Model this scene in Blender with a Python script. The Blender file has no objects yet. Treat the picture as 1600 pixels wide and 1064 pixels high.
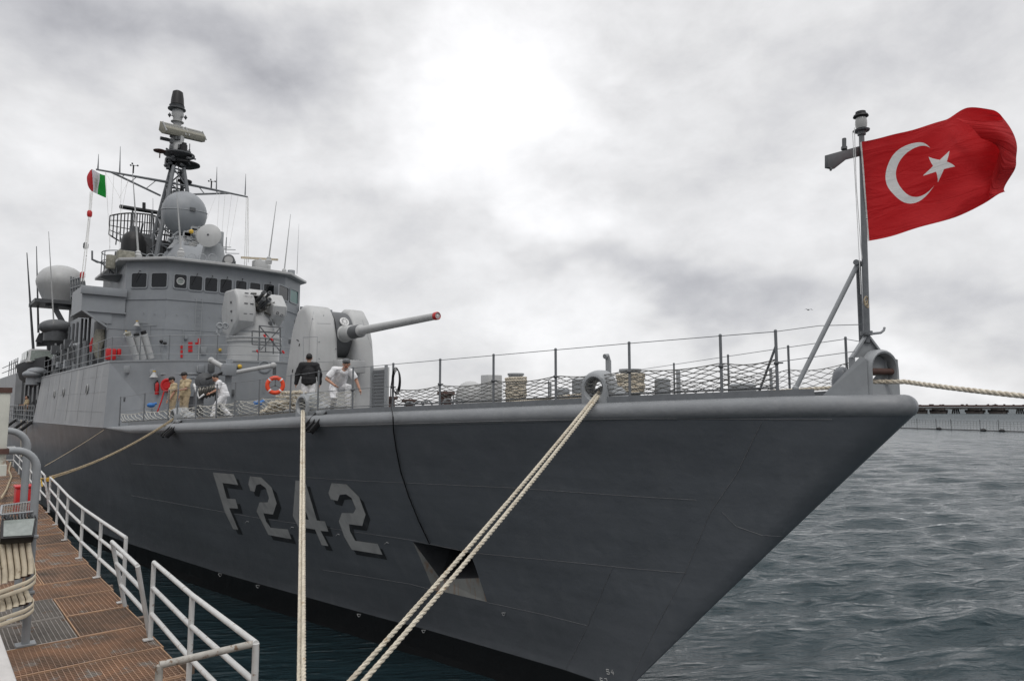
import bpy, bmesh, random
import numpy as np
from math import *
from mathutils import Vector, Matrix, noise as mnoise
from mathutils.bvhtree import BVHTree
random.seed(7)
# ---------------------------------------------------------------- camera, world, sun, exposure
sc = bpy.context.scene
COL = sc.collection
F = 1067.0; YAW = radians(40.8); PIT = radians(5.46); CAM = Vector((0, 0, 7.2))
cd = bpy.data.cameras.new("camera"); cam = bpy.data.objects.new("camera", cd); COL.objects.link(cam)
cam.location = CAM; cam.rotation_euler = (radians(90) + PIT, 0, -YAW)
cd.sensor_width = 36.0; cd.lens = F / 1600 * 36; cd.clip_end = 20000; cd.clip_start = 0.05
sc.camera = cam
sc.view_settings.view_transform = 'Standard'; sc.view_settings.look = 'None'
sc.view_settings.exposure = 0.0; sc.view_settings.gamma = 1.0
fw = Vector((sin(YAW) * cos(PIT), cos(YAW) * cos(PIT), sin(PIT))); rt = Vector((cos(YAW), -sin(YAW), 0)); up = rt.cross(fw)
def ray(px, py): return fw * F + rt * (px - 800) + up * (532 - py)
def P(px, py, x=None, y=None, z=None, d=None):
    """point of the place seen at a pixel of the photograph, given one known coordinate"""
    r = ray(px, py)
    if x is not None: t = x / r.x
    elif y is not None: t = y / r.y
    elif z is not None: t = (z - CAM.z) / r.z
    else: t = d / F
    return CAM + r * t
def PW(px, py, A, B, off=0.0):
    """point on the vertical wall through plan points A and B"""
    A = Vector((A[0], A[1], 0)); B = Vector((B[0], B[1], 0)); n = Vector((-(B - A).y, (B - A).x, 0)).normalized()
    r = ray(px, py); t = (A - CAM).dot(n) / r.dot(n); p = CAM + r * t
    if off: p = p + (n if n.dot(r) < 0 else -n) * off
    return p

SUN_EL, SUN_AZ = 52.0, 205.0          # azimuth measured from +Y clockwise
w = bpy.data.worlds.new("World"); sc.world = w; w.use_nodes = True
nt = w.node_tree; nt.nodes.clear(); N = nt.nodes; L = nt.links
def wn(t, **k):
    n = N.new(t)
    for a, b in k.items(): setattr(n, a, b)
    return n
def wmath(op, a, b=None, c=None, clamp=False):
    n = wn('ShaderNodeMath', operation=op); n.use_clamp = clamp
    for i, v in enumerate((a, b, c)):
        if v is None: continue
        if isinstance(v, (int, float)): n.inputs[i].default_value = v
        else: L.new(v, n.inputs[i])
    return n.outputs[0]
out = wn('ShaderNodeOutputWorld'); bg = wn('ShaderNodeBackground'); L.new(bg.outputs[0], out.inputs[0])
tc = wn('ShaderNodeTexCoord'); sep = wn('ShaderNodeSeparateXYZ'); L.new(tc.outputs['Generated'], sep.inputs[0])
az = wmath('ARCTAN2', sep.outputs[0], sep.outputs[1]); el = wmath('ARCSINE', sep.outputs[2])
cmb = wn('ShaderNodeCombineXYZ'); L.new(az, cmb.inputs[0]); L.new(el, cmb.inputs[1])
def wnoise(scale, detail, rough, sy=1.0, dist=0.0, off=0.0):
    mp = wn('ShaderNodeMapping'); mp.inputs['Scale'].default_value = (scale, scale * sy, scale); mp.inputs['Location'].default_value = (off, off * .7, off)
    mp.inputs['Rotation'].default_value = (0, 0, radians(-8))
    L.new(cmb.outputs[0], mp.inputs[0]); n = wn('ShaderNodeTexNoise'); L.new(mp.outputs[0], n.inputs['Vector'])
    n.inputs['Scale'].default_value = 1; n.inputs['Detail'].default_value = detail; n.inputs['Roughness'].default_value = rough
    n.inputs['Distortion'].default_value = dist
    return n
n1 = wnoise(2.4, 6, .50, 1.7, .1, 3.1); n2 = wnoise(6.0, 9, .60, 1.6, .15, 8.2); nw = wnoise(3.2, 4, .55, 1.6, 0, 5.5)
sw = wn('ShaderNodeSeparateColor'); L.new(nw.outputs['Color'], sw.inputs[0])
azw = wmath('ADD', az, wmath('MULTIPLY', wmath('SUBTRACT', sw.outputs[0], .5), .55))
elw = wmath('ADD', el, wmath('MULTIPLY', wmath('SUBTRACT', sw.outputs[1], .5), .32))
def azel(px, py):
    r = ray(px, py).normalized(); return atan2(r.x, r.y), asin(r.z)
lum = wmath('ADD', .80, wmath('MULTIPLY', wmath('SUBTRACT', n1.outputs[0], .5), .30))
lum = wmath('ADD', lum, wmath('MULTIPLY', wmath('SUBTRACT', n2.outputs[0], .5), .44))
n3 = wnoise(15.0, 8, .6, 1.5, .4, 2.2)
lum = wmath('ADD', lum, wmath('MULTIPLY', wmath('SUBTRACT', n3.outputs[0], .5), .16))
# banks of cloud and bright gaps: (px, py, half-width px, half-height px, tilt deg, amount)
BANKS = [(230, 40, 330, 85, 3, -.34), (560, 90, 130, 120, 0, -.04), (100, 210, 170, 60, 0, .10), (720, 170, 230, 150, 20, .36),
         (800, 330, 130, 110, 35, .20), (420, 330, 200, 50, 0, -.08), (930, 415, 300, 42, -14, -.26), (1230, 470, 170, 36, -5, -.20),
         (840, 520, 180, 40, 0, .14), (1050, 250, 190, 100, 10, -.05), (1320, 70, 260, 70, 5, -.10), (1200, 30, 130, 60, 0, .04), (1560, 60, 150, 120, 0, -.10),
         (1460, 330, 200, 90, 0, .06), (1500, 500, 160, 26, -4, -.14), (1480, 590, 200, 26, 0, .14), (60, 470, 130, 90, 0, -.06), (1150, 150, 120, 80, 0, .03), (20, 590, 120, 40, 0, .05)]
for bx, by, hw, hh, tilt, amt in BANKS:
    a0, e0 = azel(bx, by); a1, _ = azel(bx + hw, by); _, e1 = azel(bx, by - hh)
    da = wmath('SUBTRACT', azw, a0); de = wmath('SUBTRACT', elw, e0); c, s = cos(radians(tilt)), sin(radians(tilt))
    u = wmath('ADD', wmath('MULTIPLY', da, c), wmath('MULTIPLY', de, s)); v = wmath('SUBTRACT', wmath('MULTIPLY', de, c), wmath('MULTIPLY', da, s))
    q = wmath('ADD', wmath('POWER', wmath('DIVIDE', wmath('ABSOLUTE', u), abs(a1 - a0)), 2.0), wmath('POWER', wmath('DIVIDE', wmath('ABSOLUTE', v), abs(e1 - e0)), 2.0))
    lum = wmath('ADD', lum, wmath('MULTIPLY', wmath('EXPONENT', wmath('MULTIPLY', q, -1.0)), amt * (.80 if amt < 0 else .9)))
# brighter overhead, as under a real overcast
zen = wmath('MULTIPLY', wmath('SMOOTH_MIN', wmath('MAXIMUM', wmath('SUBTRACT', el, .62), 0.0), .6, .1), 1.1)
lum = wmath('ADD', lum, zen)
# added dimming of the unseen low sky behind the viewer, darkens camera-facing sides
back = wmath('MULTIPLY', wmath('ADD', wmath('MULTIPLY', wmath('COSINE', wmath('SUBTRACT', az, YAW)), -.5), .2, clamp=True), 1.4, clamp=True)
low = wmath('SUBTRACT', 1.0, wmath('MULTIPLY', el, 1.3), clamp=True)
lum = wmath('MULTIPLY', lum, wmath('SUBTRACT', 1.0, wmath('MULTIPLY', wmath('MULTIPLY', back, low), .62)))
lum = wmath('MAXIMUM', lum, .16)
tint = wn('ShaderNodeMix', data_type='RGBA'); L.new(wmath('MULTIPLY', wmath('SUBTRACT', lum, .25), 1.9, clamp=True), tint.inputs[0])
tint.inputs[6].default_value = (.935, .95, 1.05, 1); tint.inputs[7].default_value = (.995, .995, 1.01, 1)
vm = wn('ShaderNodeVectorMath', operation='SCALE'); L.new(tint.outputs[2], vm.inputs[0]); L.new(wmath('MULTIPLY', lum, 10.0), vm.inputs['Scale'])
sky = wn('ShaderNodeTexSky', sky_type='NISHITA'); sky.sun_disc = False; sky.sun_elevation = radians(SUN_EL); sky.sun_rotation = radians(SUN_AZ)
mx = wn('ShaderNodeMix', data_type='RGBA'); mx.inputs[0].default_value = .97
L.new(sky.outputs[0], mx.inputs[6]); L.new(vm.outputs[0], mx.inputs[7]); L.new(mx.outputs[2], bg.inputs[0]); bg.inputs[1].default_value = .1
ld = bpy.data.lights.new("sun", 'SUN'); sun = bpy.data.objects.new("sun", ld); COL.objects.link(sun)
ld.energy = 0.8; ld.angle = radians(25); ld.color = (1, .97, .93)
sd = Vector((sin(radians(SUN_AZ)) * cos(radians(SUN_EL)), cos(radians(SUN_AZ)) * cos(radians(SUN_EL)), sin(radians(SUN_EL))))
sun.rotation_euler = sd.to_track_quat('Z', 'Y').to_euler(); sun.location = (0, 0, 60)

# ---------------------------------------------------------------- materials
def mat(name, col, rough=.55, metal=0.0, var=.12, scale=1.5, bump=0.0, bscale=20.0, spots=None, streak=None, col2=None, spec=.5, emit=None, coat=0.0, trans=0.0):
    """procedural surface; var = lightness variation; spots = (colour, threshold, scale); streak = (colour, amount)"""
    m = bpy.data.materials.new(name); m.use_nodes = True; t = m.node_tree; n = t.nodes; l = t.links
    b = n['Principled BSDF']; b.inputs['Roughness'].default_value = rough; b.inputs['Metallic'].default_value = metal
    b.inputs['Specular IOR Level'].default_value = spec
    if coat: b.inputs['Coat Weight'].default_value = coat
    if trans: b.inputs['Transmission Weight'].default_value = trans
    g = n.new('ShaderNodeNewGeometry')
    tx = n.new('ShaderNodeTexNoise'); tx.inputs['Scale'].default_value = scale; tx.inputs['Detail'].default_value = 7; tx.inputs['Roughness'].default_value = .62
    l.new(g.outputs['Position'], tx.inputs['Vector'])
    mr = n.new('ShaderNodeMapRange'); mr.inputs['From Min'].default_value = .3; mr.inputs['From Max'].default_value = .7
    l.new(tx.outputs[0], mr.inputs[0])
    mx = n.new('ShaderNodeMix'); mx.data_type = 'RGBA'; l.new(mr.outputs[0], mx.inputs[0])
    c = Vector(col); c2 = Vector(col2) if col2 else c * (1 - var)
    mx.inputs[6].default_value = (*c2, 1); mx.inputs[7].default_value = (*(c * (1 + var * .5)), 1)
    cur = mx.outputs[2]
    if spots:
        sc_, th, ss = spots
        t2 = n.new('ShaderNodeTexNoise'); t2.inputs['Scale'].default_value = ss; t2.inputs['Detail'].default_value = 9; t2.inputs['Roughness'].default_value = .65
        l.new(g.outputs['Position'], t2.inputs['Vector'])
        r2 = n.new('ShaderNodeMapRange'); r2.inputs['From Min'].default_value = th; r2.inputs['From Max'].default_value = th + .07; l.new(t2.outputs[0], r2.inputs[0])
        m2 = n.new('ShaderNodeMix'); m2.data_type = 'RGBA'; l.new(r2.outputs[0], m2.inputs[0]); l.new(cur, m2.inputs[6]); m2.inputs[7].default_value = (*sc_, 1); cur = m2.outputs[2]
    if streak:
        sc_, amt, ss = streak
        mp = n.new('ShaderNodeMapping'); mp.inputs['Scale'].default_value = (ss, ss, ss * .07); l.new(g.outputs['Position'], mp.inputs[0])
        t3 = n.new('ShaderNodeTexNoise'); t3.inputs['Scale'].default_value = 1; t3.inputs['Detail'].default_value = 5; l.new(mp.outputs[0], t3.inputs['Vector'])
        r3 = n.new('ShaderNodeMapRange'); r3.inputs['From Min'].default_value = .52; r3.inputs['From Max'].default_value = .75; r3.inputs['To Max'].default_value = amt; l.new(t3.outputs[0], r3.inputs[0])
        m3 = n.new('ShaderNodeMix'); m3.data_type = 'RGBA'; l.new(r3.outputs[0], m3.inputs[0]); l.new(cur, m3.inputs[6]); m3.inputs[7].default_value = (*sc_, 1); cur = m3.outputs[2]
    l.new(cur, b.inputs['Base Color'])
    # roughness varies a little too
    rr = n.new('ShaderNodeMapRange'); rr.inputs['To Min'].default_value = max(.02, rough - .08); rr.inputs['To Max'].default_value = min(1, rough + .1); l.new(tx.outputs[0], rr.inputs[0]); l.new(rr.outputs[0], b.inputs['Roughness'])
    if bump:
        t4 = n.new('ShaderNodeTexNoise'); t4.inputs['Scale'].default_value = bscale; t4.inputs['Detail'].default_value = 5; l.new(g.outputs['Position'], t4.inputs['Vector'])
        bp = n.new('ShaderNodeBump'); bp.inputs['Strength'].default_value = 1; bp.inputs['Distance'].default_value = bump; l.new(t4.outputs[0], bp.inputs['Height']); l.new(bp.outputs[0], b.inputs['Normal'])
    if emit: b.inputs['Emission Color'].default_value = (*emit[0], 1); b.inputs['Emission Strength'].default_value = emit[1]
    return m
M = {}
M['roll'] = mat('gunwale_paint', (.22, .23, .24), .40, var=.14, scale=1.2, bump=.012, bscale=6, spots=((.36, .36, .355), .70, 9), streak=((.26, .265, .27), .35, 6))
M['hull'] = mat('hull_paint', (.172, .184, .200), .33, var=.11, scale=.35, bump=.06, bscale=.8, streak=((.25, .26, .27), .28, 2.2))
M['boot'] = mat('boot_topping_paint', (.012, .013, .014), .5, var=.3, scale=1)
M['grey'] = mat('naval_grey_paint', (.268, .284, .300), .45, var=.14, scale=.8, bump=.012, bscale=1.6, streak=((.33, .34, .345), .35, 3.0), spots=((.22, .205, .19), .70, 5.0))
M['side'] = mat('weathered_side_paint', (.30, .31, .32), .5, var=.22, scale=.7, bump=.03, bscale=1.0, streak=((.43, .43, .42), .8, 1.6), spots=((.20, .195, .19), .64, 1.3))
M['lgrey'] = mat('pale_grey_paint', (.46, .465, .46), .42, var=.08, scale=1.4, bump=.004, bscale=4, streak=((.34, .335, .32), .35, 4.0))
M['dgrey'] = mat('dark_grey_paint', (.10, .105, .11), .5, var=.25, scale=3)
M['deck'] = mat('deck_nonskid', (.10, .105, .11), .85, var=.25, scale=2, bump=.004, bscale=60)
M['rail'] = mat('stanchion_grey', (.17, .18, .19), .4, var=.15, scale=6)
M['black'] = mat('black_rubber', (.012, .012, .013), .5, var=.3, scale=6)
M['steel'] = mat('greasy_steel', (.16, .155, .14), .35, .6, var=.4, scale=12, spots=((.14, .07, .03), .62, 9))
M['glass'] = mat('dark_window_glass', (.012, .014, .016), .06, var=.2, scale=1)
M['glassg'] = mat('green_window_glass', (.10, .22, .20), .08, var=.2, scale=1)
M['number'] = mat('hull_number_grey', (.60, .60, .58), .5, var=.2, scale=1.3, streak=((.36, .36, .36), .7, 3.0), spots=((.30, .30, .30), .66, 4))
M['nshadow'] = mat('hull_number_black', (.045, .047, .05), .5, var=.35, scale=1.3, streak=((.12, .125, .13), .6, 3.0))
M['seam'] = mat('weld_seam_paint', (.20, .20, .205), .4, var=.3, scale=4)
M['recess'] = mat('rust_streaked_recess_paint', (.34, .34, .32), .55, var=.2, scale=2, streak=((.30, .12, .025), 1.0, 6.0))
M['red'] = mat('red_paint', (.55, .018, .02), .4, var=.15, scale=4)
M['orange'] = mat('life_ring_orange', (.80, .075, .02), .5, var=.12, scale=8)
M['white'] = mat('white_paint', (.74, .74, .73), .45, var=.1, scale=4)
M['wrail'] = mat('white_pipe_paint', (.60, .60, .585), .4, var=.12, scale=5, spots=((.22, .13, .07), .61, 11))
M['wornrail'] = mat('worn_pipe_paint', (.42, .40, .36), .5, var=.3, scale=8, spots=((.16, .10, .06), .55, 14))
M['gpipe'] = mat('grey_pipe_paint', (.30, .315, .325), .38, var=.1, scale=5, spots=((.15, .11, .08), .70, 14))
M['rope'] = mat('pale_rope_fibre', (.66, .60, .49), .9, var=.3, scale=18, bump=.004, bscale=160, spots=((.36, .25, .14), .60, 3.5), streak=((.40, .33, .24), .6, 3))
M['tanrope'] = mat('tan_rope_fibre', (.45, .37, .25), .9, var=.35, scale=18, bump=.004, bscale=160)
M['whitenet'] = mat('white_net_cord', (.55, .54, .49), .9, var=.2, scale=12)
M['backlitnet'] = mat('backlit_net_cord', (.15, .15, .14), .9, var=.3, scale=12)  # pale cord with its backlit silhouette put into the colour
M['brown'] = mat('brown_rust_and_hose_shade', (.09, .045, .035), .7, var=.4, scale=7)
M['skin'] = mat('skin', (.50, .27, .18), .5, var=.08, scale=12)
M['hair'] = mat('black_hair', (.012, .010, .009), .6, var=.3, scale=60)
M['khaki'] = mat('khaki_cloth', (.50, .40, .25), .9, var=.2, scale=14, bump=.01, bscale=18)
M['khakid'] = mat('khaki_trouser_cloth', (.42, .33, .21), .9, var=.2, scale=14, bump=.01, bscale=18)
M['wcloth'] = mat('white_cloth', (.80, .80, .81), .9, var=.10, scale=9, bump=.012, bscale=16)
M['bcloth'] = mat('black_cloth', (.014, .014, .016), .8, var=.3, scale=9, bump=.012, bscale=14)
M['shoe'] = mat('black_shoe_leather', (.015, .014, .014), .35, var=.2, scale=9)
M['yellow'] = mat('yellow_paint', (.65, .42, .05), .5, var=.2, scale=9)
M['blue'] = mat('blue_plastic', (.03, .16, .45), .5, var=.2, scale=9)
M['cream'] = mat('cream_hose_canvas', (.56, .49, .37), .85, var=.22, scale=7, bump=.003, bscale=120, spots=((.28, .22, .15), .60, 5))
M['creamedge'] = mat('cream_hose_edge', (.62, .55, .42), .85, var=.2, scale=9)
M['concrete'] = mat('pale_concrete', (.56, .54, .52), .85, var=.12, scale=5, bump=.008, bscale=35, spots=((.34, .32, .30), .70, 9))
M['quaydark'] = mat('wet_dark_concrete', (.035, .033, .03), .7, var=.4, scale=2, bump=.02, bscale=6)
M['rustg'] = mat('rusty_grating_steel', (.34, .195, .12), .8, var=.4, scale=1.6, col2=(.17, .12, .09), spots=((.30, .27, .24), .56, 2.2))
M['rustd'] = mat('dark_rusty_grating_steel', (.25, .155, .105), .8, var=.5, scale=1.9, col2=(.12, .095, .075), spots=((.26, .23, .20), .60, 3))
M['galv'] = mat('galvanised_grating_steel', (.27, .245, .22), .75, var=.3, scale=2, spots=((.22, .12, .07), .58, 3))
M['rustedge'] = mat('orange_rust_edge', (.40, .24, .14), .8, var=.4, scale=3, col2=(.24, .16, .11))
M['cabw'] = mat('chipped_white_rusty_paint', (.60, .60, .53), .6, var=.2, scale=3, spots=((.22, .07, .02), .57, 4.5))
M['cabo'] = mat('orange_panel_paint', (.62, .32, .12), .6, var=.2, scale=3, spots=((.22, .07, .02), .62, 4.5))
M['lamp'] = mat('lamp_glass', (.42, .42, .41), .1, var=.1, scale=9)
M['floodglass'] = mat('floodlight_glass', (.25, .28, .26), .12, var=.3, scale=9, coat=.5)
M['darkwall'] = mat('dark_paint_and_recess_shade', (.06, .062, .066), .6, var=.3, scale=3)
M['bird'] = mat('gull_feather', (.45, .45, .46), .8, var=.1, scale=9)
M['pier'] = mat('pier_concrete', (.07, .06, .055), .85, var=.4, scale=.15)
M['pierd'] = mat('pier_dark_steel', (.06, .055, .052), .8, var=.4, scale=.2)
M['tarp'] = mat('mottled_canvas', (.30, .29, .24), .9, var=.4, scale=9)

# ---------------------------------------------------------------- mesh helpers
WL = {}
def frame(d):
    d = Vector(d).normalized(); a = Vector((0, 0, 1)) if abs(d.z) < .95 else Vector((1, 0, 0))
    u = d.cross(a).normalized(); return u, d.cross(u).normalized(), d
class MB:
    def __init__(s): s.v = []; s.f = []; s.mi = []
    def add(s, vs, fs, mi=0):
        o = len(s.v); s.v += [tuple(p) for p in vs]; s.f += [tuple(i + o for i in f) for f in fs]; s.mi += [mi] * len(fs); return s
    def box(s, c, size, rot=None, mi=0):
        hx, hy, hz = [a / 2 for a in size]; R = rot if rot is not None else Matrix.Identity(3); c = Vector(c)
        vs = [c + R @ Vector((x * hx, y * hy, z * hz)) for z in (-1, 1) for y in (-1, 1) for x in (-1, 1)]
        return s.add(vs, [(0, 2, 3, 1), (4, 5, 7, 6), (0, 1, 5, 4), (2, 6, 7, 3), (0, 4, 6, 2), (1, 3, 7, 5)], mi)
    def bar(s, a, b, w, h, mi=0):
        a = Vector(a); b = Vector(b); u, v, d = frame(b - a); R = Matrix((u, d, v)).transposed()
        return s.box((a + b) / 2, (w, (b - a).length, h), R, mi)
    def tube(s, pts, r, seg=8, caps=True, closed=False, mi=0):
        pts = [Vector(p) for p in pts]; n = len(pts); rs = r if isinstance(r, (list, tuple)) else [r] * n
        o = len(s.v); u = None
        for i, p in enumerate(pts):
            if closed: d = pts[(i + 1) % n] - pts[i - 1]
            elif i == 0: d = pts[1] - p
            elif i == n - 1: d = p - pts[i - 1]
            else: d = (pts[i + 1] - p).normalized() + (p - pts[i - 1]).normalized()
            if d.length < 1e-9: d = Vector((0, 0, 1))
            d.normalize()
            if u is None: u, _, _ = frame(d)
            u = (u - d * u.dot(d))
            if u.length < 1e-6: u, _, _ = frame(d)
            u.normalize(); v = d.cross(u)
            for k in range(seg):
                a = 2 * pi * k / seg; s.v.append(tuple(p + (u * cos(a) + v * sin(a)) * rs[i]))
        m = n if closed else n - 1
        for i in range(m):
            for k in range(seg):
                a = o + i * seg + k; b = o + i * seg + (k + 1) % seg; c = o + ((i + 1) % n) * seg + (k + 1) % seg; d2 = o + ((i + 1) % n) * seg + k
                s.f.append((a, b, c, d2)); s.mi.append(mi)
        if caps and not closed:
            s.f.append(tuple(o + k for k in reversed(range(seg)))); s.f.append(tuple(o + (n - 1) * seg + k for k in range(seg))); s.mi += [mi, mi]
        return s
    def cyl(s, a, b, r, seg=16, r2=None, mi=0): return s.tube([a, b], [r, r if r2 is None else r2], seg, mi=mi)
    def lathe(s, prof, c=(0, 0, 0), axis=(0, 0, 1), seg=24, mi=0):
        """prof: list of (radius, height along axis)"""
        u, v, d = frame(axis); c = Vector(c); o = len(s.v)
        for r, h in prof:
            for k in range(seg):
                a = 2 * pi * k / seg; s.v.append(tuple(c + d * h + (u * cos(a) + v * sin(a)) * max(r, 1e-4)))
        for i in range(len(prof) - 1):
            for k in range(seg):
                s.f.append((o + i * seg + k, o + i * seg + (k + 1) % seg, o + (i + 1) * seg + (k + 1) % seg, o + (i + 1) * seg + k)); s.mi.append(mi)
        s.f.append(tuple(o + k for k in reversed(range(seg)))); s.f.append(tuple(o + (len(prof) - 1) * seg + k for k in range(seg))); s.mi += [mi, mi]
        return s
    def ball(s, c, r, seg=16, rings=10, mi=0, sc_=(1, 1, 1)):
        o = len(s.v); c = Vector(c)
        for i in range(1, rings):
            t = pi * i / rings
            for k in range(seg):
                a = 2 * pi * k / seg; s.v.append(tuple(c + Vector((sin(t) * cos(a) * r * sc_[0], sin(t) * sin(a) * r * sc_[1], cos(t) * r * sc_[2]))))
        s.v.append(tuple(c + Vector((0, 0, r * sc_[2])))); s.v.append(tuple(c - Vector((0, 0, r * sc_[2])))); T = len(s.v) - 2
        for i in range(rings - 2):
            for k in range(seg):
                s.f.append((o + i * seg + k, o + (i + 1) * seg + k, o + (i + 1) * seg + (k + 1) % seg, o + i * seg + (k + 1) % seg)); s.mi.append(mi)
        for k in range(seg):
            s.f.append((T, o + k, o + (k + 1) % seg)); s.f.append((T + 1, o + (rings - 2) * seg + (k + 1) % seg, o + (rings - 2) * seg + k)); s.mi += [mi, mi]
        return s
    def prism(s, poly, ext, mi=0):
        """poly: list of 3-D points (planar), extruded by vector ext"""
        n = len(poly); ext = Vector(ext); ps = [Vector(p) for p in poly]
        nn = sum((ps[i].cross(ps[(i + 1) % n]) for i in range(n)), Vector())
        if nn.dot(ext) > 0: ps = ps[::-1]
        vs = ps + [p + ext for p in ps]
        fs = [tuple(range(n)), tuple(reversed(range(n, 2 * n)))] + [(i, i + n, (i + 1) % n + n, (i + 1) % n) for i in range(n)]
        return s.add(vs, fs, mi)
    def slab(s, plan, z0, z1, mi=0): return s.prism([(p[0], p[1], z0) for p in plan], (0, 0, z1 - z0), mi)
    def torus(s, c, R, r, axis=(0, 0, 1), seg=32, sseg=8, mi=0):
        u, v, d = frame(axis); c = Vector(c)
        return s.tube([c + (u * cos(2 * pi * k / seg) + v * sin(2 * pi * k / seg)) * R for k in range(seg)], r, sseg, closed=True, mi=mi)
    def build(s, name, m, parent=None, smooth=35, bevel=0, bseg=2, label=None, kind=None, world=None):
        vs = [Vector(p) for p in s.v]
        lo = Vector([min(p[i] for p in vs) for i in range(3)]); hi = Vector([max(p[i] for p in vs) for i in range(3)])
        c = Vector(((lo.x + hi.x) / 2, (lo.y + hi.y) / 2, lo.z)) if world is None else Vector(world)
        me = bpy.data.meshes.new(name); me.from_pydata([p - c for p in vs], [], s.f)
        ms = m if isinstance(m, (list, tuple)) else [m]
        for q in ms: me.materials.append(M[q] if isinstance(q, str) else q)
        me.polygons.foreach_set('material_index', s.mi)
        bm = bmesh.new(); bm.from_mesh(me)
        if bevel:
            bmesh.ops.remove_doubles(bm, verts=bm.verts, dist=1e-5)
            es = [e for e in bm.edges if len(e.link_faces) == 2 and e.calc_face_angle(0) > radians(20)]
            bmesh.ops.bevel(bm, geom=es, offset=bevel, segments=bseg, profile=.5, affect='EDGES', clamp_overlap=True)
        bmesh.ops.recalc_face_normals(bm, faces=bm.faces) if bevel else None
        if smooth:
            for f in bm.faces: f.smooth = True
            for e in bm.edges:
                if len(e.link_faces) == 2 and e.calc_face_angle(0) > radians(smooth): e.smooth = False
        bm.to_mesh(me); bm.free(); me.update()
        return link(name, me, c, parent, label, kind)
def link(name, me, wloc, parent=None, label=None, kind=None):
    o = bpy.data.objects.new(name, me); COL.objects.link(o); wloc = Vector(wloc); WL[o.name] = wloc
    if parent is not None: o.parent = parent; o.location = wloc - WL[parent.name]
    else: o.location = wloc
    if label: o['label'] = label
    if kind: o['kind'] = kind
    return o
def thing(name, label, cat, loc, group=None):
    o = link(name, None, loc); o['label'] = label; o['category'] = cat; o.empty_display_size = .2
    if group: o['group'] = group
    return o
def tag(o, label, cat, group=None):
    o['label'] = label; o['category'] = cat
    if group: o['group'] = group
    return o
def inst(src, name, wloc, parent, rot=None):
    o = src.copy(); o.name = name; COL.objects.link(o); o.parent = parent; WL[o.name] = Vector(wloc); o.location = Vector(wloc) - WL[parent.name]
    if rot: o.rotation_euler = rot
    return o
def strand_rope(mb, pts, r, pitch=None, strands=3, seg=6, step=10, mi=0):
    """three-strand laid rope along a polyline"""
    pts = [Vector(p) for p in pts]; pitch = pitch or r * 7
    Ls = [0]
    for a, b in zip(pts, pts[1:]): Ls.append(Ls[-1] + (b - a).length)
    n = max(6, int(Ls[-1] / pitch * step)); cs = []; j = 0
    for i in range(n + 1):
        t = Ls[-1] * i / n
        while j < len(Ls) - 2 and Ls[j + 1] < t: j += 1
        k = (t - Ls[j]) / max(1e-9, Ls[j + 1] - Ls[j]); cs.append(pts[j].lerp(pts[j + 1], k))
    u = None; fr = []
    for i in range(n + 1):
        d = (cs[min(n, i + 1)] - cs[max(0, i - 1)]).normalized()
        if u is None: u, _, _ = frame(d)
        u = (u - d * u.dot(d)).normalized(); fr.append((u.copy(), d.cross(u)))
    for s_ in range(strands):
        q = []
        for i in range(n + 1):
            a = 2 * pi * (s_ / strands + Ls[-1] * i / n / pitch); q.append(cs[i] + (fr[i][0] * cos(a) + fr[i][1] * sin(a)) * r * .48)
        mb.tube(q, r * .56, seg, mi=mi)
    return mb
def sagline(a, b, sag, n=24):
    a = Vector(a); b = Vector(b); return [a.lerp(b, i / n) - Vector((0, 0, sag * 4 * (i / n) * (1 - i / n))) for i in range(n + 1)]
def solidify_mesh(mb, voxel, smooth=2):
    """voxel-remesh overlapping shapes into one continuous surface; returns (verts, faces)"""
    me = bpy.data.meshes.new('tmp'); me.from_pydata(mb.v, [], mb.f); o = bpy.data.objects.new('tmp', me); COL.objects.link(o)
    bm = bmesh.new(); bm.from_mesh(me); bmesh.ops.recalc_face_normals(bm, faces=bm.faces); bm.to_mesh(me); bm.free()
    r = o.modifiers.new('r', 'REMESH'); r.mode = 'VOXEL'; r.voxel_size = voxel
    if smooth: q = o.modifiers.new('s', 'SMOOTH'); q.iterations = smooth; q.factor = .5
    dg = bpy.context.evaluated_depsgraph_get(); ev = o.evaluated_get(dg); m2 = bpy.data.meshes.new_from_object(ev)
    vs = [tuple(v.co) for v in m2.vertices]; fs = [tuple(p.vertices) for p in m2.polygons]
    bpy.data.objects.remove(o); bpy.data.meshes.remove(me); bpy.data.meshes.remove(m2)
    return vs, fs
def merged(mb, voxel, smooth=2):
    vs, fs = solidify_mesh(mb, voxel, smooth); o = MB(); o.add(vs, fs); return o
# ---------------------------------------------------------------- hull lines
XC = 12.5
S_ = np.array([4.40, 4.44, 4.62, 5.25, 6.65, 8.65, 10.65, 13.15, 15.65, 17.65, 21.15, 24.15, 28.15, 32.15, 36.15, 60, 85, 98, 106])
B_ = np.array([0.0, .10, .34, .62, 1.15, 1.85, 2.5, 3.3, 3.98, 4.45, 5.15, 5.6, 6.1, 6.45, 6.65, 6.7, 6.5, 6.2, 5.9])
ZD_Y = [4.3, 6, 8.7, 10, 11.8, 13.2, 15, 17, 18.5, 20.3, 22.5, 25.8, 30.2, 33, 55, 106]; ZD = [7.39, 7.37, 7.28, 7.23, 7.16, 7.11, 7.05, 6.98, 6.9, 6.80, 6.71, 6.6, 6.44, 6.3, 6.16, 6.1]
W_S = [0, .5, 1.9, 6.8, 8.2, 12, 17.6, 26.2, 36, 50, 85, 98]; W_B = [0, .05, .18, 1.07, 1.42, 2.2, 3.34, 4.71, 5.8, 6.3, 6.0, 5.4]
def bd(y): return float(np.interp(y, S_, B_))
def zd(y): return float(np.interp(y, ZD_Y, ZD))
def ystem(z): return 4.24 + (7.1 - z) * .979 if z > -.3 else 4.24 + 7.4 * .979 + (-.3 - z) * .5
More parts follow.
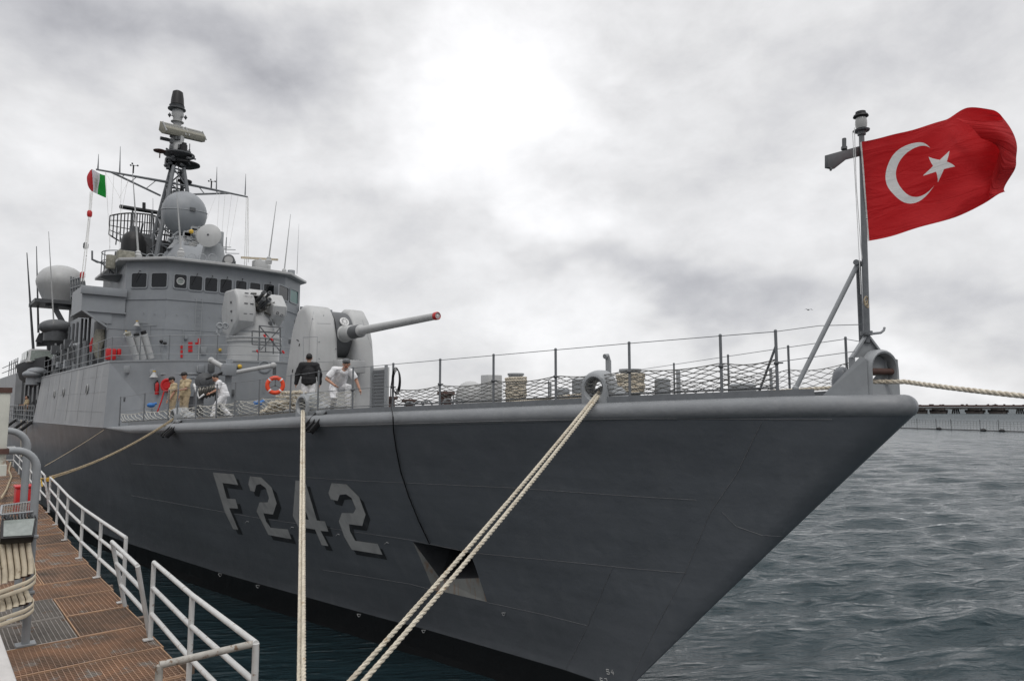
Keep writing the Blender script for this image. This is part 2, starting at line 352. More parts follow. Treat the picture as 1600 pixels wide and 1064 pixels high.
def roll_r(y): return float(np.interp(y, [0, 29.5, 33.2], [.20, .20, .02]))
def edge(y, off=0.0): return XC - bd(y) + off
def plan_n(y):
    e = .05; d = Vector((-(bd(y + e) - bd(max(4.4, y - e))), (y + e) - max(4.4, y - e), 0)).normalized(); return Vector((-d.y, d.x, 0))
ys = list(np.concatenate([[4.40, 4.42, 4.45, 4.5, 4.58, 4.7, 4.85, 5.05], np.arange(5.3, 12, .35), np.arange(12, 34, .6), np.arange(34, 106.1, 2.4)]))
rows = 30; hv = []; grid = []
for y in ys:
    b = bd(y); z1 = zd(y); r = roll_r(y); nn = plan_n(y); line = []
    C = Vector((XC - b, y, z1 - r))
    topz = z1 - r - r * sin(radians(50)); o0 = r * cos(radians(50)) - .012
    for k in range(rows):
        f = k / (rows - 1); z = -1.2 + f * (topz + 1.2)
        yst = ystem(z); yd0 = 4.40
        # slide the station aft as the stem rakes back
        fade = max(0.0, 1 - (y - yd0) / 32.0); yy = y + (yst - ystem(topz)) * fade
        t = max(0.0, (z - .75) / (topz - .75)); p = float(np.interp(y, [5, 15, 34, 50], [1.15, 1.30, 1.7, 2.0]))
        bw = float(np.interp(yy - ystem(max(z, .75)) + 0.0, W_S, W_B)) if y > 4.41 else 0
        bb = bw + (b - bw) * t ** p
        n2 = nn * o0 * t ** 2
        line.append(Vector((XC - bb, yy, z)) + n2)
    arc = [C + nn * (r * cos(radians(a))) + Vector((0, 0, r * sin(radians(a)))) for a in (-50, -35, -20, -5, 10, 25, 40, 55, 70, 90)]
    grid.append((line, arc))
def hull_mb():
    mb = MB(); full = []
    for line, arc in grid: full.append(line + arc)
    n = len(full[0]); ns = len(full)
    for side in (0, 1):
        o = len(mb.v)
        for ln in full:
            for p in ln: mb.v.append((p.x, p.y, p.z) if side == 0 else (2 * XC - p.x, p.y, p.z))
        for i in range(ns - 1):
            for k in range(n - 1):
                a = o + i * n + k; q = (a, a + n, a + n + 1, a + 1); mb.f.append(q if side == 1 else q[::-1])
                zc = (full[i][k].z + full[i][k + 1].z) / 2; mb.mi.append(1 if zc < .2 and k < rows - 1 else (3 if k >= rows - 1 else 0))
    m0 = n * ns
    for i in range(ns - 1):   # deck top and keel closing strips
        a = i * n + n - 1; mb.f.append((a, a + m0, a + m0 + n, a + n)); mb.mi.append(0)
        a = i * n; mb.f.append((a, a + n, a + m0 + n, a + m0)); mb.mi.append(1)
    for k in range(n - 1):   # stem strip and transom
        mb.f.append((k, k + m0, k + m0 + 1, k + 1)); mb.mi.append(0)
        a = (ns - 1) * n + k; mb.f.append((a, a + 1, a + m0 + 1, a + m0)); mb.mi.append(0)
    return mb

ship = thing('warship', 'long grey naval frigate numbered F242, moored with its bow towards the viewer', 'warship', (XC, 50, 0))
hm = hull_mb()
# boot-topping line exactly at z = .78: slide the two nearest rows onto it
def bvh_of(mb): return BVHTree.FromPolygons([Vector(v) for v in mb.v], mb.f)
HB = bvh_of(hm)
def on_hull(px, py, off=.006):
    r = ray(px, py).normalized(); h = HB.ray_cast(CAM, r)
    if h[0] is None: return None
    n = h[1] if h[1].dot(r) < 0 else -h[1]
    return h[0] + n * off
# anchor pocket: wedge cut out of the hull plating
TL, TR, BR, BL = [on_hull(*p, off=0) for p in ((645, 846), (734, 862), (761, 940), (677, 922))]
hn = -(TR - TL).cross(BL - TL).normalized()
if hn.x > 0: hn = -hn
inn = -hn
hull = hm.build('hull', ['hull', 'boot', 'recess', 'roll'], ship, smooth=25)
# boot topping boundary by material position instead of faces
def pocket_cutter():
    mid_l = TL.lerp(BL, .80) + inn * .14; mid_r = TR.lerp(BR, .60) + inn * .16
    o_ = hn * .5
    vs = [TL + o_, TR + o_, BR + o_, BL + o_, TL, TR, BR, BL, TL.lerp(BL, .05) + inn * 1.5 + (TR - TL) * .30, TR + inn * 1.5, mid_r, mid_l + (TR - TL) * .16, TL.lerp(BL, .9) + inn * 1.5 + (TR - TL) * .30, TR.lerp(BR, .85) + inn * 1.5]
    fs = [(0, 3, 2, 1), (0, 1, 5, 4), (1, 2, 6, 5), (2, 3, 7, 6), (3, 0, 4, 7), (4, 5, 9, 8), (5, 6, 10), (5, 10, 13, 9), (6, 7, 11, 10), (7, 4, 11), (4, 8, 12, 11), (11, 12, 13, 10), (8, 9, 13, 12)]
    me = bpy.data.meshes.new('cut'); me.from_pydata(vs, [], fs); me.materials.append(M['darkwall']); me.materials.append(M['recess'])  # dark cavity colour stands in for the shade inside the pocket
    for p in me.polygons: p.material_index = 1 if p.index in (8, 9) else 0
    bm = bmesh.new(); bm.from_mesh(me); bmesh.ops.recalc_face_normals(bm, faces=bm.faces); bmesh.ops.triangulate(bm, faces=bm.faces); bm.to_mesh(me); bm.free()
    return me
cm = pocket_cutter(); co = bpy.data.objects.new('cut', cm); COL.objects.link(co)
bm = bmesh.new(); bm.from_mesh(hull.data); bmesh.ops.remove_doubles(bm, verts=bm.verts, dist=1e-4); bmesh.ops.recalc_face_normals(bm, faces=bm.faces); bm.to_mesh(hull.data); bm.free()
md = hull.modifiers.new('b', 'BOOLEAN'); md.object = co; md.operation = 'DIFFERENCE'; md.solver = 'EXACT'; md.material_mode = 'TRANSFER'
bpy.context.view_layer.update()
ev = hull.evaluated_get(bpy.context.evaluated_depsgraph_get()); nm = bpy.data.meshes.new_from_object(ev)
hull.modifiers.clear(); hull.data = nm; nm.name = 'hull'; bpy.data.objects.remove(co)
print('HULL mats', [m.name for m in nm.materials], len(nm.polygons))
# hull material: black boot topping below a painted line
def boot_line(m):
    t = m.node_tree; n = t.nodes; l = t.links; b = n['Principled BSDF']; src = b.inputs['Base Color'].links[0].from_socket
    g = n.new('ShaderNodeNewGeometry'); s = n.new('ShaderNodeSeparateXYZ'); l.new(g.outputs['Position'], s.inputs[0])
    # each strake of plating weathered to a slightly different grey, with long horizontal scuffs
    mp = n.new('ShaderNodeMapping'); mp.inputs['Scale'].default_value = (.10, .10, 1.5); l.new(g.outputs['Position'], mp.inputs[0])
    tn = n.new('ShaderNodeTexNoise'); tn.inputs['Scale'].default_value = 1.0; tn.inputs['Detail'].default_value = 6; tn.inputs['Roughness'].default_value = .6; l.new(mp.outputs[0], tn.inputs['Vector'])
    tr = n.new('ShaderNodeMapRange'); tr.inputs['From Min'].default_value = .32; tr.inputs['From Max'].default_value = .68; tr.inputs['To Min'].default_value = .88; tr.inputs['To Max'].default_value = 1.12; l.new(tn.outputs[0], tr.inputs[0])
    vs_ = n.new('ShaderNodeVectorMath'); vs_.operation = 'SCALE'; l.new(src, vs_.inputs[0]); l.new(tr.outputs[0], vs_.inputs['Scale']); src = vs_.outputs[0]
    r = n.new('ShaderNodeMapRange'); r.inputs['From Min'].default_value = .78; r.inputs['From Max'].default_value = .80; l.new(s.outputs[2], r.inputs[0])
    mx = n.new('ShaderNodeMix'); mx.data_type = 'RGBA'; l.new(r.outputs[0], mx.inputs[0]); mx.inputs[6].default_value = (.012, .013, .014, 1); l.new(src, mx.inputs[7])
    l.new(mx.outputs[2], b.inputs['Base Color'])
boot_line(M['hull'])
for p_ in hull.data.polygons:
    if p_.material_index == 1 and p_.center.z + 0 > .2 - WL['hull'].z: p_.material_index = 0

# weld seams, numbers and draft marks lie on the plating
def hull_line(name, pts, r=.0055, mat_='seam'):
    q = []
    for a, b in zip(pts, pts[1:]):
        n = max(2, int(hypot(b[0] - a[0], b[1] - a[1]) / 6))
        for i in range(n + (1 if b is pts[-1] else 0)):
            h = on_hull(a[0] + (b[0] - a[0]) * i / n, a[1] + (b[1] - a[1]) * i / n, off=.001)
            if h: q.append(h)
    if len(q) > 1: return MB().tube(q, r, 5).build(name, mat_, hull)
for s in ([(205, 724), (330, 733), (470, 745), (560, 751), (800, 762), (1000, 776), (1088, 781)],
          [(205, 774), (397, 808), (640, 843), (734, 863)], [(734, 863), (860, 875), (1000, 889), (1072, 895)], [(762, 941), (850, 960), (917, 977)], [(505, 890), (640, 912), (678, 922)],
          [(957, 886), (918, 977), (884, 1046)], [(1190, 660), (1150, 742), (1110, 800), (1070, 895), (1020, 990), (985, 1062)], [(1128, 800), (1150, 822), (1190, 836), (1222, 838)]):
    hull_line('weld_seam', s)
hull_line('weld_seam', [(205, 672), (270, 672), (400, 668.5), (600, 663), (772, 658), (1000, 654), (1190, 655), (1300, 655.5)], r=.009)
def K(pts, ox=200, oy=680, s=3.5477): return [(ox + a / s, oy + b / s) for a, b in pts]
GLY = [K([(472, 205), (587, 214), (612, 274), (525, 262), (549, 348), (597, 352), (612, 405), (562, 402), (612, 522), (585, 518), (538, 425)]),
       K([(677, 226), (740, 232), (798, 288), (825, 375), (805, 437), (752, 430), (768, 478), (792, 510), (887, 520), (908, 574), (780, 550), (738, 468), (714, 420), (730, 370), (775, 370), (783, 345), (765, 290), (735, 268), (712, 275), (703, 312), (680, 305), (668, 270)]),
       K([(930, 248), (984, 255), (1048, 470), (1093, 475), (1112, 532), (1069, 527), (1112, 612), (1075, 606), (1038, 520), (945, 505), (915, 445)]),
       K([(1130, 263), (1212, 270), (1282, 340), (1318, 438), (1300, 500), (1226, 490), (1232, 530), (1260, 582), (1385, 600), (1412, 660), (1242, 632), (1200, 560), (1170, 475), (1187, 428), (1250, 430), (1265, 405), (1240, 345), (1210, 325), (1175, 328), (1163, 362), (1125, 352), (1112, 318)])]
def decal(name, poly, mat_, off, hole=None, maxl=7):
    bm = bmesh.new(); vs = [bm.verts.new((a, b, 0)) for a, b in poly]; es = [bm.edges.new((vs[i], vs[(i + 1) % len(vs)])) for i in range(len(vs))]
    if hole: hv_ = [bm.verts.new((a, b, 0)) for a, b in hole]; es += [bm.edges.new((hv_[i], hv_[(i + 1) % len(hv_)])) for i in range(len(hv_))]
    bmesh.ops.triangle_fill(bm, use_beauty=True, edges=es)
    for _ in range(6):
        lg = [e for e in bm.edges if e.calc_length() > maxl]
        if not lg: break
        bmesh.ops.subdivide_edges(bm, edges=lg, cuts=1); bmesh.ops.triangulate(bm, faces=bm.faces)
    mb = MB(); idx = {}; ok = True
    for v in bm.verts:
        h = on_hull(v.co.x, v.co.y, off); idx[v.index] = None
    bm.verts.index_update()
    mb.v = [tuple(on_hull(v.co.x, v.co.y, off) or (0, 0, 0)) for v in bm.verts]
    mb.f = [tuple(v.index for v in f.verts) for f in bm.faces]; mb.mi = [0] * len(mb.f); bm.free()
    return mb.build(name, mat_, hull)
HOLE4 = K([(962, 345), (1003, 466), (948, 458)])
for i, g in enumerate(GLY):
    decal('number_shadow', [(a + 7, b + 8) for a, b in g], 'nshadow', .005)
    decal('hull_number', g, 'number', .010, HOLE4 if i == 2 else None)
def DG(ch, x, y, h):
    w = h * .55; t = h * .2; sl = -.12
    segs = {'5': [(0, 0, 1, 0), (0, 0, 0, .5), (0, .5, 1, .45), (1, .45, 1, 1), (1, 1, 0, 1)], '4': [(.6, 0, 0, .65), (0, .65, 1.1, .65), (.85, .3, .85, 1)], '2': [(0, .1, .9, 0), (.9, 0, .9, .5), (.9, .5, 0, 1), (0, 1, 1, 1)]}[ch]
    for a, b, c, d in segs:
        A = (x + a * w - b * h * sl, y + b * h + a * 1.2); B = (x + c * w - d * h * sl, y + d * h + c * 1.2)
        hull_line('draft_mark', [A, B], r=.012, mat_='number')
for ch, x, y in (('5', 947.5, 1045), ('4', 954.5, 1045.5), ('5', 937.5, 1058.5), ('2', 944.5, 1059)): DG(ch, x, y, 7)
for p in ((386, 815), (456, 824), (528, 835), (604, 848)): hull_line('pad_eye', [(p[0] - 3, p[1] + 1.5), (p[0], p[1] - 1), (p[0] + 3, p[1])], .012, 'lgrey')
for p in ((344, 896), (403, 914), (561, 959), (662, 984), (787, 957)):
    hull_line('pad_eye', [(p[0] - 3, p[1]), (p[0] - 1, p[1] + 4), (p[0] + 1, p[1] + 4), (p[0] + 3, p[1]), (p[0] - 3, p[1])], .012, 'lgrey')
cable_pts = [Vector(P(614, 650, x=edge(15.0) - .23))] + [on_hull(*p, off=.03) for p in ((616, 672), (620, 700), (627, 735), (640, 775), (655, 812), (672, 848))]

# forecastle deck
mb = MB(); dy = [y for y in ys if y < 34.2]
for y in dy:
    b = bd(y) - .02; r = roll_r(y)
    for q in (-1, -.5, 0, .5, 1): mb.v.append((XC + b * q, y, zd(y) - .015 + .05 * (1 - abs(q)) * min(1, b / 3)))
for i in range(len(dy) - 1):
    for k in range(4): mb.f.append((i * 5 + k, i * 5 + k + 1, i * 5 + 6 + k, i * 5 + 5 + k)); mb.mi.append(0)
deck = mb.build('forecastle_deck', 'deck', ship)
# low waterway bar along the deck edge
for sgn in (-1, 1):
    mb = MB(); yy = list(np.arange(5.6, 30.5, .4))
    for a, b in zip(yy, yy[1:]): mb.bar((XC + sgn * (bd(a) - .06), a, zd(a) + .055), (XC + sgn * (bd(b) - .06), b, zd(b) + .055), .02, .13)
    mb.build('waterway_bar', 'rail', ship)

# ---------------------------------------------------------------- water
def waves(X, Y):
    rs = np.random.RandomState(4); Z = np.zeros_like(X); R = np.hypot(X, Y)
    sp = R * .0058
    for i in range(120):
        lam = .35 * (5.5 / .35) ** (rs.rand()); th = radians(60 + rs.randn() * 23); k = 2 * pi / lam
        a = .0072 * lam ** .68; ph = rs.rand() * 6.28
        d = (X * cos(th) + Y * sin(th)) * k + ph
        d = d + .3 * np.sin((X * cos(th + 1.2) + Y * sin(th + 1.2)) * k * .31 + ph * 2)
        att = np.clip(lam / (sp * 4 + .02) - .6, 0, 1)
        Z += a * att * (np.sin(d) - .20 * np.cos(2 * d))
    return Z
ths = np.concatenate([np.radians(np.arange(-6, 48, 1.2)), np.radians(np.arange(48, 96, .19)), np.radians(np.arange(96, 354, 6))]); rr = [2.0]
while rr[-1] < 9000: rr.append(rr[-1] * (1.0058 if 14 < rr[-1] < 700 else 1.02) + .005)
rr = np.array(rr); T, Rr = np.meshgrid(ths, rr); X = np.sin(T) * Rr; Y = np.cos(T) * Rr; Z = waves(X, Y)
calm = np.clip((X - 13.5) / 9, 0, 1) * .9 + .1; calm = np.where(Y < 2, np.maximum(calm, np.clip((2 - Y) / 8, 0, 1)), calm); calm = np.where((Y > 2) & (X < 13.5), .1, calm)
Z = Z * calm; nR, nT = X.shape
me = bpy.data.meshes.new('water'); vv = np.stack([X, Y, Z], -1).reshape(-1, 3)
ii = np.arange(nR - 1)[:, None] * nT + np.arange(nT)[None]; jj = np.arange(nR - 1)[:, None] * nT + (np.arange(nT)[None] + 1) % nT
fc = np.stack([ii, ii + nT, jj + nT, jj], -1).reshape(-1, 4)
me.vertices.add(len(vv)); me.vertices.foreach_set('co', vv.ravel()); me.loops.add(fc.size); me.loops.foreach_set('vertex_index', fc.ravel()[::1].astype(np.int32))
me.polygons.add(len(fc)); me.polygons.foreach_set('loop_start', np.arange(0, fc.size, 4, dtype=np.int32)); me.update(calc_edges=True); me.validate()
me.polygons.foreach_set('use_smooth', [True] * len(fc))
wm = bpy.data.materials.new('sea_water'); wm.use_nodes = True; t = wm.node_tree; n = t.nodes; l = t.links; b = n['Principled BSDF']
b.inputs['Base Color'].default_value = (.015, .032, .039, 1); b.inputs['Roughness'].default_value = .07; b.inputs['IOR'].default_value = 1.33
g = n.new('ShaderNodeNewGeometry'); mp = n.new('ShaderNodeMapping'); mp0 = n.new('ShaderNodeMapping'); mp0.inputs['Rotation'].default_value = (0, 0, radians(34)); l.new(g.outputs['Position'], mp0.inputs[0]); mp.inputs['Scale'].default_value = (.55, 1.9, 1); l.new(mp0.outputs[0], mp.inputs[0])
def wtex(s, d, r=.6):
    q = n.new('ShaderNodeTexNoise'); q.inputs['Scale'].default_value = s; q.inputs['Detail'].default_value = d; q.inputs['Roughness'].default_value = r; l.new(mp.outputs[0], q.inputs['Vector']); return q
a1 = wtex(1.5, 9, .7); a1.noise_type = 'RIDGED_MULTIFRACTAL'; a1.inputs['Roughness'].default_value = .62; a1.inputs['Distortion'].default_value = .35; a2 = wtex(.16, 6, .6)
bp = n.new('ShaderNodeBump'); bp.inputs['Strength'].default_value = 1; bp.inputs['Distance'].default_value = .16; l.new(a1.outputs[0], bp.inputs['Height'])
bp2 = n.new('ShaderNodeBump'); bp2.inputs['Strength'].default_value = .5; bp2.inputs['Distance'].default_value = 1.0; l.new(a2.outputs[0], bp2.inputs['Height']); a3 = wtex(.75, 6, .62); bp3 = n.new('ShaderNodeBump'); bp3.inputs['Strength'].default_value = .8; bp3.inputs['Distance'].default_value = .28; l.new(a3.outputs[0], bp3.inputs['Height']); l.new(bp2.outputs[0], bp3.inputs['Normal']); dl0 = n.new('ShaderNodeVectorMath'); dl0.operation = 'LENGTH'; l.new(g.outputs['Position'], dl0.inputs[0]); dm = n.new('ShaderNodeMapRange'); dm.inputs['From Min'].default_value = 70; dm.inputs['From Max'].default_value = 400; dm.inputs['To Min'].default_value = 1.0; dm.inputs['To Max'].default_value = 5.0; l.new(dl0.outputs['Value'], dm.inputs[0]); l.new(dm.outputs[0], bp2.inputs['Distance']); l.new(bp3.outputs[0], bp.inputs['Normal']); l.new(bp.outputs[0], b.inputs['Normal'])
dl = n.new('ShaderNodeVectorMath'); dl.operation = 'LENGTH'; l.new(g.outputs['Position'], dl.inputs[0]); dr_ = n.new('ShaderNodeMapRange'); dr_.inputs['From Min'].default_value = 50; dr_.inputs['From Max'].default_value = 500; dr_.inputs['To Min'].default_value = .085; dr_.inputs['To Max'].default_value = .42; l.new(dl.outputs['Value'], dr_.inputs[0]); l.new(dr_.outputs[0], b.inputs['Roughness'])   # small waves too fine to model far out
# foam flecks on the crests
sz = n.new('ShaderNodeSeparateXYZ'); l.new(g.outputs['Position'], sz.inputs[0])
f1 = wtex(.9, 8, .75); f2 = wtex(.07, 3, .5)
cr = n.new('ShaderNodeMapRange'); cr.inputs['From Min'].default_value = .09; cr.inputs['From Max'].default_value = .15; l.new(sz.outputs[2], cr.inputs[0])
fm = n.new('ShaderNodeMapRange'); fm.inputs['From Min'].default_value = .57; fm.inputs['From Max'].default_value = .66; l.new(f1.outputs[0], fm.inputs[0])
fn = n.new('ShaderNodeMapRange'); fn.inputs['From Min'].default_value = .50; fn.inputs['From Max'].default_value = .60; l.new(f2.outputs[0], fn.inputs[0])
m1 = n.new('ShaderNodeMath'); m1.operation = 'MULTIPLY'; l.new(cr.outputs[0], m1.inputs[0]); l.new(fm.outputs[0], m1.inputs[1])
m2 = n.new('ShaderNodeMath'); m2.operation = 'MULTIPLY'; l.new(m1.outputs[0], m2.inputs[0]); l.new(fn.outputs[0], m2.inputs[1])
mx = n.new('ShaderNodeMix'); mx.data_type = 'RGBA'; l.new(m2.outputs[0], mx.inputs[0]); mx.inputs[6].default_value = (.015, .032, .039, 1); mx.inputs[7].default_value = (.7, .72, .72, 1); l.new(mx.outputs[2], b.inputs['Base Color'])
me.materials.append(wm); link('water', me, (0, 0, 0), kind='structure')

# ---------------------------------------------------------------- quay walkway and what stands on it
ZW = 3.8
RX = lambda y: float(np.interp(y, [5, 9, 14, 18, 24, 30, 50, 90], [2.66, 2.78, 2.93, 3.0, 3.22, 3.42, 4.3, 4.6]))
ww = thing_w = link('walkway', None, (1.6, 5, ZW), kind='structure')
edges_y = [4.6]; 
for st in (1.15, 1.25, 1.2, 1.35, 1.3, 1.25, 1.3, 1.35, 1.3) + (1.5,) * 8 + (2.2,) * 12: edges_y.append(edges_y[-1] + st)
edges_y += [58, 70, 90]
random.seed(3)
for i, (a, b) in enumerate(zip(edges_y, edges_y[1:])):
    xr = RX(a) - .0; far = a > 24
    cols = [(.42, xr)] if i not in (6, 7, 9) else [(.42, 1.98), (2.0, xr)]
    for ci, (x0, x1) in enumerate(cols):
        g = 'galv' if (len(cols) == 2 and ci == 0 and i in (6, 7)) else random.choice(['rustg', 'rustg', 'rustd'])
        mb = MB(); dz = random.uniform(-.006, .01); z = ZW + dz
        px_ = .062 if not far else .09; py_ = .068 if a < 14 else (.06 if a < 24 else .12)
        k = int((x1 - x0) / px_)
        for j in range(1, k): mb.box((x0 + (x1 - x0) * j / k, (a + b) / 2, z - .02), (.010 if not far else .03, b - a - .03, .03))
        k = int((b - a) / py_)
        for j in range(1, k): mb.box(((x0 + x1) / 2, a + (b - a) * j / k, z - .022), (x1 - x0 - .02, .012 if not far else .04, .034))
        mb.build('grating_panel', g, ww, smooth=0)
        mb = MB(); t_ = .024
        for q in ((a + .012), (b - .012)): mb.box(((x0 + x1) / 2, q, z - .018), (x1 - x0, t_, .045))
        for q in (x0 + .01, x1 - .01): mb.box((q, (a + b) / 2, z - .019), (t_ * .7, b - a - .05, .042))
        mb.build('panel_frame', 'rustedge' if g != 'galv' else 'galv', ww, smooth=0)
mb = MB()
for y in np.arange(5, 60, 2.6): mb.box((1.6, y, ZW - .14), (2.9, .12, .16))
for x in (.8, 2.2): mb.box((x, 30, ZW - .30), (.14, 56, .14))
mb.build('support_beam', 'rustd', ww, smooth=0)
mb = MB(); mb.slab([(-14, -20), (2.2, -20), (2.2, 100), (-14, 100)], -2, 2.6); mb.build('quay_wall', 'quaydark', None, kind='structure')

post_mb = MB(); post_mb.cyl((0, 0, 0), (0, 0, 1.1), .035, 12)
def railing(label, pts, loc_i=0, heights=(1.1, .74, .37), mt='wrail', ext=None, group='white pipe railings along the quay walkway', plates=True, tops=None, r=.031):
    pts = [Vector(p) for p in pts]; T = tops or [p + Vector((0, 0, 1.1)) for p in pts]
    root = thing('pipe_railing', label, 'railing', pts[loc_i], group)
    for p, t in zip(pts, T):
        MB().cyl(p, t, r + .002, 12).build('post', mt, root)
        if plates: MB().box(p + Vector((-.03, 0, .012)), (.13, .10, .018)).build('base_plate', 'concrete', root, smooth=0)
    for h in heights:
        ln = [p.lerp(t, h / 1.1) for p, t in zip(pts, T)]
        MB().tube(ln, r, 12).build('rail', mt, root)
    return root
def W(x, y): return Vector((x, y, ZW))
railing('white pipe railing nearest the viewer, ending at the walkway corner', [W(2.62, 6.85), W(2.66, 9.05), W(2.76, 11.29)])
r_ = thing('pipe_railing', 'worn rusty pipe rail across the walkway end at the bottom of the view', 'railing', W(1.76, 6.85))
MB().cyl(W(1.76, 6.85), W(1.76, 6.85) + Vector((0, 0, 1.1)), .033, 12).build('post', 'wornrail', r_)
MB().tube([W(1.76, 6.85) + Vector((0, 0, 1.1)), W(2.56, 6.8) + Vector((0, 0, 1.12))], .033, 12).build('rail', 'wornrail', r_)
railing('white pipe gate leaf leaning inward between two railing runs', [W(2.80, 11.5), W(2.86, 13.4)], tops=[P(215, 884, z=4.9), P(175, 846, z=4.92)], plates=False)
railing('white pipe railing of six posts with mooring line made fast at its far end', [W(2.88, 13.69), W(2.9, 15.97), W(2.93, 18.2), W(3.02, 20.88), W(3.18, 23.71), W(3.33, 26.62)])
railing('small pipe gate leaf with orange lashing beyond the red box', [W(3.42, 27.2), W(3.5, 30.2)], tops=[P(70, 743, y=27.4), P(64, 736, y=30.4)], plates=False)
railing('farthest white pipe railing running to the walkway end', [W(3.42, 30.8), W(3.62, 34.5), W(3.78, 38), W(3.98, 42.5), W(4.19, 47.78), W(2.6, 48)])
# grey pipe hoops
for lab, bx, by, top, lx in (('thick grey pipe hoop in front, carrying the floodlight and hoses', 1.35, 12.19, 6.56, .3), ('thick grey pipe hoop behind the first one', 1.37, 13.7, 6.80, .3)):
    r_ = thing('pipe_hoop', lab, 'pipe hoop', (bx, by, ZW))
    rad = .052; c = [Vector((bx, by, ZW))]
    for k in range(9):
        a = pi / 2 * k / 8; c.append(Vector((bx - .28 + .28 * cos(a), by, top - .28 + .28 * sin(a))))
    c.append(Vector((-1.2, by, top))); MB().tube(c, rad, 20).build('bent_pipe', 'gpipe', r_)
    MB().box((bx, by, ZW + .02), (.24, .2, .02)).build('base_plate', 'gpipe', r_)
YH = 12.19
def H(px, py, dy=0): return P(px, py, y=YH + dy)
# floodlight hanging on the hoop
a = H(4, 822, -.25); b = H(57, 816, -.25)
fl = thing('floodlight', 'rectangular black-framed floodlight hung on the grey pipe hoop', 'floodlight', (a + b) / 2)
c1, c2, c3, c4 = H(2, 812, -.1), H(58, 808, -.1), H(53, 838, -.38), H(1, 841, -.38)
n_ = (c2 - c1).cross(c4 - c1).normalized()
n_ = n_ if n_.dot(c1 - CAM) < 0 else -n_
MB().prism([c1, c2, c3, c4], -n_ * .12).build('housing', 'black', fl, bevel=.012)
def ins(f): m_ = (c1 + c2 + c3 + c4) / 4; return [m_ + (q - m_) * f for q in (c1, c2, c3, c4)]
g4 = ins(.86); MB().prism([q + n_ * .004 for q in g4], n_ * .006).build('glass', 'floodglass', fl)
mb = MB()
for i in range(11): p0 = c1.lerp(c2, (i + .5) / 11) - n_ * .02; mb.bar(p0, p0 + Vector((0, .16, .06)), .012, .07)
mb.build('cooling_fins', 'dgrey', fl)
# small mesh shelf above it
sh = thing('mesh_shelf', 'small pale steel mesh shelf above the floodlight', 'shelf', H(30, 800))
s1, s2, s3, s4 = H(3, 790, .5), H(54, 783, .5), H(52, 799, -.05), H(1, 804, -.05)
mb = MB()
for i in range(13): mb.cyl(s1.lerp(s2, i / 12), s4.lerp(s3, i / 12), .006, 5)
for i in range(7): mb.cyl(s1.lerp(s4, i / 6), s2.lerp(s3, i / 6), .006, 5)
mb.build('mesh_tray', 'galv', sh); mb = MB()
for p, q in ((s1, s2), (s2, s3), (s3, s4), (s4, s1)): mb.cyl(p, q, .016, 6)
mb.cyl(H(6, 806), H(20, 812), .03, 8); mb.build('frame', 'gpipe', sh)
# flattened hoses draped on a rack: upper and lower bundle
for lab, ytop, ybot, ylip, x1 in (('upper bundle of cream canvas hoses hung from the hoop', 838, 896, 912, 54), ('lower bundle of cream canvas hoses hung below the upper one', 922, 940, 956, 51)):
    hr = thing('hose_bundle', lab, 'hose', H(20, ylip))
    for k in range(7):
        x0 = x1 - 4 - k * 10.2; dyk = k * 3.0; pts = []
        for j in range(11):
            f = j / 10; pts.append(H(x0 - 7 + 9 * f ** 1.4 - 4 * f ** 6, ytop + dyk * .2 + (ybot + dyk - ytop) * f, -.16 - .26 * f ** 2.0 - .05 * sin(pi * f)))
        ms = MB()
        for i_, p in enumerate(pts):
            wv = Vector((.034, 0, 0)); tv = Vector((0, -.045, .006)); o = len(ms.v); ms.v += [tuple(p + wv * cos(2 * pi * q / 14) + tv * sin(2 * pi * q / 14)) for q in range(14)]
            if i_:
                for q in range(14): ms.f.append((o - 14 + q, o - 14 + (q + 1) % 14, o + (q + 1) % 14, o + q)); ms.mi.append(0)
        ms.build('hose_fold', 'cream', hr)
    MB().prism([H(x1 - 8, ytop + 1, .02), H(-30, ytop + 6, .02), H(-30, ybot + 22, -.30), H(x1 - 6, ybot + 4, -.30)], (0, .04, 0)).build('hose_gap_shade', 'brown', hr)  # dark sheet stands in for shaded hoses behind the folds
    # the outermost turns run on along the lip as flat bands standing on edge
    for k in range(2):
        yb0 = ylip - 5 + k * 8.5; path = [H(x1 - 12, ytop - 2, -.14), H(x1 - 8, ytop + 8, -.17), H(x1 - 4, (ytop + ybot) / 2, -.24), H(x1 + 1, yb0 - 14, -.38), H(x1 + 1, yb0 - 7, -.45), H(x1 - 4, yb0 - 2, -.48)] + [H(x1 - 4 - q * 9, yb0 + q * 3.2, -.50 + .01 * q) for q in range(1, 9)]
        ms = MB()
        for i_, p in enumerate(path):
            hv_ = Vector((0, 0, .030)) if i_ > 3 else Vector((0, -.022, .010)); tv = Vector((.004, -.012, 0)) if i_ > 3 else Vector((.011, 0, 0)); o = len(ms.v)
            ms.v += [tuple(p + hv_ * cos(2 * pi * q / 10) + tv * sin(2 * pi * q / 10)) for q in range(10)]
            if i_:
                for q in range(10): ms.f.append((o - 10 + q, o - 10 + (q + 1) % 10, o + (q + 1) % 10, o + q)); ms.mi.append(0)
        ms.build('hose_edge', 'creamedge', hr)
MB_r = MB(); MB_r.cyl(H(60, 838, -.12), H(-12, 846, -.12), .03, 8); MB_r.cyl(H(54, 925, -.12), H(-12, 938, -.12), .03, 8); tag(MB_r.build('hose_rack_bar', 'gpipe', None), 'grey bars under the draped cream hoses', 'rack')
# red box
bx0 = P(22, 806, z=ZW); rb = thing('red_box', 'bright red plastic box standing on the walkway grating', 'box', (bx0.x + .35, bx0.y + .35, ZW))
MB().box((bx0.x + .30, bx0.y + .4, ZW + .42), (.56, .62, .80)).build('body', 'red', rb, bevel=.02); MB().box((bx0.x + .30, bx0.y + .4, ZW + .86), (.62, .68, .07)).build('lid', 'red', rb, bevel=.02)
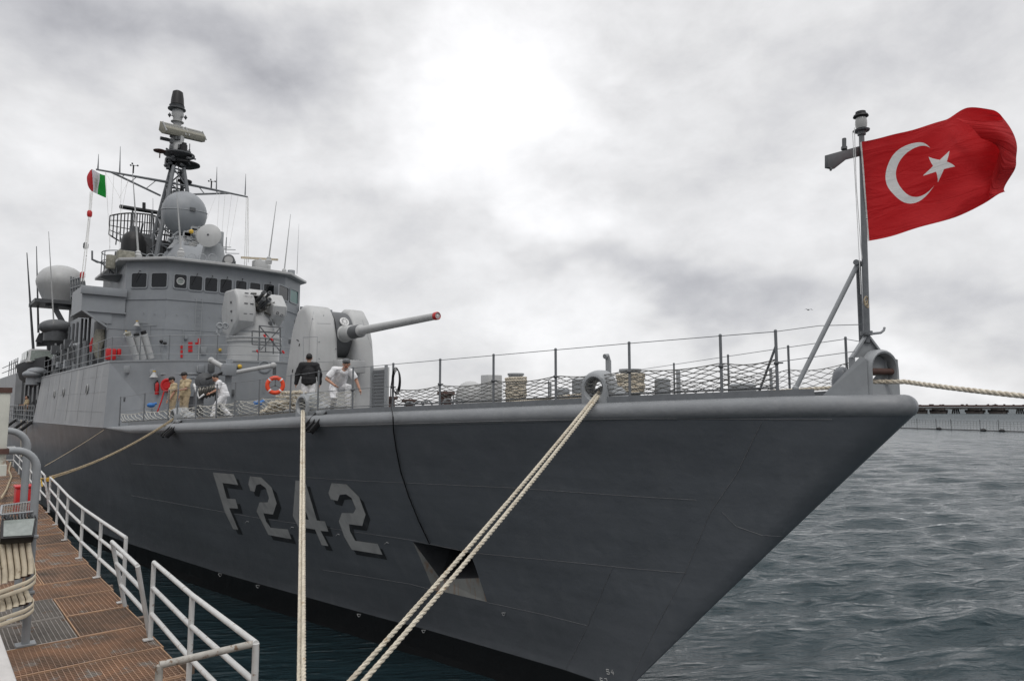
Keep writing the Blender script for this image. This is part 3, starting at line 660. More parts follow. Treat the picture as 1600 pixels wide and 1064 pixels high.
# rusty white cabinet post on the far left
yc = 8.0; cb = thing('rusty_cabinet', 'tall chipped white cabinet with orange panel and rust at the left edge', 'cabinet', P(-20, 1000, y=yc))
tr = P(17, 613, y=yc); bl = P(7, 760, y=yc)
zc0 = P(5, 742, y=yc).z; MB().box((tr.x - .045, yc + .2, (tr.z + zc0) / 2), (.09, .4, tr.z - zc0)).build('corner_post', 'cabw', cb, bevel=.01); MB().box((tr.x - .6, yc + .3, (tr.z + zc0) / 2 - .03), (.95, .3, tr.z - zc0 - .06)).build('side_panel', 'cabo', cb, bevel=.01)
MB().box((tr.x - .5, yc + .2, tr.z + .02), (1.02, .42, .05)).build('top_frame', 'brown', cb); MB().box((tr.x - .5, yc + .17, tr.z - .55), (1.03, .42, .05)).build('cross_frame', 'brown', cb)
MB().box((tr.x - .06, yc + .15, tr.z - .72), (.12, .5, .10)).build('hinge_block', 'cabw', cb); MB().box((tr.x - .7, yc + .2, (ZW + zc0) / 2), (.2, .2, zc0 - ZW)).build('cabinet_leg', 'brown', cb)
# pale concrete parapet
mb = MB(); mb.slab([(-1.6, -1.0), (.40, -1.0), (.40, 7.4), (-1.6, 7.4)], 2.6, 6.02)
o = mb.build('parapet', 'concrete', None, bevel=.03); tag(o, 'pale chipped concrete parapet at the bottom left corner', 'parapet')
o = MB().tube([P(8, 1060, z=ZW + .02), P(30, 700, z=ZW + .03)] , .02, 6)
lo = MB().tube([P(2, 778, z=ZW + .3), P(10, 765, z=ZW + .03), P(18, 745, z=ZW + .03), P(14, 735, z=ZW + .03), P(17, 722, z=ZW + .03)], .04, 6).build('hose', 'tanrope', None); tag(lo, 'thin pale hose trailing along the far walkway grating', 'hose')
# ---------------------------------------------------------------- guard rails, nets and deck fittings
def S3(y, side=-1, inset=.10, dz=0.0): return Vector((XC + side * (bd(y) - inset), y, zd(y) + dz))
def y_at(px, lo=4.6, hi=33):
    """station along the deck edge that shows at this column"""
    best = min(np.arange(lo, hi, .02), key=lambda y: abs(px - proj(S3(y))[0])); return float(best)
def proj(p):
    q = Vector(p) - CAM; d = q.dot(fw); return 800 + F * q.dot(rt) / d, 532 - F * q.dot(up) / d
stn = MB(); stn.cyl((0, 0, 0), (0, 0, 1.0), .024, 10); stn.cyl((0, 0, -.02), (0, 0, .10), .034, 10); stn.ball((0, 0, 1.0), .028, 8, 6)
gr_s = MB(); PX = [186, 224, 262, 276, 305, 337, 366, 404, 453, 496, 550, 613, 687, 771, 868, 985, 1128, 1215]
HT = 1.18
YS = [y_at(p) for p in PX]
tops = [S3(y, dz=HT) for y in YS]
gr_s.tube([S3(y, dz=HT - .01) for y in YS], .008, 6); gr_s.tube([S3(y, dz=.17) for y in np.arange(YS[-1], YS[0], .6)], .012, 6)
gr_s.tube([S3(y, dz=.58) for y in YS[:6]], .007, 6)
gr_s.tube([S3(YS[-1], dz=HT - .01), P(1280, 509, y=5.6), P(1350, 507, x=XC)], .007, 6); gr_s.tube([S3(YS[-1], dz=.62), P(1336, 549, x=XC - .25)], .007, 6)
grs = gr_s.build('guard_rail', 'rail', ship, label='starboard deck-edge guard rail facing the quay')
st0 = None
for i, y in enumerate(YS):
    p = S3(y)
    if st0 is None: m_ = MB(); [setattr(m_, a, getattr(stn, a)) for a in ('v', 'f', 'mi')]; st0 = m_.build('stanchion', 'rail', grs, world=(0, 0, 0)); st0.location = p - WL[grs.name]; st0.scale = (1, 1, HT)
    else: o = inst(st0, 'stanchion', p, grs); o.scale = (1.15 if i > 10 else 1,) * 2 + (HT,)
    if i > 9: MB().ball(p + Vector((-.01, 0, .60)), .05, 8, 6, sc_=(1, 1, .8)).cyl(p + Vector((-.01, 0, .6)), p + Vector((0, -.12, .6)), .015, 6).build('wire_tensioner', 'dgrey', grs)
MB().cyl(S3(YS[-1] + .45, inset=.35), S3(YS[-1], dz=.92), .022, 8).build('stanchion_brace', 'rail', grs)
# port side rail, seen through the nets
gp = MB(); YP = [5.6, 7.0, 8.8, 10.8, 13, 15.2, 17.5, 20, 22.5, 25]
gp.tube([P(1346, 534, x=XC)] + [S3(y, 1, dz=1.08) for y in YP], .007, 6); gp.tube([S3(y, 1, dz=.17) for y in np.arange(5.4, 26, .6)], .010, 6)
gps = gp.build('guard_rail', 'rail', ship, label='port guard rail on the far side of the deck')
for y in YP: o = inst(st0, 'stanchion', S3(y, 1), gps); o.scale = (1, 1, 1.1)
def net(name, y0, y1, side, h0, h1, cw, ch, r, m_, lean=0.0, one=False, seed=0, parent=None):
    """diamond mesh laced between the foot wire and a sagging head wire"""
    yy = np.arange(y0, y1 + .001, .1); Lc = [0]; base = [S3(y, side, .13) for y in yy]
    for a, b in zip(base, base[1:]): Lc.append(Lc[-1] + (b - a).length)
    posts = [y for y in (YS if side < 0 else YP) if y0 - .3 <= y <= y1 + .3]; rs = np.random.RandomState(seed)
    def pt(s, v):
        y = float(np.interp(s, Lc, yy)); b = S3(y, side, .13)
        k = [abs(y - q) for q in posts]; ps = sorted(posts)
        sag = 0
        for a_, b_ in zip(ps, ps[1:]):
            if a_ <= y <= b_: f = (y - a_) / max(.1, b_ - a_); sag = 4 * f * (1 - f)
        h = float(np.interp(y, [y0, y1], [h0, h1])) - .07 * sag
        wob = .02 * sin(s * 9 + v * 5) + .012 * sin(s * 23 + v * 11)
        return b + Vector((-side * (lean * v - .09 * sag * v * (1 - v) * 4) , 0, .15 + (h - .15) * v + wob * v * (1 - v) * 3))
    mb = MB(); n = int(Lc[-1] / cw); rows_ = max(2, int(round((h0 + h1) / 2 / ch)))
    for dr in ((1, -1) if not one else (1,)):
        for k in range(-rows_, n + rows_ + 1):
            q = []
            for j in range(2 * rows_ + 1):
                s = (k + dr * j / 2.0) * cw; v = j / (2 * rows_)
                if -.001 <= s <= Lc[-1]: q.append(pt(s, v))
                else:
                    if len(q) > 1: mb.tube(q, r, 4, caps=False)
                    q = []
            if len(q) > 1: mb.tube(q, r, 4, caps=False)
    if not one or True:
        for k in range(0, 2 * n):   # knots
            for j in range(1, 2 * rows_):
                s = k * cw / 2
                if (k + j) % 2 == 0 and s < Lc[-1] and not one: mb.ball(pt(s, j / (2 * rows_)), r * 1.8, 5, 4)
    mb.tube([pt(s, 1) for s in np.arange(0, Lc[-1], .15)], r * 1.3, 5); mb.tube([pt(s, 0) for s in np.arange(0, Lc[-1], .3)], r * 1.2, 5)
    return mb.build(name, m_, parent or ship)
net('safety_net', YS[-1], YS[11], -1, .68, .56, .30, .135, .0078, 'backlitnet', seed=1).__setitem__('label', 'diamond-mesh net coloured dark as if backlit on the forward starboard rail')
net('safety_net', 5.3, 14.5, 1, .62, .60, .40, .16, .006, 'backlitnet', seed=2).__setitem__('label', 'diamond-mesh net coloured dark as if backlit on the far port rail')
net('safety_net', YS[10], YS[6], -1, .62, .62, .42, .17, .009, 'whitenet', seed=3, lean=.05).__setitem__('label', 'pale rope net amidships')
net('safety_net', YS[6], YS[3], -1, .60, .55, .52, .19, .011, 'whitenet', seed=5, lean=.05, one=False).__setitem__('label', 'pale rope net by the khaki sailors')
net('safety_net', YS[3], YS[0], -1, .50, .50, .42, .24, .013, 'whitenet', seed=6, one=True).__setitem__('label', 'aftmost pale slanting rope net')
gr_ = MB(); gr_.tube([S3(y, dz=.62) for y in YS[6:12]], .008, 6); gr_.build('guard_wire', 'rail', ship)

# hawse / closed chocks on the deck edge
def chock(y, sc_=1.0, side=-1):
    c = S3(y, side, .16, dz=.0); ax = plan_n(y); ax = Vector((ax.x * (-side), ax.y, 0)); tv = Vector((-ax.y, ax.x, 0)); mb = MB(); n = 28
    def ringp(t, rx, rz, off):
        a = 2 * pi * t / n; x_, z_ = cos(a) * rx, sin(a) * rz
        if z_ < 0 and rz > .29: x_ = rx * (1 if x_ > 0 else -1) * min(1, abs(cos(a)) * 2.5); z_ = max(z_ * 1.1, -.36)
        return c + tv * x_ * sc_ + Vector((0, 0, (.30 + z_) * sc_)) + ax * off
    prof = [(.34, .40, -.34), (.335, .39, -.10), (.31, .36, .05), (.27, .31, .13), (.22, .25, .14), (.175, .20, .08), (.155, .18, -.05), (.17, .19, -.34)]
    for rx, rz, off in prof: mb.v += [tuple(ringp(t, rx, rz, off)) for t in range(n)]
    m_ = len(prof)
    for i in range(m_):
        for t in range(n):
            j = (i + 1) % m_; mb.f.append((i * n + t, i * n + (t + 1) % n, j * n + (t + 1) % n, j * n + t)); mb.mi.append(0)
    o = mb.build('mooring_chock', 'hull', ship, smooth=50); o.data.materials[0] = M['gpipe']
    bmn = bmesh.new(); bmn.from_mesh(o.data); bmesh.ops.recalc_face_normals(bmn, faces=bmn.faces); bmn.to_mesh(o.data); bmn.free()
    MB().lathe([(.50 * sc_, -.02), (.44 * sc_, .10), (.36 * sc_, .22), (.25 * sc_, .34), (.1, .40)], c + ax * -.36 + tv * .16, (0, 0, 1), 28).build('chock_foot', 'gpipe', ship)
    return c + Vector((0, 0, .26 * sc_)) + ax * .1
y1 = y_at(928); y2 = y_at(473); y3 = y_at(272); y4 = y_at(1180)
CH1 = chock(y1, 1.0); CH2 = chock(y2, .95); CH3 = chock(y3, .8)
# bow roller chock over the stem with its gusset plates
zb = 7.38
pA = [(XC - .30, 5.75), (XC + .30, 5.75)]
fl_ = P(1310, 613, x=XC - .42); ft = P(1372, 560, x=XC - .34)
for sx in (-1, 1):
    x_ = XC + sx * .30; yq = 4.74 - sx * .13
    bw = MB(); bw.prism([(x_ + sx * .12, yq + .72, zb - .02), (x_, yq - .02, zb - .02), (x_, yq - .02, zb + .62), (x_, yq + .08, zb + .66)], (sx * .03, 0, 0)).build('bow_chock_gusset', 'gpipe', ship)
mb = MB(); n = 24; c0 = Vector((XC, 4.74, zb + .40)); prof = [(.33, .12), (.33, .0), (.32, -.05), (.29, -.08), (.262, -.07), (.245, -.02), (.24, .04), (.245, .12)]
for r_, off in prof:
    for t in range(n):
        a = 2 * pi * t / n; z_ = sin(a) * (r_ + .02); x_ = cos(a) * r_
        if z_ < 0: z_ = max(z_ * 1.6, -.44 if r_ > .28 else -.25); x_ = (r_ if x_ > 0 else -r_) * min(1, abs(cos(a)) * 2.2)
        mb.v.append((c0.x + x_ * cos(.42) + off * sin(.42), c0.y - x_ * sin(.42) + off * cos(.42), c0.z + z_ + .04))
for i in range(len(prof)):
    for t in range(n): j = (i + 1) % len(prof); mb.f.append((i * n + t, i * n + (t + 1) % n, j * n + (t + 1) % n, j * n + t)); mb.mi.append(0)
bo = mb.build('bow_chock', 'gpipe', ship, smooth=45)
bmn = bmesh.new(); bmn.from_mesh(bo.data); bmesh.ops.recalc_face_normals(bmn, faces=bmn.faces); bmn.to_mesh(bo.data); bmn.free()
def bq(x_, off, z_): return Vector((c0.x + x_ * cos(.42) + off * sin(.42), c0.y - x_ * sin(.42) + off * cos(.42), c0.z + z_ + .04))
MB().cyl(bq(-.24, .02, -.03), bq(.24, .02, -.03), .055, 16).build('roller', 'brown', bo)
MB().prism([bq(.245 * cos(radians(a)), .10, .25 * sin(radians(a))) for a in range(0, 181, 15)] + [bq(-.245, .10, -.10), bq(.245, .10, -.10)], bq(0, .13, 0) - bq(0, .10, 0)).build('chock_hood', 'gpipe', bo)
# jackstaff
SB = P(1354, 522, x=XC); STP = P(1346, 203, x=XC)
js = MB(); js.tube([SB + Vector((0, .0, -.15)), SB.lerp(STP, .5), STP], [.055, .05, .045], 16)
jk = js.build('jackstaff', 'rail', ship)
ap = SB + Vector((0, 0, -.05)); z0 = zb
for sx in (-1, 1):
    MB().bar(ap + rt * sx * .03, ap + rt * sx * .29 + Vector((0, 0, -.37)), .11, .03).bar(ap + rt * sx * .28 + Vector((0, 0, -.36)), ap + rt * sx * .28 + Vector((0, 0, z0 - ap.z)), .10, .035).build('tabernacle_leg', 'gpipe', jk)
MB().prism([ap - rt * .26 + Vector((0, 0, -.36)), ap + rt * .26 + Vector((0, 0, -.36)), ap + rt * .03 + Vector((0, 0, -.05)), ap - rt * .03 + Vector((0, 0, -.05))], Vector((fw.x, fw.y, 0)) * .03).build('tabernacle_plate', 'gpipe', jk)
MB().bar((ap.x, ap.y + .02, ap.z - .56), (ap.x, ap.y + .02, z0), .05, .05).build('tabernacle_post', 'rail', jk)
MB().cyl(SB + Vector((0, 0, -.02)), SB + Vector((0, 0, .05)), .10, 12).cyl(SB + Vector((-.12, 0, .02)), SB + Vector((.14, 0, .02)), .02, 8).build('clamp', 'rail', jk)
MB().tube([P(1356, 522, y=4.9), P(1376, 520, y=4.9), P(1381, 516, y=4.9), P(1382, 512, y=4.9)], .022, 8).build('hook', 'rail', jk)
BR = P(1341, 411, x=XC)
MB().tube([P(1243, 607, x=XC - .75), BR], .042, 12).ball(P(1243, 607, x=XC - .75), .06, 8, 6).build('stay', 'gpipe', jk); MB().tube([(XC + .75, 5.36, zb), BR + Vector((0, 0, .02))], .042, 12).build('stay', 'rail', jk)
MB().cyl(BR + Vector((-.10, 0, .0)), BR + Vector((.12, 0, 0)), .05, 10).build('stay_clamp', 'rail', jk)
LT = STP
MB().lathe([(.13, 0), (.14, .02), (.06, .05), (.06, .02)], LT + Vector((0, 0, -.03)), seg=20).cyl(LT + Vector((0, 0, -.1)), LT, .07, 12).build('lantern_plate', 'rail', jk)
MB().lathe([(.085, 0), (.095, .04), (.10, .10), (.095, .16), (.085, .20)], LT + Vector((0, 0, .02)), seg=20).build('lantern_glass', 'lamp', jk)
MB().lathe([(.10, 0), (.13, .02), (.12, .05), (.08, .06), (.09, .07), (.085, .11), (.02, .13)], LT + Vector((0, 0, .22)), seg=20).build('lantern_cap', 'black', jk)
ya = P(1344, 238, x=XC)
MB().prism([P(1345, 228, y=ya.y), P(1345, 244, y=ya.y), P(1322, 250, y=ya.y), P(1304, 264, y=ya.y), P(1294, 262, y=ya.y), P(1294, 242, y=ya.y)], (0, .06, 0)).cyl(P(1298, 262, y=ya.y), P(1298, 267, y=ya.y), .02, 8).build('yard_bracket', 'dgrey', jk, bevel=.006)
MB().cyl(P(1319, 232, y=ya.y + .03), P(1319, 217, y=ya.y + .03), .035, 12).cyl(P(1319, 234, y=ya.y + .03), P(1319, 230, y=ya.y + .03), .05, 12).build('signal_light', 'dgrey', jk)
MB().tube([P(1335, 200, y=4.85), P(1338, 290, y=4.85), P(1345, 385, y=4.85), P(1347, 405, y=4.86)], .007, 6).tube([P(1332, 205, y=4.83), P(1342, 390, y=4.85), P(1345, 460, y=4.86)], .006, 6).build('halyard', 'white', jk)
MB().torus(P(1353, 470, y=4.86), .07, .012, (0, 1, .2), 16, 6).torus(P(1354, 476, y=4.86), .06, .012, (0, 1, -.2), 16, 6).build('coiled_halyard', 'tanrope', jk)
# fairlead cowl beside the tabernacle
MB().lathe([(.02, .52), (.08, .50), (.14, .42), (.17, .28), (.18, 0), (.18, -.0)][::-1], (XC + .0, 5.42, zb), seg=24).build('deck_cowl', 'hull', ship)
# deck gear of the forecastle
def dpt(px, x): q = P(px, 600, x=x); return Vector((q.x, q.y, zd(q.y)))
def bitts(px, x, w_, h_, nt_, label, px2=None):
    c = dpt(px, x); b = MB().cyl(c, c + Vector((0, 0, h_ + .06)), w_ * .55, 20).lathe([(w_ * .62, h_ + .02), (w_ * .62, h_ + .07)], c, seg=20).cyl(c, c + Vector((0, 0, .05)), w_ * 1.2, 20)
    b.build('bollard', 'gpipe', ship); r = .032; mb = MB(); pts = []; rs = random.Random(px)
    for i in range(nt_ * 20):
        a = 2 * pi * i / 20; rr_ = w_ * .62 + .03 + .02 * (i // (nt_ * 5) % 2); z = .22 + (h_ - .26) * (i / (nt_ * 20)); pts.append(c + Vector((cos(a) * rr_, sin(a) * rr_, z + .004 * rs.random())))
    strand_rope(mb, pts, r, pitch=.2, step=8, seg=5)
    o = mb.build('rope_turns', 'rope', None); tag(o, label, 'rope'); return c
RB1 = bitts(806, 12.0, .36, .90, 10, 'mooring rope wound in turns on the middle deck bollard')
RB2 = bitts(985, 11.9, .40, .70, 9, 'mooring rope wound on the deck bollard right of the quay-side chock')
for p, x, r, h in ((1035, 12.2, .17, .50), (1160, 12.6, .26, .30), (765, 12.8, .3, .62), (908, 12.9, .24, .72), (1060, 13.4, .05, .75), (880, 13.6, .18, .55)):
    c = dpt(p, x); MB().lathe([(r * 1.1, 0), (r * 1.1, .03), (r, .03), (r, h), (r * .8, h + .03), (.01, h + .04)], c, seg=20).build('deck_vent', 'gpipe', ship)
c = dpt(735, 12.3); MB().lathe([(.44, 0), (.44, .45), (.40, .66), (.29, .82), (.14, .90), (.01, .92)], c, seg=28).build('domed_vent', 'lgrey', ship)
c = dpt(770, 12.1); MB().box(c + Vector((-.05, 0, .50)), (.5, .34, 1.0)).build('deck_locker', 'lgrey', ship, bevel=.02)
for p, x, zz in ((697, 13, .62), (610, 13.4, .70), (640, 14.2, .6)):
    c = dpt(p, x); MB().lathe([(.30, 0), (.30, .06), (.20, .09), (.17, zz), (.30, zz + .05), (.28, zz + .14)], c, seg=20).build('capstan', 'brown', ship)
# anchor chain lying on deck
mb = MB(); rs = random.Random(5)
for run in range(4):
    a = dpt(628, 10.6 + run * .55); b = dpt(745, 11.2 + run * .5); n = 44
    for i in range(n):
        c = a.lerp(b, i / n) + Vector((rs.uniform(-.03, .03), 0, .07 + .05 * rs.random())); d = (b - a).normalized(); u, v, _ = frame(d); u = u if i % 2 else v
        mb.tube([c + d * (.085 * cos(2 * pi * k / 10)) + u * (.045 * sin(2 * pi * k / 10)) for k in range(10)], .020, 5, closed=True)
mb.build('anchor_chain', 'black', ship, smooth=60)
for p in (640, 655, 668, 700, 716): c = dpt(p, 9.6); MB().torus(c + Vector((0, 0, .14)), .12, .022, rt.cross(Vector((0, 0, 1))), 18, 6).cyl(c, c + Vector((0, 0, .14)), .03, 6).build('handwheel', 'gpipe', ship)
for p, h in ((905, .6), (1205, .6), (860, .7)): c = dpt(p, 12.6); MB().cyl(c, c + Vector((0, 0, h)), .03, 8).build('vent_pipe', 'gpipe', ship)
c = dpt(951, 11.7); MB().cyl(c, c + Vector((0, 0, 1.0)), .065, 10).tube([c + Vector((0, 0, .98)), c + Vector((-.04, 0, 1.1)), c + Vector((-.12, 0, 1.08))], .06, 8).build('vent_pipe', 'gpipe', ship)
# ropes lying along the deck behind the nets
def deckrope(label, pts, r=.034, m_='rope'):
    o = strand_rope(MB(), pts, r).build('mooring_rope', m_, None); tag(o, label, 'rope', None); return o
deckrope('rope lying on deck between the middle bollard and the chock', [dpt(610, 11.2) + Vector((0, 0, .05)), dpt(640, 11) + Vector((0, 0, .05)), RB1 + Vector((-.42, -.1, .18)), CH1 + Vector((.75, .3, .0)), CH1 + Vector((.2, .05, 0))])
deckrope('second rope running beside it into the chock', [RB1 + Vector((-.42, -.05, .10)), CH1 + Vector((.8, .5, -.08)), CH1 + Vector((.2, .1, -.06))])
deckrope('rope led from the right bollard forward to the bow chock', [RB2 + Vector((-.3, -.3, .12)), dpt(1060, 11.6) + Vector((0, 0, .08)), dpt(1150, 11.9) + Vector((0, 0, .10)), Vector((XC - .15, 5.6, zb + .14)), Vector((XC - .05, 4.7, zb + .235))], m_='rope')
# flaked heap of rope amidships and ropes along the waterway
mb = MB(); rs = random.Random(2)
for i in range(46):
    y = y_at(428) + rs.uniform(-1.0, 1.2); c = S3(y, inset=rs.uniform(.45, 1.0)); z = .08 + .75 * rs.random() * max(0, 1 - abs(y - y_at(430)) / 1.9); pts = []
    for k in range(13): a = pi * k / 12; pts.append(c + Vector((.22 * sin(a) * rs.choice([1, -1]) + rs.uniform(-.02, .02), .62 * cos(a), z + .02 * sin(k * 2))))
    strand_rope(mb, pts, .034, step=7, seg=5)
o = mb.build('rope_heap', 'rope', None); tag(o, 'heap of flaked pale rope below the orange life ring', 'rope')
for k in range(3): deckrope(('long rope along the deck edge nearest the net foot', 'long rope along the deck edge, inner of three', 'long rope along the deck edge, middle of three')[k], [S3(y, inset=.32 + k * .11, dz=.06 + .05 * (k == 1)) for y in np.arange(y_at(475), y_at(285), .5)])
# black discharge chutes on the gunwale
def chute(y, dx=0, sc_=1.0):
    c = S3(y, inset=-.02, dz=-.05); n_ = plan_n(y); t_ = Vector((-n_.y, n_.x, 0)); mb = MB()
    for s in (-1, 1):
        a = c + t_ * s * .11 * sc_ - n_ * .1 + Vector((0, 0, .08)); b = c + t_ * s * .11 * sc_ + n_ * .42 * sc_ + Vector((0, 0, -.40 * sc_)); mb.bar(a, b, .17 * sc_, .04)
        mb.bar(a + t_ * s * .09, b + t_ * s * .09, .03, .16)
    mb.bar(c - n_ * .1 + Vector((0, 0, .1)), c + n_ * .42 * sc_ + Vector((0, 0, -.36 * sc_)), .05, .10)
    o = mb.build('scupper_chute', 'black', ship, bevel=.008); MB().box(c - n_ * .12 + Vector((0, 0, .10)), (.30, .34, .10)).build('chute_bracket', 'gpipe', ship, bevel=.02)
chute(y_at(502) - .1); chute(y_at(281) - .1)
for y in (56.5, 60.5, 67): chute(y, sc_=1.6)
# upright folded brow (gangway panel) on deck
a = P(566, 631, z=zd(y_at(575)) + .1); ya_ = y_at(566); yb_ = y_at(590)
g0 = S3(ya_, inset=.35); g1 = S3(yb_, inset=.35); gz = 1.15
pnl = MB().prism([g0 + Vector((0, 0, .05)), g1 + Vector((0, 0, .05)), g1 + Vector((0, 0, gz)), g0 + Vector((0, 0, gz))], (.10, .04, 0)).build('folded_brow', 'lgrey', ship, bevel=.01)
mb = MB(); gd = (g1 - g0)
for k in range(12): z = .12 + k * .085; mb.bar(g0 + gd * .12 + Vector((-.02, -.01, z)), g0 + gd * .88 + Vector((-.02, -.01, z)), .02, .06)
mb.build('brow_tread', 'rail', pnl)
mb = MB(); 
for f in (.02, .98): mb.bar(g0 + gd * f + Vector((-.02, -.01, 0)), g0 + gd * f + Vector((-.02, -.01, gz + .04)), .05, .07)
mb.build('brow_frame', 'gpipe', pnl)
# black cable hanging over the side and its loops
cab = MB().tube(cable_pts, .016, 6); cc = S3(y_at(613), inset=.1)
lp = []
for k in range(60): a = 2 * pi * k / 20; lp.append(cc + Vector((-.05 + .02 * (k // 20), .17 * cos(a) - .2, .78 + .30 * sin(a) - .03 * (k // 20))))
cab.tube([cable_pts[0], cc + Vector((-.06, 0, .2)), cc + Vector((-.06, 0, .6))] + lp, .013, 6)
o = cab.build('hanging_cable', 'black', None); tag(o, 'thin black cable looped on the rail and hanging down the hull', 'cable')

# ---------------------------------------------------------------- superstructure
Z1 = 9.06
def mirror(pl): return pl + [(2 * XC - x, y) for x, y in reversed(pl) if abs(x - XC) > .01]
A1 = (6.05, 33.4); B1 = tuple(P(265, 563, z=Z1)[:2]); C1 = tuple(P(326, 563, z=Z1 + .03)[:2])
B1 = (7.75, 30.9); C1 = (9.3, 29.6); D1 = (12.5, 28.9)
print('B1', proj((B1[0], B1[1], Z1)), 'C1', proj((C1[0], C1[1], Z1)), 'D1', proj((12.5, 28.9, Z1)))
mb = MB(); pl0 = [(XC - bd(33.4) + .01, 33.4), (B1[0] - .05, B1[1] - .02), (C1[0], C1[1]), D1]
plan_top = mirror([A1, B1, C1, D1]) ; base = mirror([(5.90, 33.0), (B1[0] - .03, B1[1]), C1, D1])
ft = [(6.05, 55.0), A1, B1, C1, D1, (2 * XC - C1[0], C1[1]), (2 * XC - B1[0], B1[1]), (2 * XC - 6.05, 33.4), (2 * XC - 6.05, 55.0)]
fb = [(5.84, 56.2), (5.88, 33.1), (B1[0] - .03, B1[1]), C1, D1, (2 * XC - C1[0], C1[1]), (2 * XC - B1[0] + .03, B1[1]), (2 * XC - 5.88, 33.1), (2 * XC - 5.84, 56.2)]
zb_ = [6.10, 6.28] + [6.3] * 5 + [6.28, 6.10]; n = 9
vs = [(x, y, z) for (x, y), z in zip(fb, zb_)] + [(x, y, Z1) for x, y in ft]
dh = MB(); dh.add(vs, [tuple(range(n, 2 * n))[::-1]] + [(i, i + n, (i + 1) % n + n, (i + 1) % n) for i in range(n)])
dh.f = [f[::-1] for f in dh.f]; dh.mi = [0] * len(dh.f); 
for i, f in enumerate(dh.f):
    c = sum((Vector(dh.v[j]) for j in f), Vector()) / len(f)
    if abs(abs(c.x - XC) - 6.5) < .25 and i > 0: dh.mi[i] = 1
deckhouse = dh.build('deckhouse', ['grey', 'side'], ship, smooth=0)
bmn = bmesh.new(); bmn.from_mesh(deckhouse.data); bmesh.ops.recalc_face_normals(bmn, faces=bmn.faces); bmn.to_mesh(deckhouse.data); bmn.free()
# edge coaming of 01 deck
mb = MB()
for a, b in zip(ft[:-1], ft[1:]): mb.bar((a[0], a[1], Z1 + .03), (b[0], b[1], Z1 + .03), .05, .07)
mb.build('deck_edge_bar', 'gpipe', deckhouse)
# portholes on the side: open vertical slots
for px, py in ((85, 616), (99, 613), (136, 608)):
    c = P(px, py, x=5.955); MB().lathe([(.25, 0), (.25, .02), (.20, .03), (.195, .02)], c + Vector((.0, 0, 0)), (-1, 0, .08), 20).build('porthole', 'lgrey', deckhouse); MB().lathe([(.195, 0), (.001, .001)], c + Vector((-.034, 0, .003)), (-1, 0, .08), 20).build('porthole_glass', 'black', deckhouse)
# plating seams of the side
mb = MB()
for za in (6.95, 7.8, 8.5): mb.tube([(5.865 + (za - 6.2) * .068 - .004, y, za) for y in np.arange(33.6, 55.5, 1.0)], .006, 4)
for y in (36, 39.5, 43, 47, 51): mb.tube([(5.88 - .012, y, 6.4), (6.05 - .008, y, 9.0)], .006, 4)
mb.build('plate_seam', 'side', deckhouse)
FA, FB_, FC, FD = A1, B1, C1, D1
def wall_at(px, py, segs, off=0.0):
    for a, b in segs:
        p = PW(px, py, a, b); xs = sorted((a[0], b[0])); 
        if xs[0] - .001 <= p.x <= xs[1] + .001: return PW(px, py, a, b, off), (a, b)
    return PW(px, py, *segs[-1], off), segs[-1]
SG1 = [(A1, B1), (B1, C1), (C1, D1), (D1, (2 * XC - C1[0], C1[1]))]
def wn_(seg): a, b = seg; n = Vector((-(b[1] - a[1]), b[0] - a[0], 0)).normalized(); return n if n.y < 0 else -n
def lampw(px, py, segs, par, s=1.0):
    p, sg = wall_at(px, py, segs, .0); n = wn_(sg); q = p + n * .22 * s
    MB().lathe([(.05 * s, .16 * s), (.06 * s, .10 * s), (.09 * s, .05 * s), (.17 * s, -.08 * s), (.15 * s, -.09 * s)][::-1], q, seg=14).tube([p, p + n * .12 + Vector((0, 0, .1)), q + Vector((0, 0, .14 * s))], .018, 6).build('wall_lamp', 'lgrey', par)
    MB().cyl(q + Vector((0, 0, .15 * s)), q + Vector((0, 0, .20 * s)), .06 * s, 10).build('lamp_base', 'yellow', par)
lampw(247, 587, SG1, deckhouse); lampw(497 / 3.8 + 160 + 170, 584, SG1, deckhouse, .8)
p, sg = wall_at(248, 607, SG1, .05); n = wn_(sg)
ex = MB().lathe([(.07, 0), (.08, .05), (.08, .42), (.04, .50), (.02, .52)], p + n * .05 + Vector((0, 0, -.25)), seg=12).build('fire_extinguisher', 'red', deckhouse); MB().tube([p + n * .1 + Vector((0, 0, .28)), p + n * .2 + Vector((0, 0, .2)), p + n * .16 + Vector((0, 0, -.1))], .015, 6).cyl(p + n * .05 + Vector((0, 0, .26)), p + n * .05 + Vector((0, 0, .34)), .03, 8).build('extinguisher_valve', 'black', deckhouse)
p, sg = wall_at(264, 602, SG1, .05); n = wn_(sg)
MB().torus(p + n * .08, .22, .07, n, 24, 8).cyl(p, p + n * .16, .15, 16).build('hose_reel', 'red', deckhouse)
MB().tube([p + n * .2 + Vector((-.05, 0, -.2)), p + n * .2 + Vector((-.16, 0, -.7)), p + n * .15 + Vector((-.3, 0, -1.1))], .03, 6).build('reel_hose', 'red', deckhouse)
for px, py, r in ((301, 604, .36), (413, 573, .22)):
    p, sg = wall_at(px, py, SG1); n = wn_(sg); MB().lathe([(r + .05, 0), (r + .05, .05), (r, .06), (r, .02)], p, n, 28).build('round_hatch_rim', 'grey', deckhouse); MB().lathe([(r, 0), (.001, .001)], p + n * .018, n, 28).build('round_opening', 'black', deckhouse)
p, sg = wall_at(301, 640, SG1); n = wn_(sg); u = Vector((-n.y, n.x, 0)); MB().prism([p + u * .4 + Vector((0, 0, -.3)), p - u * .36 + Vector((0, 0, -.3)), p - u * .36 + Vector((0, 0, .95)), p + u * .4 + Vector((0, 0, .95))], n * .02).build('doorway_shadow_gap', 'darkwall', deckhouse)
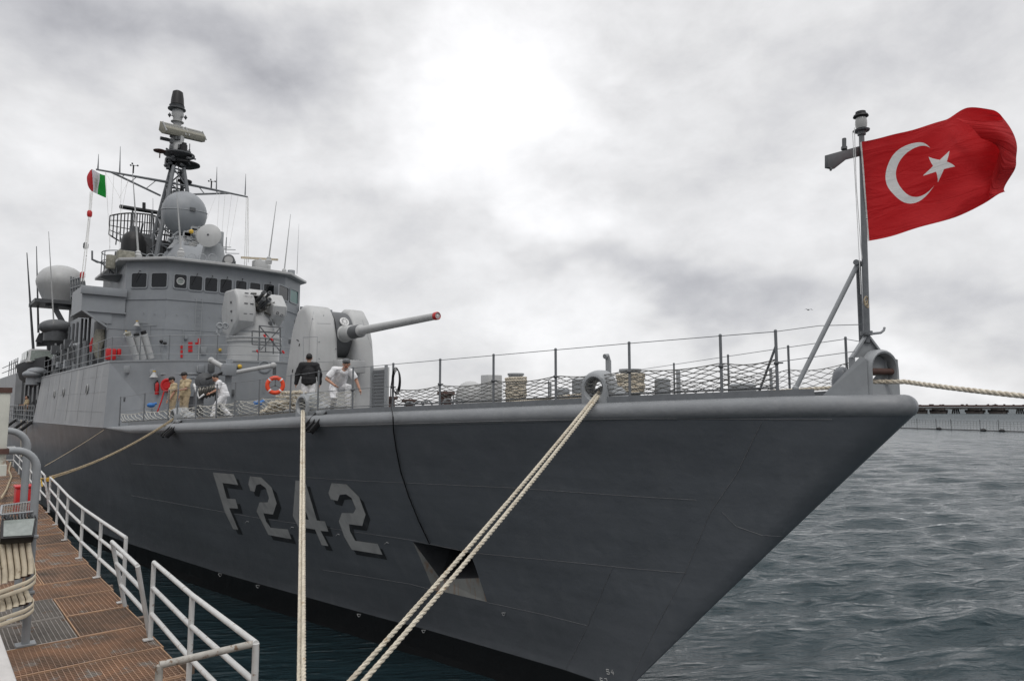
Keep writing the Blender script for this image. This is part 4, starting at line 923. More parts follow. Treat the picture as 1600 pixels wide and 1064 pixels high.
p, sg = wall_at(322, 569, SG1, .02); MB().tube([wall_at(252, 584.5, SG1, .04)[0], wall_at(316, 584, SG1, .04)[0]], .03, 8).build('wall_conduit', 'gpipe', deckhouse)
p, sg = wall_at(331, 575, SG1, .02); n = wn_(sg); MB().box(p, (.28, .12, .34)).build('junction_box', 'dgrey', deckhouse, bevel=.01)
for px, py in ((368, 574), (374, 573)):
    p, sg = wall_at(px, py, SG1, .1); MB().ball(p, .10, 10, 8).cyl(p, p + Vector((0, .12, 0)), .05, 8).build('alarm_bell', 'yellow' if px > 370 else 'dgrey', deckhouse)
# mooring winch (ribbed drum) ahead of the deckhouse
wc = P(322, 611, y=28.9); u = rt
wv = MB(); a = P(312, 613, y=28.8); b = P(345, 606, y=28.5)
wd = thing  # noqa
pf = []; Ld = (b - a).length
for k in range(26): pf.append(((.27 if k % 4 < 2 else .32) * (1 - .25 * k / 26), Ld * k / 25))
winch = wv.lathe(pf, a, (b - a), 22).build('winch_drum', 'steel', deckhouse)
MB().tube([P(303, 600, y=28.3), P(305, 606, y=28.2), P(311, 622, y=28.1), P(319, 616, y=28.1)], .045, 8).build('winch_handle', 'white', deckhouse)
MB().bar((a.x, a.y + .1, 6.6), (a.x, a.y + .1, a.z), .3, .3).bar((b.x, b.y + .1, 6.6), (b.x, b.y + .1, b.z), .2, .3).build('winch_foot', 'dgrey', deckhouse)
c = P(320, 596, y=28.6); MB().lathe([(.36, 0), (.36, .05), (.2, .10), (.18, .14), (.05, .18)], c, (-.3, -1, 0), 24).build('winch_brake_disc', 'dgrey', deckhouse)
# boom crane
jb = P(357, 578, y=27.6); 
MB().cyl((jb.x + .1, jb.y + .25, 6.7), jb + Vector((.1, .25, .45)), .13, 12).box(jb + Vector((.02, .1, .0)), (.5, .5, .45)).build('crane_post', 'grey', ship, bevel=.03)
cr_ = MB().cyl(jb, P(330, 563, y=28.2), .10, 12).ball(P(330, 563, y=28.2), .13, 10, 8).cyl(jb + Vector((.2, 0, -.1)), P(427, 571, y=26.8), .085, 12).ball(P(427, 571, y=26.8), .13, 10, 8).build('crane_boom', 'lgrey', ship)
hk = P(429, 572, y=26.8); MB().cyl(hk, hk + Vector((0, 0, -.35)), .07, 8).build('crane_hook', 'dgrey', cr_)
o = MB().tube(sagline(P(348, 582, y=27.6), P(322, 592, y=28.2), .02), .05, 6).build('crane_chain', 'black', cr_)
# life ring
lr = P(430, 602, x=9.7); lro = thing('life_ring', 'orange life ring with pale bands hung by the deckhouse', 'life ring', lr)
ax = -(lr - CAM).normalized(); ax.z = 0; ax.normalize(); u_ = ax.cross(Vector((0, 0, 1)))
MB().torus(lr, .27, .075, ax, 40, 12).build('ring', 'orange', lro)
mb = MB()
for k in range(4):
    a = pi / 4 + k * pi / 2; c = lr + (u_ * cos(a) + Vector((0, 0, 1)) * sin(a)) * .27; t_ = (-u_ * sin(a) + Vector((0, 0, 1)) * cos(a)); MB().cyl(c - t_ * .025, c + t_ * .025, .081, 12).build('reflective_band', 'white', lro)
mb = MB()
for k in range(3): a = pi / 2 + k * 2 * pi / 3; mb.cyl(lr, lr + (u_ * cos(a) + Vector((0, 0, 1)) * sin(a)) * .22, .012, 6)
mb.cyl(lr, lr - ax * .8, .03, 8); mb.build('ring_bracket', 'dgrey', lro)
# blue bundles on deck
for px, py, x in ((236, 633, 7.0), (403, 630, 8.4), (352, 650, 8)):
    c = P(px, py, x=x)
    if px != 352: o = MB().ball(c, .12, 10, 8, sc_=(1.3, 1, .8)).cyl(c, c + Vector((.2, 0, .08)), .05, 8).build('blue_hose_fitting', 'blue', None); tag(o, 'small blue plastic fitting on deck ' + ('left of the khaki sailors' if px == 236 else 'left of the life ring'), 'fitting')

# 01-deck guard rail
mb = MB(); pr_ = [(6.1, 54.5), (6.12, 48), (6.12, 41), (6.12, 33.5), (B1[0] + .02, B1[1] + .1), (C1[0], C1[1] + .1), (D1[0], D1[1] + .1), (2 * XC - C1[0], C1[1] + .1), (2 * XC - B1[0], B1[1] + .1)]
for h in (1.08, .68, .30): mb.tube([(x, y, Z1 + h) for x, y in pr_], .016, 6)
r01 = mb.build('guard_rail', 'gpipe', ship, label='guard rail round the deckhouse roof')
def along(pl, st):
    out_ = []
    for a, b in zip(pl, pl[1:]):
        a = Vector(a); b = Vector(b); k = max(1, round((b - a).length / st))
        for i in range(k): out_.append(a.lerp(b, i / k))
    return out_ + [Vector(pl[-1])]
for p in along(pr_, 1.5): o = inst(st0, 'stanchion', (p.x, p.y, Z1), r01); o.scale = (.9, .9, 1.08)

# bridge block -------------------------------------------------
ZR = 14.78
a_ = (7.76, 39.9); b_ = tuple(P(264, 406, z=ZR)[:2]); b_ = (9.35, 38.3)
c_ = (2 * XC - b_[0], b_[1]); d_ = (2 * XC - a_[0], a_[1])
print('bridge', proj((*a_, ZR)), proj((*b_, ZR)), proj((*c_, ZR)), proj((*d_, ZR)))
e_ = (7.05, 39.9)
blk = MB(); blk.slab(mirror([(7.05, 52), e_, a_, b_, (XC, b_[1] - .35)]), Z1, 12.6)
bridge_house = blk.build('bridge_house', 'grey', ship, smooth=0)
SG2 = [(e_, a_), (a_, b_), (b_, (XC, b_[1] - .35)), ((XC, b_[1] - .35), c_), (c_, d_)]
mb = MB(); mb.slab(mirror([(8.3, 47), (a_[0], a_[1] + .4), a_, b_, (XC, b_[1] - .35)]), 12.6, ZR - .05); bridge = mb.build('bridge', 'grey', ship, smooth=0)
rf = [(x, y) for x, y in ((7.5, 47.2), (7.35, 39.9), (9.2, 37.85), (XC, 37.5))]
mb = MB(); mb.slab(mirror(rf), ZR - .05, ZR + .10); mb.build('bridge_roof', 'lgrey', bridge, smooth=0, bevel=.03)
mb = MB()
for a, b, s in zip(SG2[1:], SG2[2:], (0, 1, 2)): pass
for s in SG2[1:]:
    n = wn_(s); A = Vector((*s[0], 0)) + n * .015; B = Vector((*s[1], 0)) + n * .015; mb.bar(A + Vector((0, 0, 12.72)), B + Vector((0, 0, 12.72)), .05, .05)
for s in SG2:
    n = wn_(s); A = Vector((*s[0], 0)) + n * .012; B = Vector((*s[1], 0)) + n * .012; mb.tube([A + Vector((0, 0, 11.15)), B + Vector((0, 0, 11.15))], .012, 5)
mb.build('wall_rib', 'grey', bridge_house)
def rrect(w_, h_, r, k=5):
    pts = []
    for cx_, cy_, a0 in ((w_ - r, h_ - r, 0), (-w_ + r, h_ - r, 90), (-w_ + r, -h_ + r, 180), (w_ - r, -h_ + r, 270)):
        for i in range(k + 1): a = radians(a0 + 90 * i / k); pts.append((cx_ + r * cos(a), cy_ + r * sin(a)))
    return pts
def window(pxc, pyt, pyb, pw, seg, glass='glass'):
    top = PW(pxc, pyt, *seg); bot = PW(pxc, pyb, *seg); l_ = PW(pxc - pw / 2, pyt, *seg); r_ = PW(pxc + pw / 2, pyt, *seg)
    n = wn_(seg); u = Vector((seg[1][0] - seg[0][0], seg[1][1] - seg[0][1], 0)).normalized(); c = (top + bot) / 2; w_ = (r_ - l_).length / 2; h_ = (top.z - bot.z) / 2
    out_ = rrect(w_ + .06, h_ + .06, .13); inn_ = rrect(w_, h_, .09)
    fr = MB(); k = len(out_); z3 = Vector((0, 0, 1))
    vs = [c + u * x + z3 * y + n * .002 for x, y in out_] + [c + u * x + z3 * y + n * .05 for x, y in out_] + [c + u * x + z3 * y + n * .05 for x, y in inn_] + [c + u * x + z3 * y + n * .004 for x, y in inn_]
    fr.add(vs, [(j * k + i, j * k + (i + 1) % k, (j + 1) * k + (i + 1) % k, (j + 1) * k + i) for j in range(3) for i in range(k)])
    f = fr.build('window_frame', 'grey', bridge, smooth=50); bmn = bmesh.new(); bmn.from_mesh(f.data); bmesh.ops.recalc_face_normals(bmn, faces=bmn.faces); bmn.to_mesh(f.data); bmn.free()
    g = MB(); g.add([c + u * x + z3 * y + n * .012 for x, y in inn_], [tuple(range(k))]); g.build('window_glass', glass, bridge, smooth=0)
    return c, u, n, w_, h_
Z2 = lambda x, y: (160 + x / 3.8, 380 + y / 3.8)
wins = [(221, 180, 263, 88, 1, 0), (340, 180, 262, 90, 1, 0), (463, 188, 268, 72, 2, 0), (554, 197, 280, 74, 2, 0), (645, 208, 287, 72, 2, 0), (733, 216, 298, 68, 2, 0), (822, 226, 300, 62, 3, 0), (905, 238, 305, 60, 3, 0), (987, 246, 312, 60, 3, 0), (1073, 258, 336, 56, 4, 0), (1135, 280, 355, 44, 4, 1)]
for i, (x, yt, yb, w_, si, gl) in enumerate(wins):
    px, pt_ = Z2(x, yt); _, pb = Z2(x, yb); c, u, n, ww_, hh_ = window(px, pt_, pb, w_ / 3.8, SG2[si], 'glassg' if gl else 'glass')
    if i == 2: MB().torus(c + n * .06, .17, .03, n, 24, 8).build('clear_view_screen', 'lgrey', bridge); MB().lathe([(.16, 0), (.001, .002)], c + n * .055, n, 20).build('clear_view_disc', 'floodglass', bridge)
    elif i in (0, 3, 4, 5, 6, 8): MB().tube([c + n * .12 + u * .05 + Vector((0, 0, hh_ + .12)), c + n * .10 - u * ww_ * .6 + Vector((0, 0, -.1))], .012, 5).tube([c + n * .02 + u * .05 + Vector((0, 0, hh_ + .12)), c + n * .14 + u * .05 + Vector((0, 0, hh_ + .12))], .02, 6).build('windscreen_wiper', 'black', bridge)
# bridge wings
for sx in (1, -1):
    X_ = (lambda x: x) if sx == 1 else (lambda x: 2 * XC - x)
    wx = [5.82, 7.9] ; fy = 39.75
    mb = MB(); mb.box(((X_(5.82) + X_(7.76)) / 2, fy + .04, 12.6), (1.94, .06, 1.28)); mb.box((X_(5.86), fy + 1.6, 12.6), (.06, 3.1, 1.28)); mb.box(((X_(5.82) + X_(7.8)) / 2, fy + 1.6, 11.98), (2.0, 3.2, .08))
    wg = mb.build('bridge_wing', 'grey', ship, smooth=0); MB().box(((X_(5.76) + X_(7.76)) / 2, fy - .08, 13.0), (2.05, .16, .40)).build('wing_wind_deflector', 'grey', wg, bevel=.02)
    MB().bar((X_(5.85), fy, 12.0), (X_(7.0), fy, 11.2), .10, .10).build('wing_bracket', 'grey', wg)
    MB().prism([(X_(5.9), fy + .1, 11.95), (X_(7.2), fy + .1, 11.95), (X_(7.2), fy + .1, 11.4), (X_(6.9), fy + .1, 11.4)], (0, .06, 0)).build('wing_knee', 'grey', wg)
# dark recess under the wing, doors, rescue nets
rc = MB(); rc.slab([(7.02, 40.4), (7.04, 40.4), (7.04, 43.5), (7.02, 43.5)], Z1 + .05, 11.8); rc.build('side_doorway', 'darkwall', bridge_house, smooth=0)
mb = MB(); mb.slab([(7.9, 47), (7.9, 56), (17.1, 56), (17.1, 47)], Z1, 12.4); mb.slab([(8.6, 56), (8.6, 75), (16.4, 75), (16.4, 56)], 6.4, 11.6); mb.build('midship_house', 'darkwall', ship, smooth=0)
# fittings on the bridge-house front
lampw(218, 508, SG2, bridge_house); lampw(200, 522, SG2, bridge_house, .8)
# decoy launcher tubes (three pale tubes) on deck 01
for k, (x0, y0, x1, y1) in enumerate(((201, 524, 214, 562), (214, 526, 224, 561), (225, 522, 236, 560))):
    p0 = P(x0, y0, y=37.9 + .1 * k); p1 = P(x1, y1, y=38.3); d = (p0 - p1).normalized()
    t_ = MB().cyl(p1, p0, .16, 14).cyl(p1 + d * .3, p1 + d * .34, .18, 14).build('decoy_tube', 'lgrey', bridge_house); MB().cyl(p0, p0 + d * .16, .13, 14).build('decoy_tube_cap', 'tarp' if k == 0 else 'black', bridge_house)
# fixed ladder
L0 = PW(306, 468, *SG2[2], .12); L1 = PW(315.5, 468, *SG2[2], .12); mb = MB(); zt, zb2 = L0.z, PW(306, 523, *SG2[2]).z
for q in (L0, L1): mb.tube([(q.x, q.y, zb2), (q.x, q.y, zt), (q.x, q.y + .12, zt + .02)], .018, 6)
for k in range(9): z = zb2 + .12 + k * (zt - zb2 - .2) / 8; mb.cyl((L0.x, L0.y, z), (L1.x, L1.y, z), .012, 6)
mb.build('wall_ladder', 'gpipe', bridge_house)
# red instruction board, flags and hooks
def board(x0, y0, x1, y1, seg, m_, off=.03, name='notice_board', par=None):
    A = PW(x0, y0, *seg, off); B = PW(x1, y0, *seg, off); C_ = PW(x0, y1, *seg); u = (B - A); return MB().prism([A, B, B - Vector((0, 0, A.z - C_.z)), A - Vector((0, 0, A.z - C_.z))], wn_(seg) * -.02).build(name, m_, par or bridge_house, smooth=0)
for k in range(3): board(294, 534.5 + k * 5.6, 300.7, 538.8 + k * 5.6, SG2[2], 'red')
for k in range(3): board(282, 540 + k * 7, 285.5, 545 + k * 7, SG2[2], 'red')
board(305, 535, 309, 539, SG2[2], 'red'); board(309, 529, 313, 538, SG2[2], 'red')
mb = MB(); p = PW(311, 529, *SG2[2], .1); mb.cyl((p.x, p.y, Z1), p, .02, 6); mb.build('valve_spindle', 'lgrey', bridge_house)
mb = MB()
for k in range(13):
    q = PW(225 + k * 17, 489.5 + k * .9, *(SG2[1] if 225 + k * 17 < 266 else SG2[2]), .0); n = wn_(SG2[1] if 225 + k * 17 < 266 else SG2[2]); mb.tube([q, q + n * .10 + Vector((0, 0, -.02))], .014, 5)
mb.build('wall_hook', 'gpipe', bridge_house)
for px, py in ((254, 534), (260, 537), (343, 547)):
    p = PW(px, py, *SG2[2 if px > 266 else 1], .12); MB().ball(p, .09, 10, 8).cyl(p, p + Vector((0, .12, 0)), .04, 8).build('hydrant_valve', 'yellow' if px == 343 else 'black', bridge_house)
# small fittings that crowd the wall above deck 01 and the deckhouse front
rs = random.Random(21)
for k in range(22):
    px = rs.choice([rs.uniform(206, 262), rs.uniform(268, 340), rs.uniform(440, 465)]); py = rs.uniform(500, 556); sg = SG2[1] if px < 264 else (SG2[2] if px < 345 else SG2[3]); p = PW(px, py, *sg, .06); s_ = rs.uniform(.10, .28)
    if k % 3 == 0: MB().box(p, (s_, .12, s_ * 1.3)).build('junction_box', rs.choice(['grey', 'gpipe', 'dgrey']), bridge_house, bevel=.01)
    elif k % 3 == 1: q = PW(px, py + rs.uniform(12, 40), *sg, .06); MB().tube([p, q], .02, 6).build('wall_pipe', rs.choice(['gpipe', 'grey']), bridge_house)
    else: q = PW(px + rs.uniform(8, 22), py + rs.uniform(-1, 1), *(SG2[1] if px < 240 else sg), .05); MB().tube([p, q], .016, 6).build('wall_pipe', 'gpipe', bridge_house)
for k in range(14):
    px = rs.uniform(182, 420); py = rs.uniform(572, 640); p, sg = wall_at(px, py, SG1, .05); s_ = rs.uniform(.10, .26)
    if k % 2: MB().box(p, (s_, .12, s_ * 1.4)).build('junction_box', rs.choice(['grey', 'gpipe', 'dgrey']), deckhouse, bevel=.01)
    else: q, _ = wall_at(px, py + rs.uniform(10, 30), SG1, .05); MB().tube([p, q], .02, 6).build('wall_pipe', 'gpipe', deckhouse)
# things along the 01-deck passage under the wing
for (x0, y0, x1, y1, m_, nm_) in ((165, 545, 182, 562, 'red', 'fire_hose_box'), (183, 545, 190, 556, 'red', 'fire_extinguisher')):
    a = P(x0, y1, y=39.4); b = P(x1, y0, y=39.4); MB().box(((a.x + b.x) / 2, 39.5, (a.z + b.z) / 2), (b.x - a.x, .3, b.z - a.z)).build(nm_, m_, bridge_house, bevel=.06)
a = P(146, 530, y=41); MB().tube([P(147, 528, y=41), P(144, 540, y=41), P(142, 550, y=41)], [.10, .14, .05], 8).build('fire_hose', 'red', bridge_house)
a = P(155, 545, y=40.6); MB().tube([P(157, 515, y=40.6), P(156, 530, y=40.6), P(152, 545, y=40.6), P(154, 560, y=40.6)], [.22, .30, .24, .12], 10).build('scramble_net', 'tarp', bridge_house)
mb = MB(); 
for k, (px, y) in enumerate(((125, 43), (131, 43), (137, 42.5), (118, 45), (112, 46), (106, 48))): q = P(px, 560, y=y); MB().cyl((q.x, q.y, Z1), (q.x, q.y, 11.9), .06, 8).build('passage_pillar', 'dgrey', bridge_house)
for k in range(3): a = P(119 + 7 * k, 560, y=45 - k); MB().cyl((a.x, a.y, Z1), (a.x, a.y, Z1 + 1.5), .17, 12).ball((a.x, a.y, Z1 + 1.5), .17, 12, 8).build('gas_bottle', 'gpipe', bridge_house)
# ---------------------------------------------------------------- gun turret
GX, GY, GZ = XC, 25.4, zd(25.4)
tz = GZ + .12
tur = MB(); tur.lathe([(2.0, 0), (2.0, .14), (1.9, .16)], (GX, GY + .2, GZ), seg=40); turret = tur.build('gun_turret', 'lgrey', ship)
# housing: hollowed plan with two rounded cheeks either side of the slot
def cheek(x0, x1, side):
    prof = [(24.2, tz), (24.23, 8.6), (24.33, 9.8), (24.62, 10.65), (25.05, 11.08), (25.5, 11.15), (26.05, 10.98), (26.5, 10.2), (27.1, tz)]
    m = MB(); m.prism([(x0, y, z) for y, z in prof], (x1 - x0, 0, 0)); return m
bodyp = MB()
import copy
def taper(mb):
    for i, (x, y, z) in enumerate(mb.v):
        k = 1 - max(0, (z - tz)) / 4.4 * .10; mb.v[i] = (XC + (x - XC) * k, 25.6 + (y - 25.6) * k, z)
    return mb
def rounded(mb, off, seg):
    me = bpy.data.meshes.new('t'); me.from_pydata(mb.v, [], mb.f); bm = bmesh.new(); bm.from_mesh(me); bmesh.ops.remove_doubles(bm, verts=bm.verts, dist=1e-5)
    bmesh.ops.recalc_face_normals(bm, faces=bm.faces); es = [e for e in bm.edges if e.calc_face_angle(0) > radians(60)]
    bmesh.ops.bevel(bm, geom=es, offset=off, segments=seg, profile=.5, affect='EDGES', clamp_overlap=True)
    o = MB(); bm.verts.index_update(); o.add([tuple(v.co) for v in bm.verts], [tuple(v.index for v in f.verts) for f in bm.faces]); bm.free(); bpy.data.meshes.remove(me); return o
for nm_, x0, x1 in (('turret_cheek', 10.95, 12.16), ('turret_cheek', 12.84, 13.82)):
    m = taper(cheek(x0, x1, 0)); rounded(m, .24, 6).build(nm_, 'lgrey', turret, smooth=40)
m = MB(); m.prism([(12.0, y, z) for y, z in [(24.75, tz), (24.75, 8.9), (25.2, 9.2), (25.5, 10.6), (26.5, 10.7), (27.0, tz)]], (1.0, 0, 0)); m.build('turret_back_casing', 'lgrey', turret)
m = MB(); m.prism([(12.04, y, z) for y, z in [(24.3, tz), (24.35, 8.9), (24.9, 9.1), (24.9, tz)]], (.92, 0, 0)); m.build('turret_front_plate', 'lgrey', turret, bevel=.04)
MB().box((12.47, 24.15, 8.7), (1.10, .75, .50)).build('access_cover', 'lgrey', turret, bevel=.05)
mb = MB()
for k in range(5): mb.ball((12.05 + k * .21, 23.80, 8.88), .022, 8, 6); mb.ball((12.05 + k * .21, 24.0, 8.97), .02, 8, 6)
mb.build('cover_bolt', 'dgrey', turret)
MB().lathe([(.98, -.36), (.98, .36)], (XC, 25.52, 10.0), (1, 0, 0), 40).build('gun_cradle_shield', 'dgrey', turret)
mb = MB(); mb.torus((12.50, 24.62, 10.50), .16, .04, (0, -1, .5), 20, 8)
for k in range(4): a = k * pi / 4; mb.cyl(Vector((12.50, 24.60, 10.50)) + Vector((cos(a), sin(a) * .5, sin(a))) * .15, Vector((12.50, 24.60, 10.50)) - Vector((cos(a), sin(a) * .5, sin(a))) * .15, .025, 6)
mb.build('slot_casting', 'white', turret)
gb = MB(); gd_ = Vector((0, -1, .012)).normalized(); g0_ = Vector((XC, 24.6, 10.02))
gb.lathe([(.34, -.3), (.34, .05), (.30, .08), (.29, .62), (.25, .66), (.24, 1.35), (.22, 1.38), (.165, 1.42), (.14, 3.5), (.118, 6.25), (.125, 6.27), (.125, 6.42), (.11, 6.43)], g0_, gd_, 28)
brl_ = gb.build('gun_barrel', 'lgrey', turret, smooth=30)
MB().lathe([(.252, .70), (.252, 1.33), (.24, 1.34)], g0_, gd_, 28).build('barrel_sleeve', 'dgrey', turret)
e = g0_ + gd_ * 6.43; MB().lathe([(.132, -.12), (.132, .0), (.11, .03), (.10, -.005), (.02, -.01)], e, gd_, 24).build('muzzle_cover', 'red', turret); MB().lathe([(.04, 0), (.04, .012), (.01, .014)], e, gd_, 5).build('muzzle_boss', 'white', turret)
# door outline and small grab bars on the starboard cheek
def tside(px, py):  # starboard/front of the cheek by ray
    return P(px, py, x=10.9)
cheek_objs = [o for o in turret.children if o.name.startswith('turret_cheek')]
bm_ = bmesh.new(); tv = []; tf = []
for o in cheek_objs:
    k = len(tv); mw = WL[o.name]; tv += [v.co + mw for v in o.data.vertices]; tf += [[i + k for i in p.vertices] for p in o.data.polygons]
bm_.free(); TB = BVHTree.FromPolygons(tv, tf)
def on_t(px, py, off=.01):
    r = ray(px, py).normalized(); h = TB.ray_cast(CAM, r); 
    return None if h[0] is None else h[0] + (h[1] if h[1].dot(r) < 0 else -h[1]) * off
def tline(nm_, pts, r, m_):
    q = []
    for a, b in zip(pts, pts[1:]):
        for i in range(9): h = on_t(a[0] + (b[0] - a[0]) * i / 8, a[1] + (b[1] - a[1]) * i / 8, off=r * .4); 
        q += [h for h in (on_t(a[0] + (b[0] - a[0]) * i / 8, a[1] + (b[1] - a[1]) * i / 8, off=r * .4) for i in range(9)) if h]
    if len(q) > 1: MB().tube(q, r, 5).build(nm_, m_, turret)
tline('panel_seam', [(474, 598), (474, 527), (496, 526), (494, 600)], .007, 'grey'); tline('panel_seam', [(476, 505), (530, 506)], .006, 'grey'); tline('panel_seam', [(490, 487), (484, 520), (481, 600)], .006, 'grey'); tline('panel_seam', [(482, 565), (528, 566)], .006, 'grey'); tline('panel_seam', [(566, 500), (586, 560)], .006, 'grey')
for q_ in ((498, 534), (498, 560), (498, 588), (535 - 9, 520), (524, 545), (524, 590), (488, 498), (505, 493)): tline('panel_bolt', [q_, (q_[0] + 1.2, q_[1] + .4)], .022, 'grey')
for a, b in (((464, 531), (467, 532.5)), ((468.5, 537), (467.5, 541)), ((458, 577), (457, 582)), ((532, 556), (533, 556))): tline('grab_bar', [a, b], .02, 'black')

# ---------------------------------------------------------------- close-in gun on deck 01
cx, cy = XC, 34.3
cg = MB(); cg.lathe([(1.22, 0), (1.22, 1.25), (1.30, 1.27), (1.31, 1.34), (1.24, 1.38), (1.31, 1.45), (1.31, 1.52), (1.18, 1.55), (1.16, 1.9)], (cx, cy, Z1), seg=48)
ciws = cg.build('close_in_gun', 'lgrey', ship)
pf = [(cy - 1.2 * cos(radians(a)), 10.6 + 1.42 * sin(radians(a))) for a in range(0, 181, 15)]
m = MB(); m.prism([(cx - 1.0, y, z) for y, z in pf], (2.0, 0, 0)); rounded(m, .0001, 1)
vs_ = []
mb = MB(); prof = [(1.20, 0), (1.18, .5), (1.06, .95), (.85, 1.25), (.45, 1.42), (.02, 1.46)]; mb.lathe(prof, (cx, cy, Z1 + 1.5), seg=40); mb.build('gun_base_dome', 'lgrey', ciws, smooth=50)
n_ = Vector((-.30, -.95, 0)).normalized()
dc = P(412, 513, y=33.05)
MB().torus(Vector((cx, cy, Z1 + 1.75)) + Vector((0, 0, 0)), 1.19, .035, (0, 0, 1), 40, 6).build('base_ring', 'gpipe', ciws)
R1 = Vector((cx, cy, 10.9)); arch = [R1 + rt * (1.16 * cos(radians(a))) * 1.0 + Vector((0, 0, 1.05 * sin(radians(a)))) - Vector((fw.x, fw.y, 0)) * .55 for a in range(0, 181, 10)]
MB().tube(arch, .035, 6).build('arch_rib', 'gpipe', ciws)
MB().torus(P(411, 501, y=33.3), .14, .03, (-.4, -.9, .3), 18, 6).build('round_vent', 'dgrey', ciws)
MB().box(P(424, 505, y=33.2), (.3, .1, .12)).build('maker_plate', 'dgrey', ciws)
def hous(x0, x1, top, bot, nm_):
    pr2 = [(32.95, bot + .75), (32.85, bot + 1.2), (33.05, top - .45), (33.5, top), (34.9, top + .05), (35.3, top - .9), (35.0, bot + .3), (34.0, bot)]
    m = MB(); m.prism([(x0, y, z) for y, z in pr2], (x1 - x0, 0, 0)); return rounded(m, .13, 4).build(nm_, 'lgrey', ciws, smooth=40)
hL = hous(11.15, 12.05, 12.85, 10.5, 'ammunition_housing'); hR = hous(12.85, 13.6, 12.75, 10.9, 'ammunition_housing')
MB().prism([(11.9, y, z) for y, z in [(33.9, 11.6), (33.9, 12.6), (34.3, 12.85), (35.2, 12.85), (35.3, 11.6)]], (1.1, 0, 0)).build('gun_back_housing', 'darkwall', ciws, bevel=.05)
MB().prism([(12.0, y, z) for y, z in [(33.6, 12.60), (33.6, 12.68), (33.9, 12.98), (34.9, 13.0), (34.9, 12.85)]], (.85, 0, 0)).build('gun_hood', 'lgrey', ciws, bevel=.04)
mb = MB(); rs = random.Random(8)
for k in range(4):
    a = Vector((12.28 + .28 * (k % 2), 33.6, 12.05 + .32 * (k // 2))); b = a + Vector((-.05, -1.15, .28)); mb.cyl(a, b, .065, 10).cyl(b - (b - a) * .18, b, .10, 10)
mb.build('gun_barrel', 'dgrey', ciws)
mb = MB()
for k in range(12): a = Vector((12.1 + rs.random() * .72, 33.3 + rs.random() * .4, 11.8 + rs.random() * .9)); mb.cyl(a, a + Vector((rs.uniform(-.3, .3), rs.uniform(-.5, .1), rs.uniform(-.25, .3))), rs.uniform(.03, .07), 7)
mb.build('gun_mechanism', 'steel', ciws)
mb = MB()
for k in range(3):
    for dx in (.0, .28): mb.box((11.52 + dx + .12 * k / 3, 32.92 + .06 * k, 11.6 + .5 * k), (.16, .10, .05))
for k in range(2): mb.torus((13.08 + .22 * k, 32.86, 11.75 - .1 * k), .06, .02, (0, 1, 0), 12, 6)
for k in range(3): mb.box((11.13, 33.6 + .1 * k, 11.3 + .45 * k), (.05, .12, .09))
mb.build('housing_latch', 'dgrey', ciws)
for px, py in ((343.5, 509), (352, 509)): c = P(px, py, y=33.5); MB().torus(c, .12, .045, (-.3, -1, 0), 16, 8).cyl(c, c + Vector((0, .25, 0)), .11, 12).build('sight_ring', 'gpipe', ciws)
MB().tube([P(343, 511, y=33.6), P(339, 520, y=33.6), P(342, 524, y=33.6)], .06, 8).build('sight_arm', 'gpipe', ciws)
# maintenance platform of square tubes in front
mb = MB(); q = lambda x, y, yy=32.2: P(x, y, y=yy)
for a, b in (((405, 509), (438, 512)), ((405, 509), (406, 548)), ((438, 512), (438, 552)), ((405, 509), (437, 548)), ((438, 512), (408, 546)), ((394, 517), (394, 538)), ((394, 517), (438, 520)), ((394, 538), (440, 541)), ((394, 549), (440, 551)), ((415, 522), (415, 550)), ((427, 530), (427, 553))): mb.cyl(q(*a), q(*b), .028, 6)
for a, b in (((438, 512), (442, 511)), ((438, 552), (442, 550))): mb.cyl(q(*a), q(b[0], b[1], 33), .028, 6)
mb.build('work_cage', 'dgrey', ciws)
for px, py in ((412, 523), (423, 528), (401, 547), (441, 548)): c = q(px, py, 32.1); MB().cyl(c, c + Vector((.1, 0, -.12)), .05, 8).build('red_tag', 'red', ciws)

# ---------------------------------------------------------------- fore mast, radars and aerials
MX, MY = XC, 50.0
cone = MB(); cone.add([(10.6, 42.5, ZR + .08), (14.4, 42.5, ZR + .08), (14.4, 49.5, ZR + .08), (10.6, 49.5, ZR + .08), (11.6, 44.5, 17.3), (13.4, 44.5, 17.3), (13.4, 48.6, 17.3), (11.6, 48.6, 17.3)], [(0, 1, 5, 4), (1, 2, 6, 5), (2, 3, 7, 6), (3, 0, 4, 7), (4, 5, 6, 7), (3, 2, 1, 0)])
ped = cone.build('director_pedestal', 'grey', ship, smooth=0, bevel=.03)
mast_root = MB(); legs = [(Vector((MX + sx * 1.75, MY + sy * 1.6 + .2, 14.0)), Vector((MX + sx * .32, MY + sy * .35, 23.6))) for sx in (-1, 1) for sy in (-1, 1)]
for a, b in legs: mast_root.tube([a, b], [.17, .12], 10)
mast = mast_root.build('fore_mast', 'rail', ship)
mb = MB(); lv = 7
for k in range(lv + 1):
    t = .18 + .80 * k / lv; q = [legs[i][0].lerp(legs[i][1], t) for i in (0, 1, 3, 2)]; t2 = .18 + .80 * min(lv, k + 1) / lv; q2 = [legs[i][0].lerp(legs[i][1], t2) for i in (0, 1, 3, 2)]
    for i in range(4):
        mb.cyl(q[i], q[(i + 1) % 4], .06, 6)
        if k < lv: mb.cyl(q[i], q2[(i + 1) % 4], .05, 6)
mb.build('lattice_brace', 'rail', mast)
MB().prism([(MX - .25, MY - .6, 15), (MX + .25, MY - .6, 15), (MX + .2, MY - .1, 22), (MX - .2, MY - .1, 22)], (0, .5, 0)).build('mast_trunk', 'rail', mast)
mb = MB(); rs = random.Random(9)
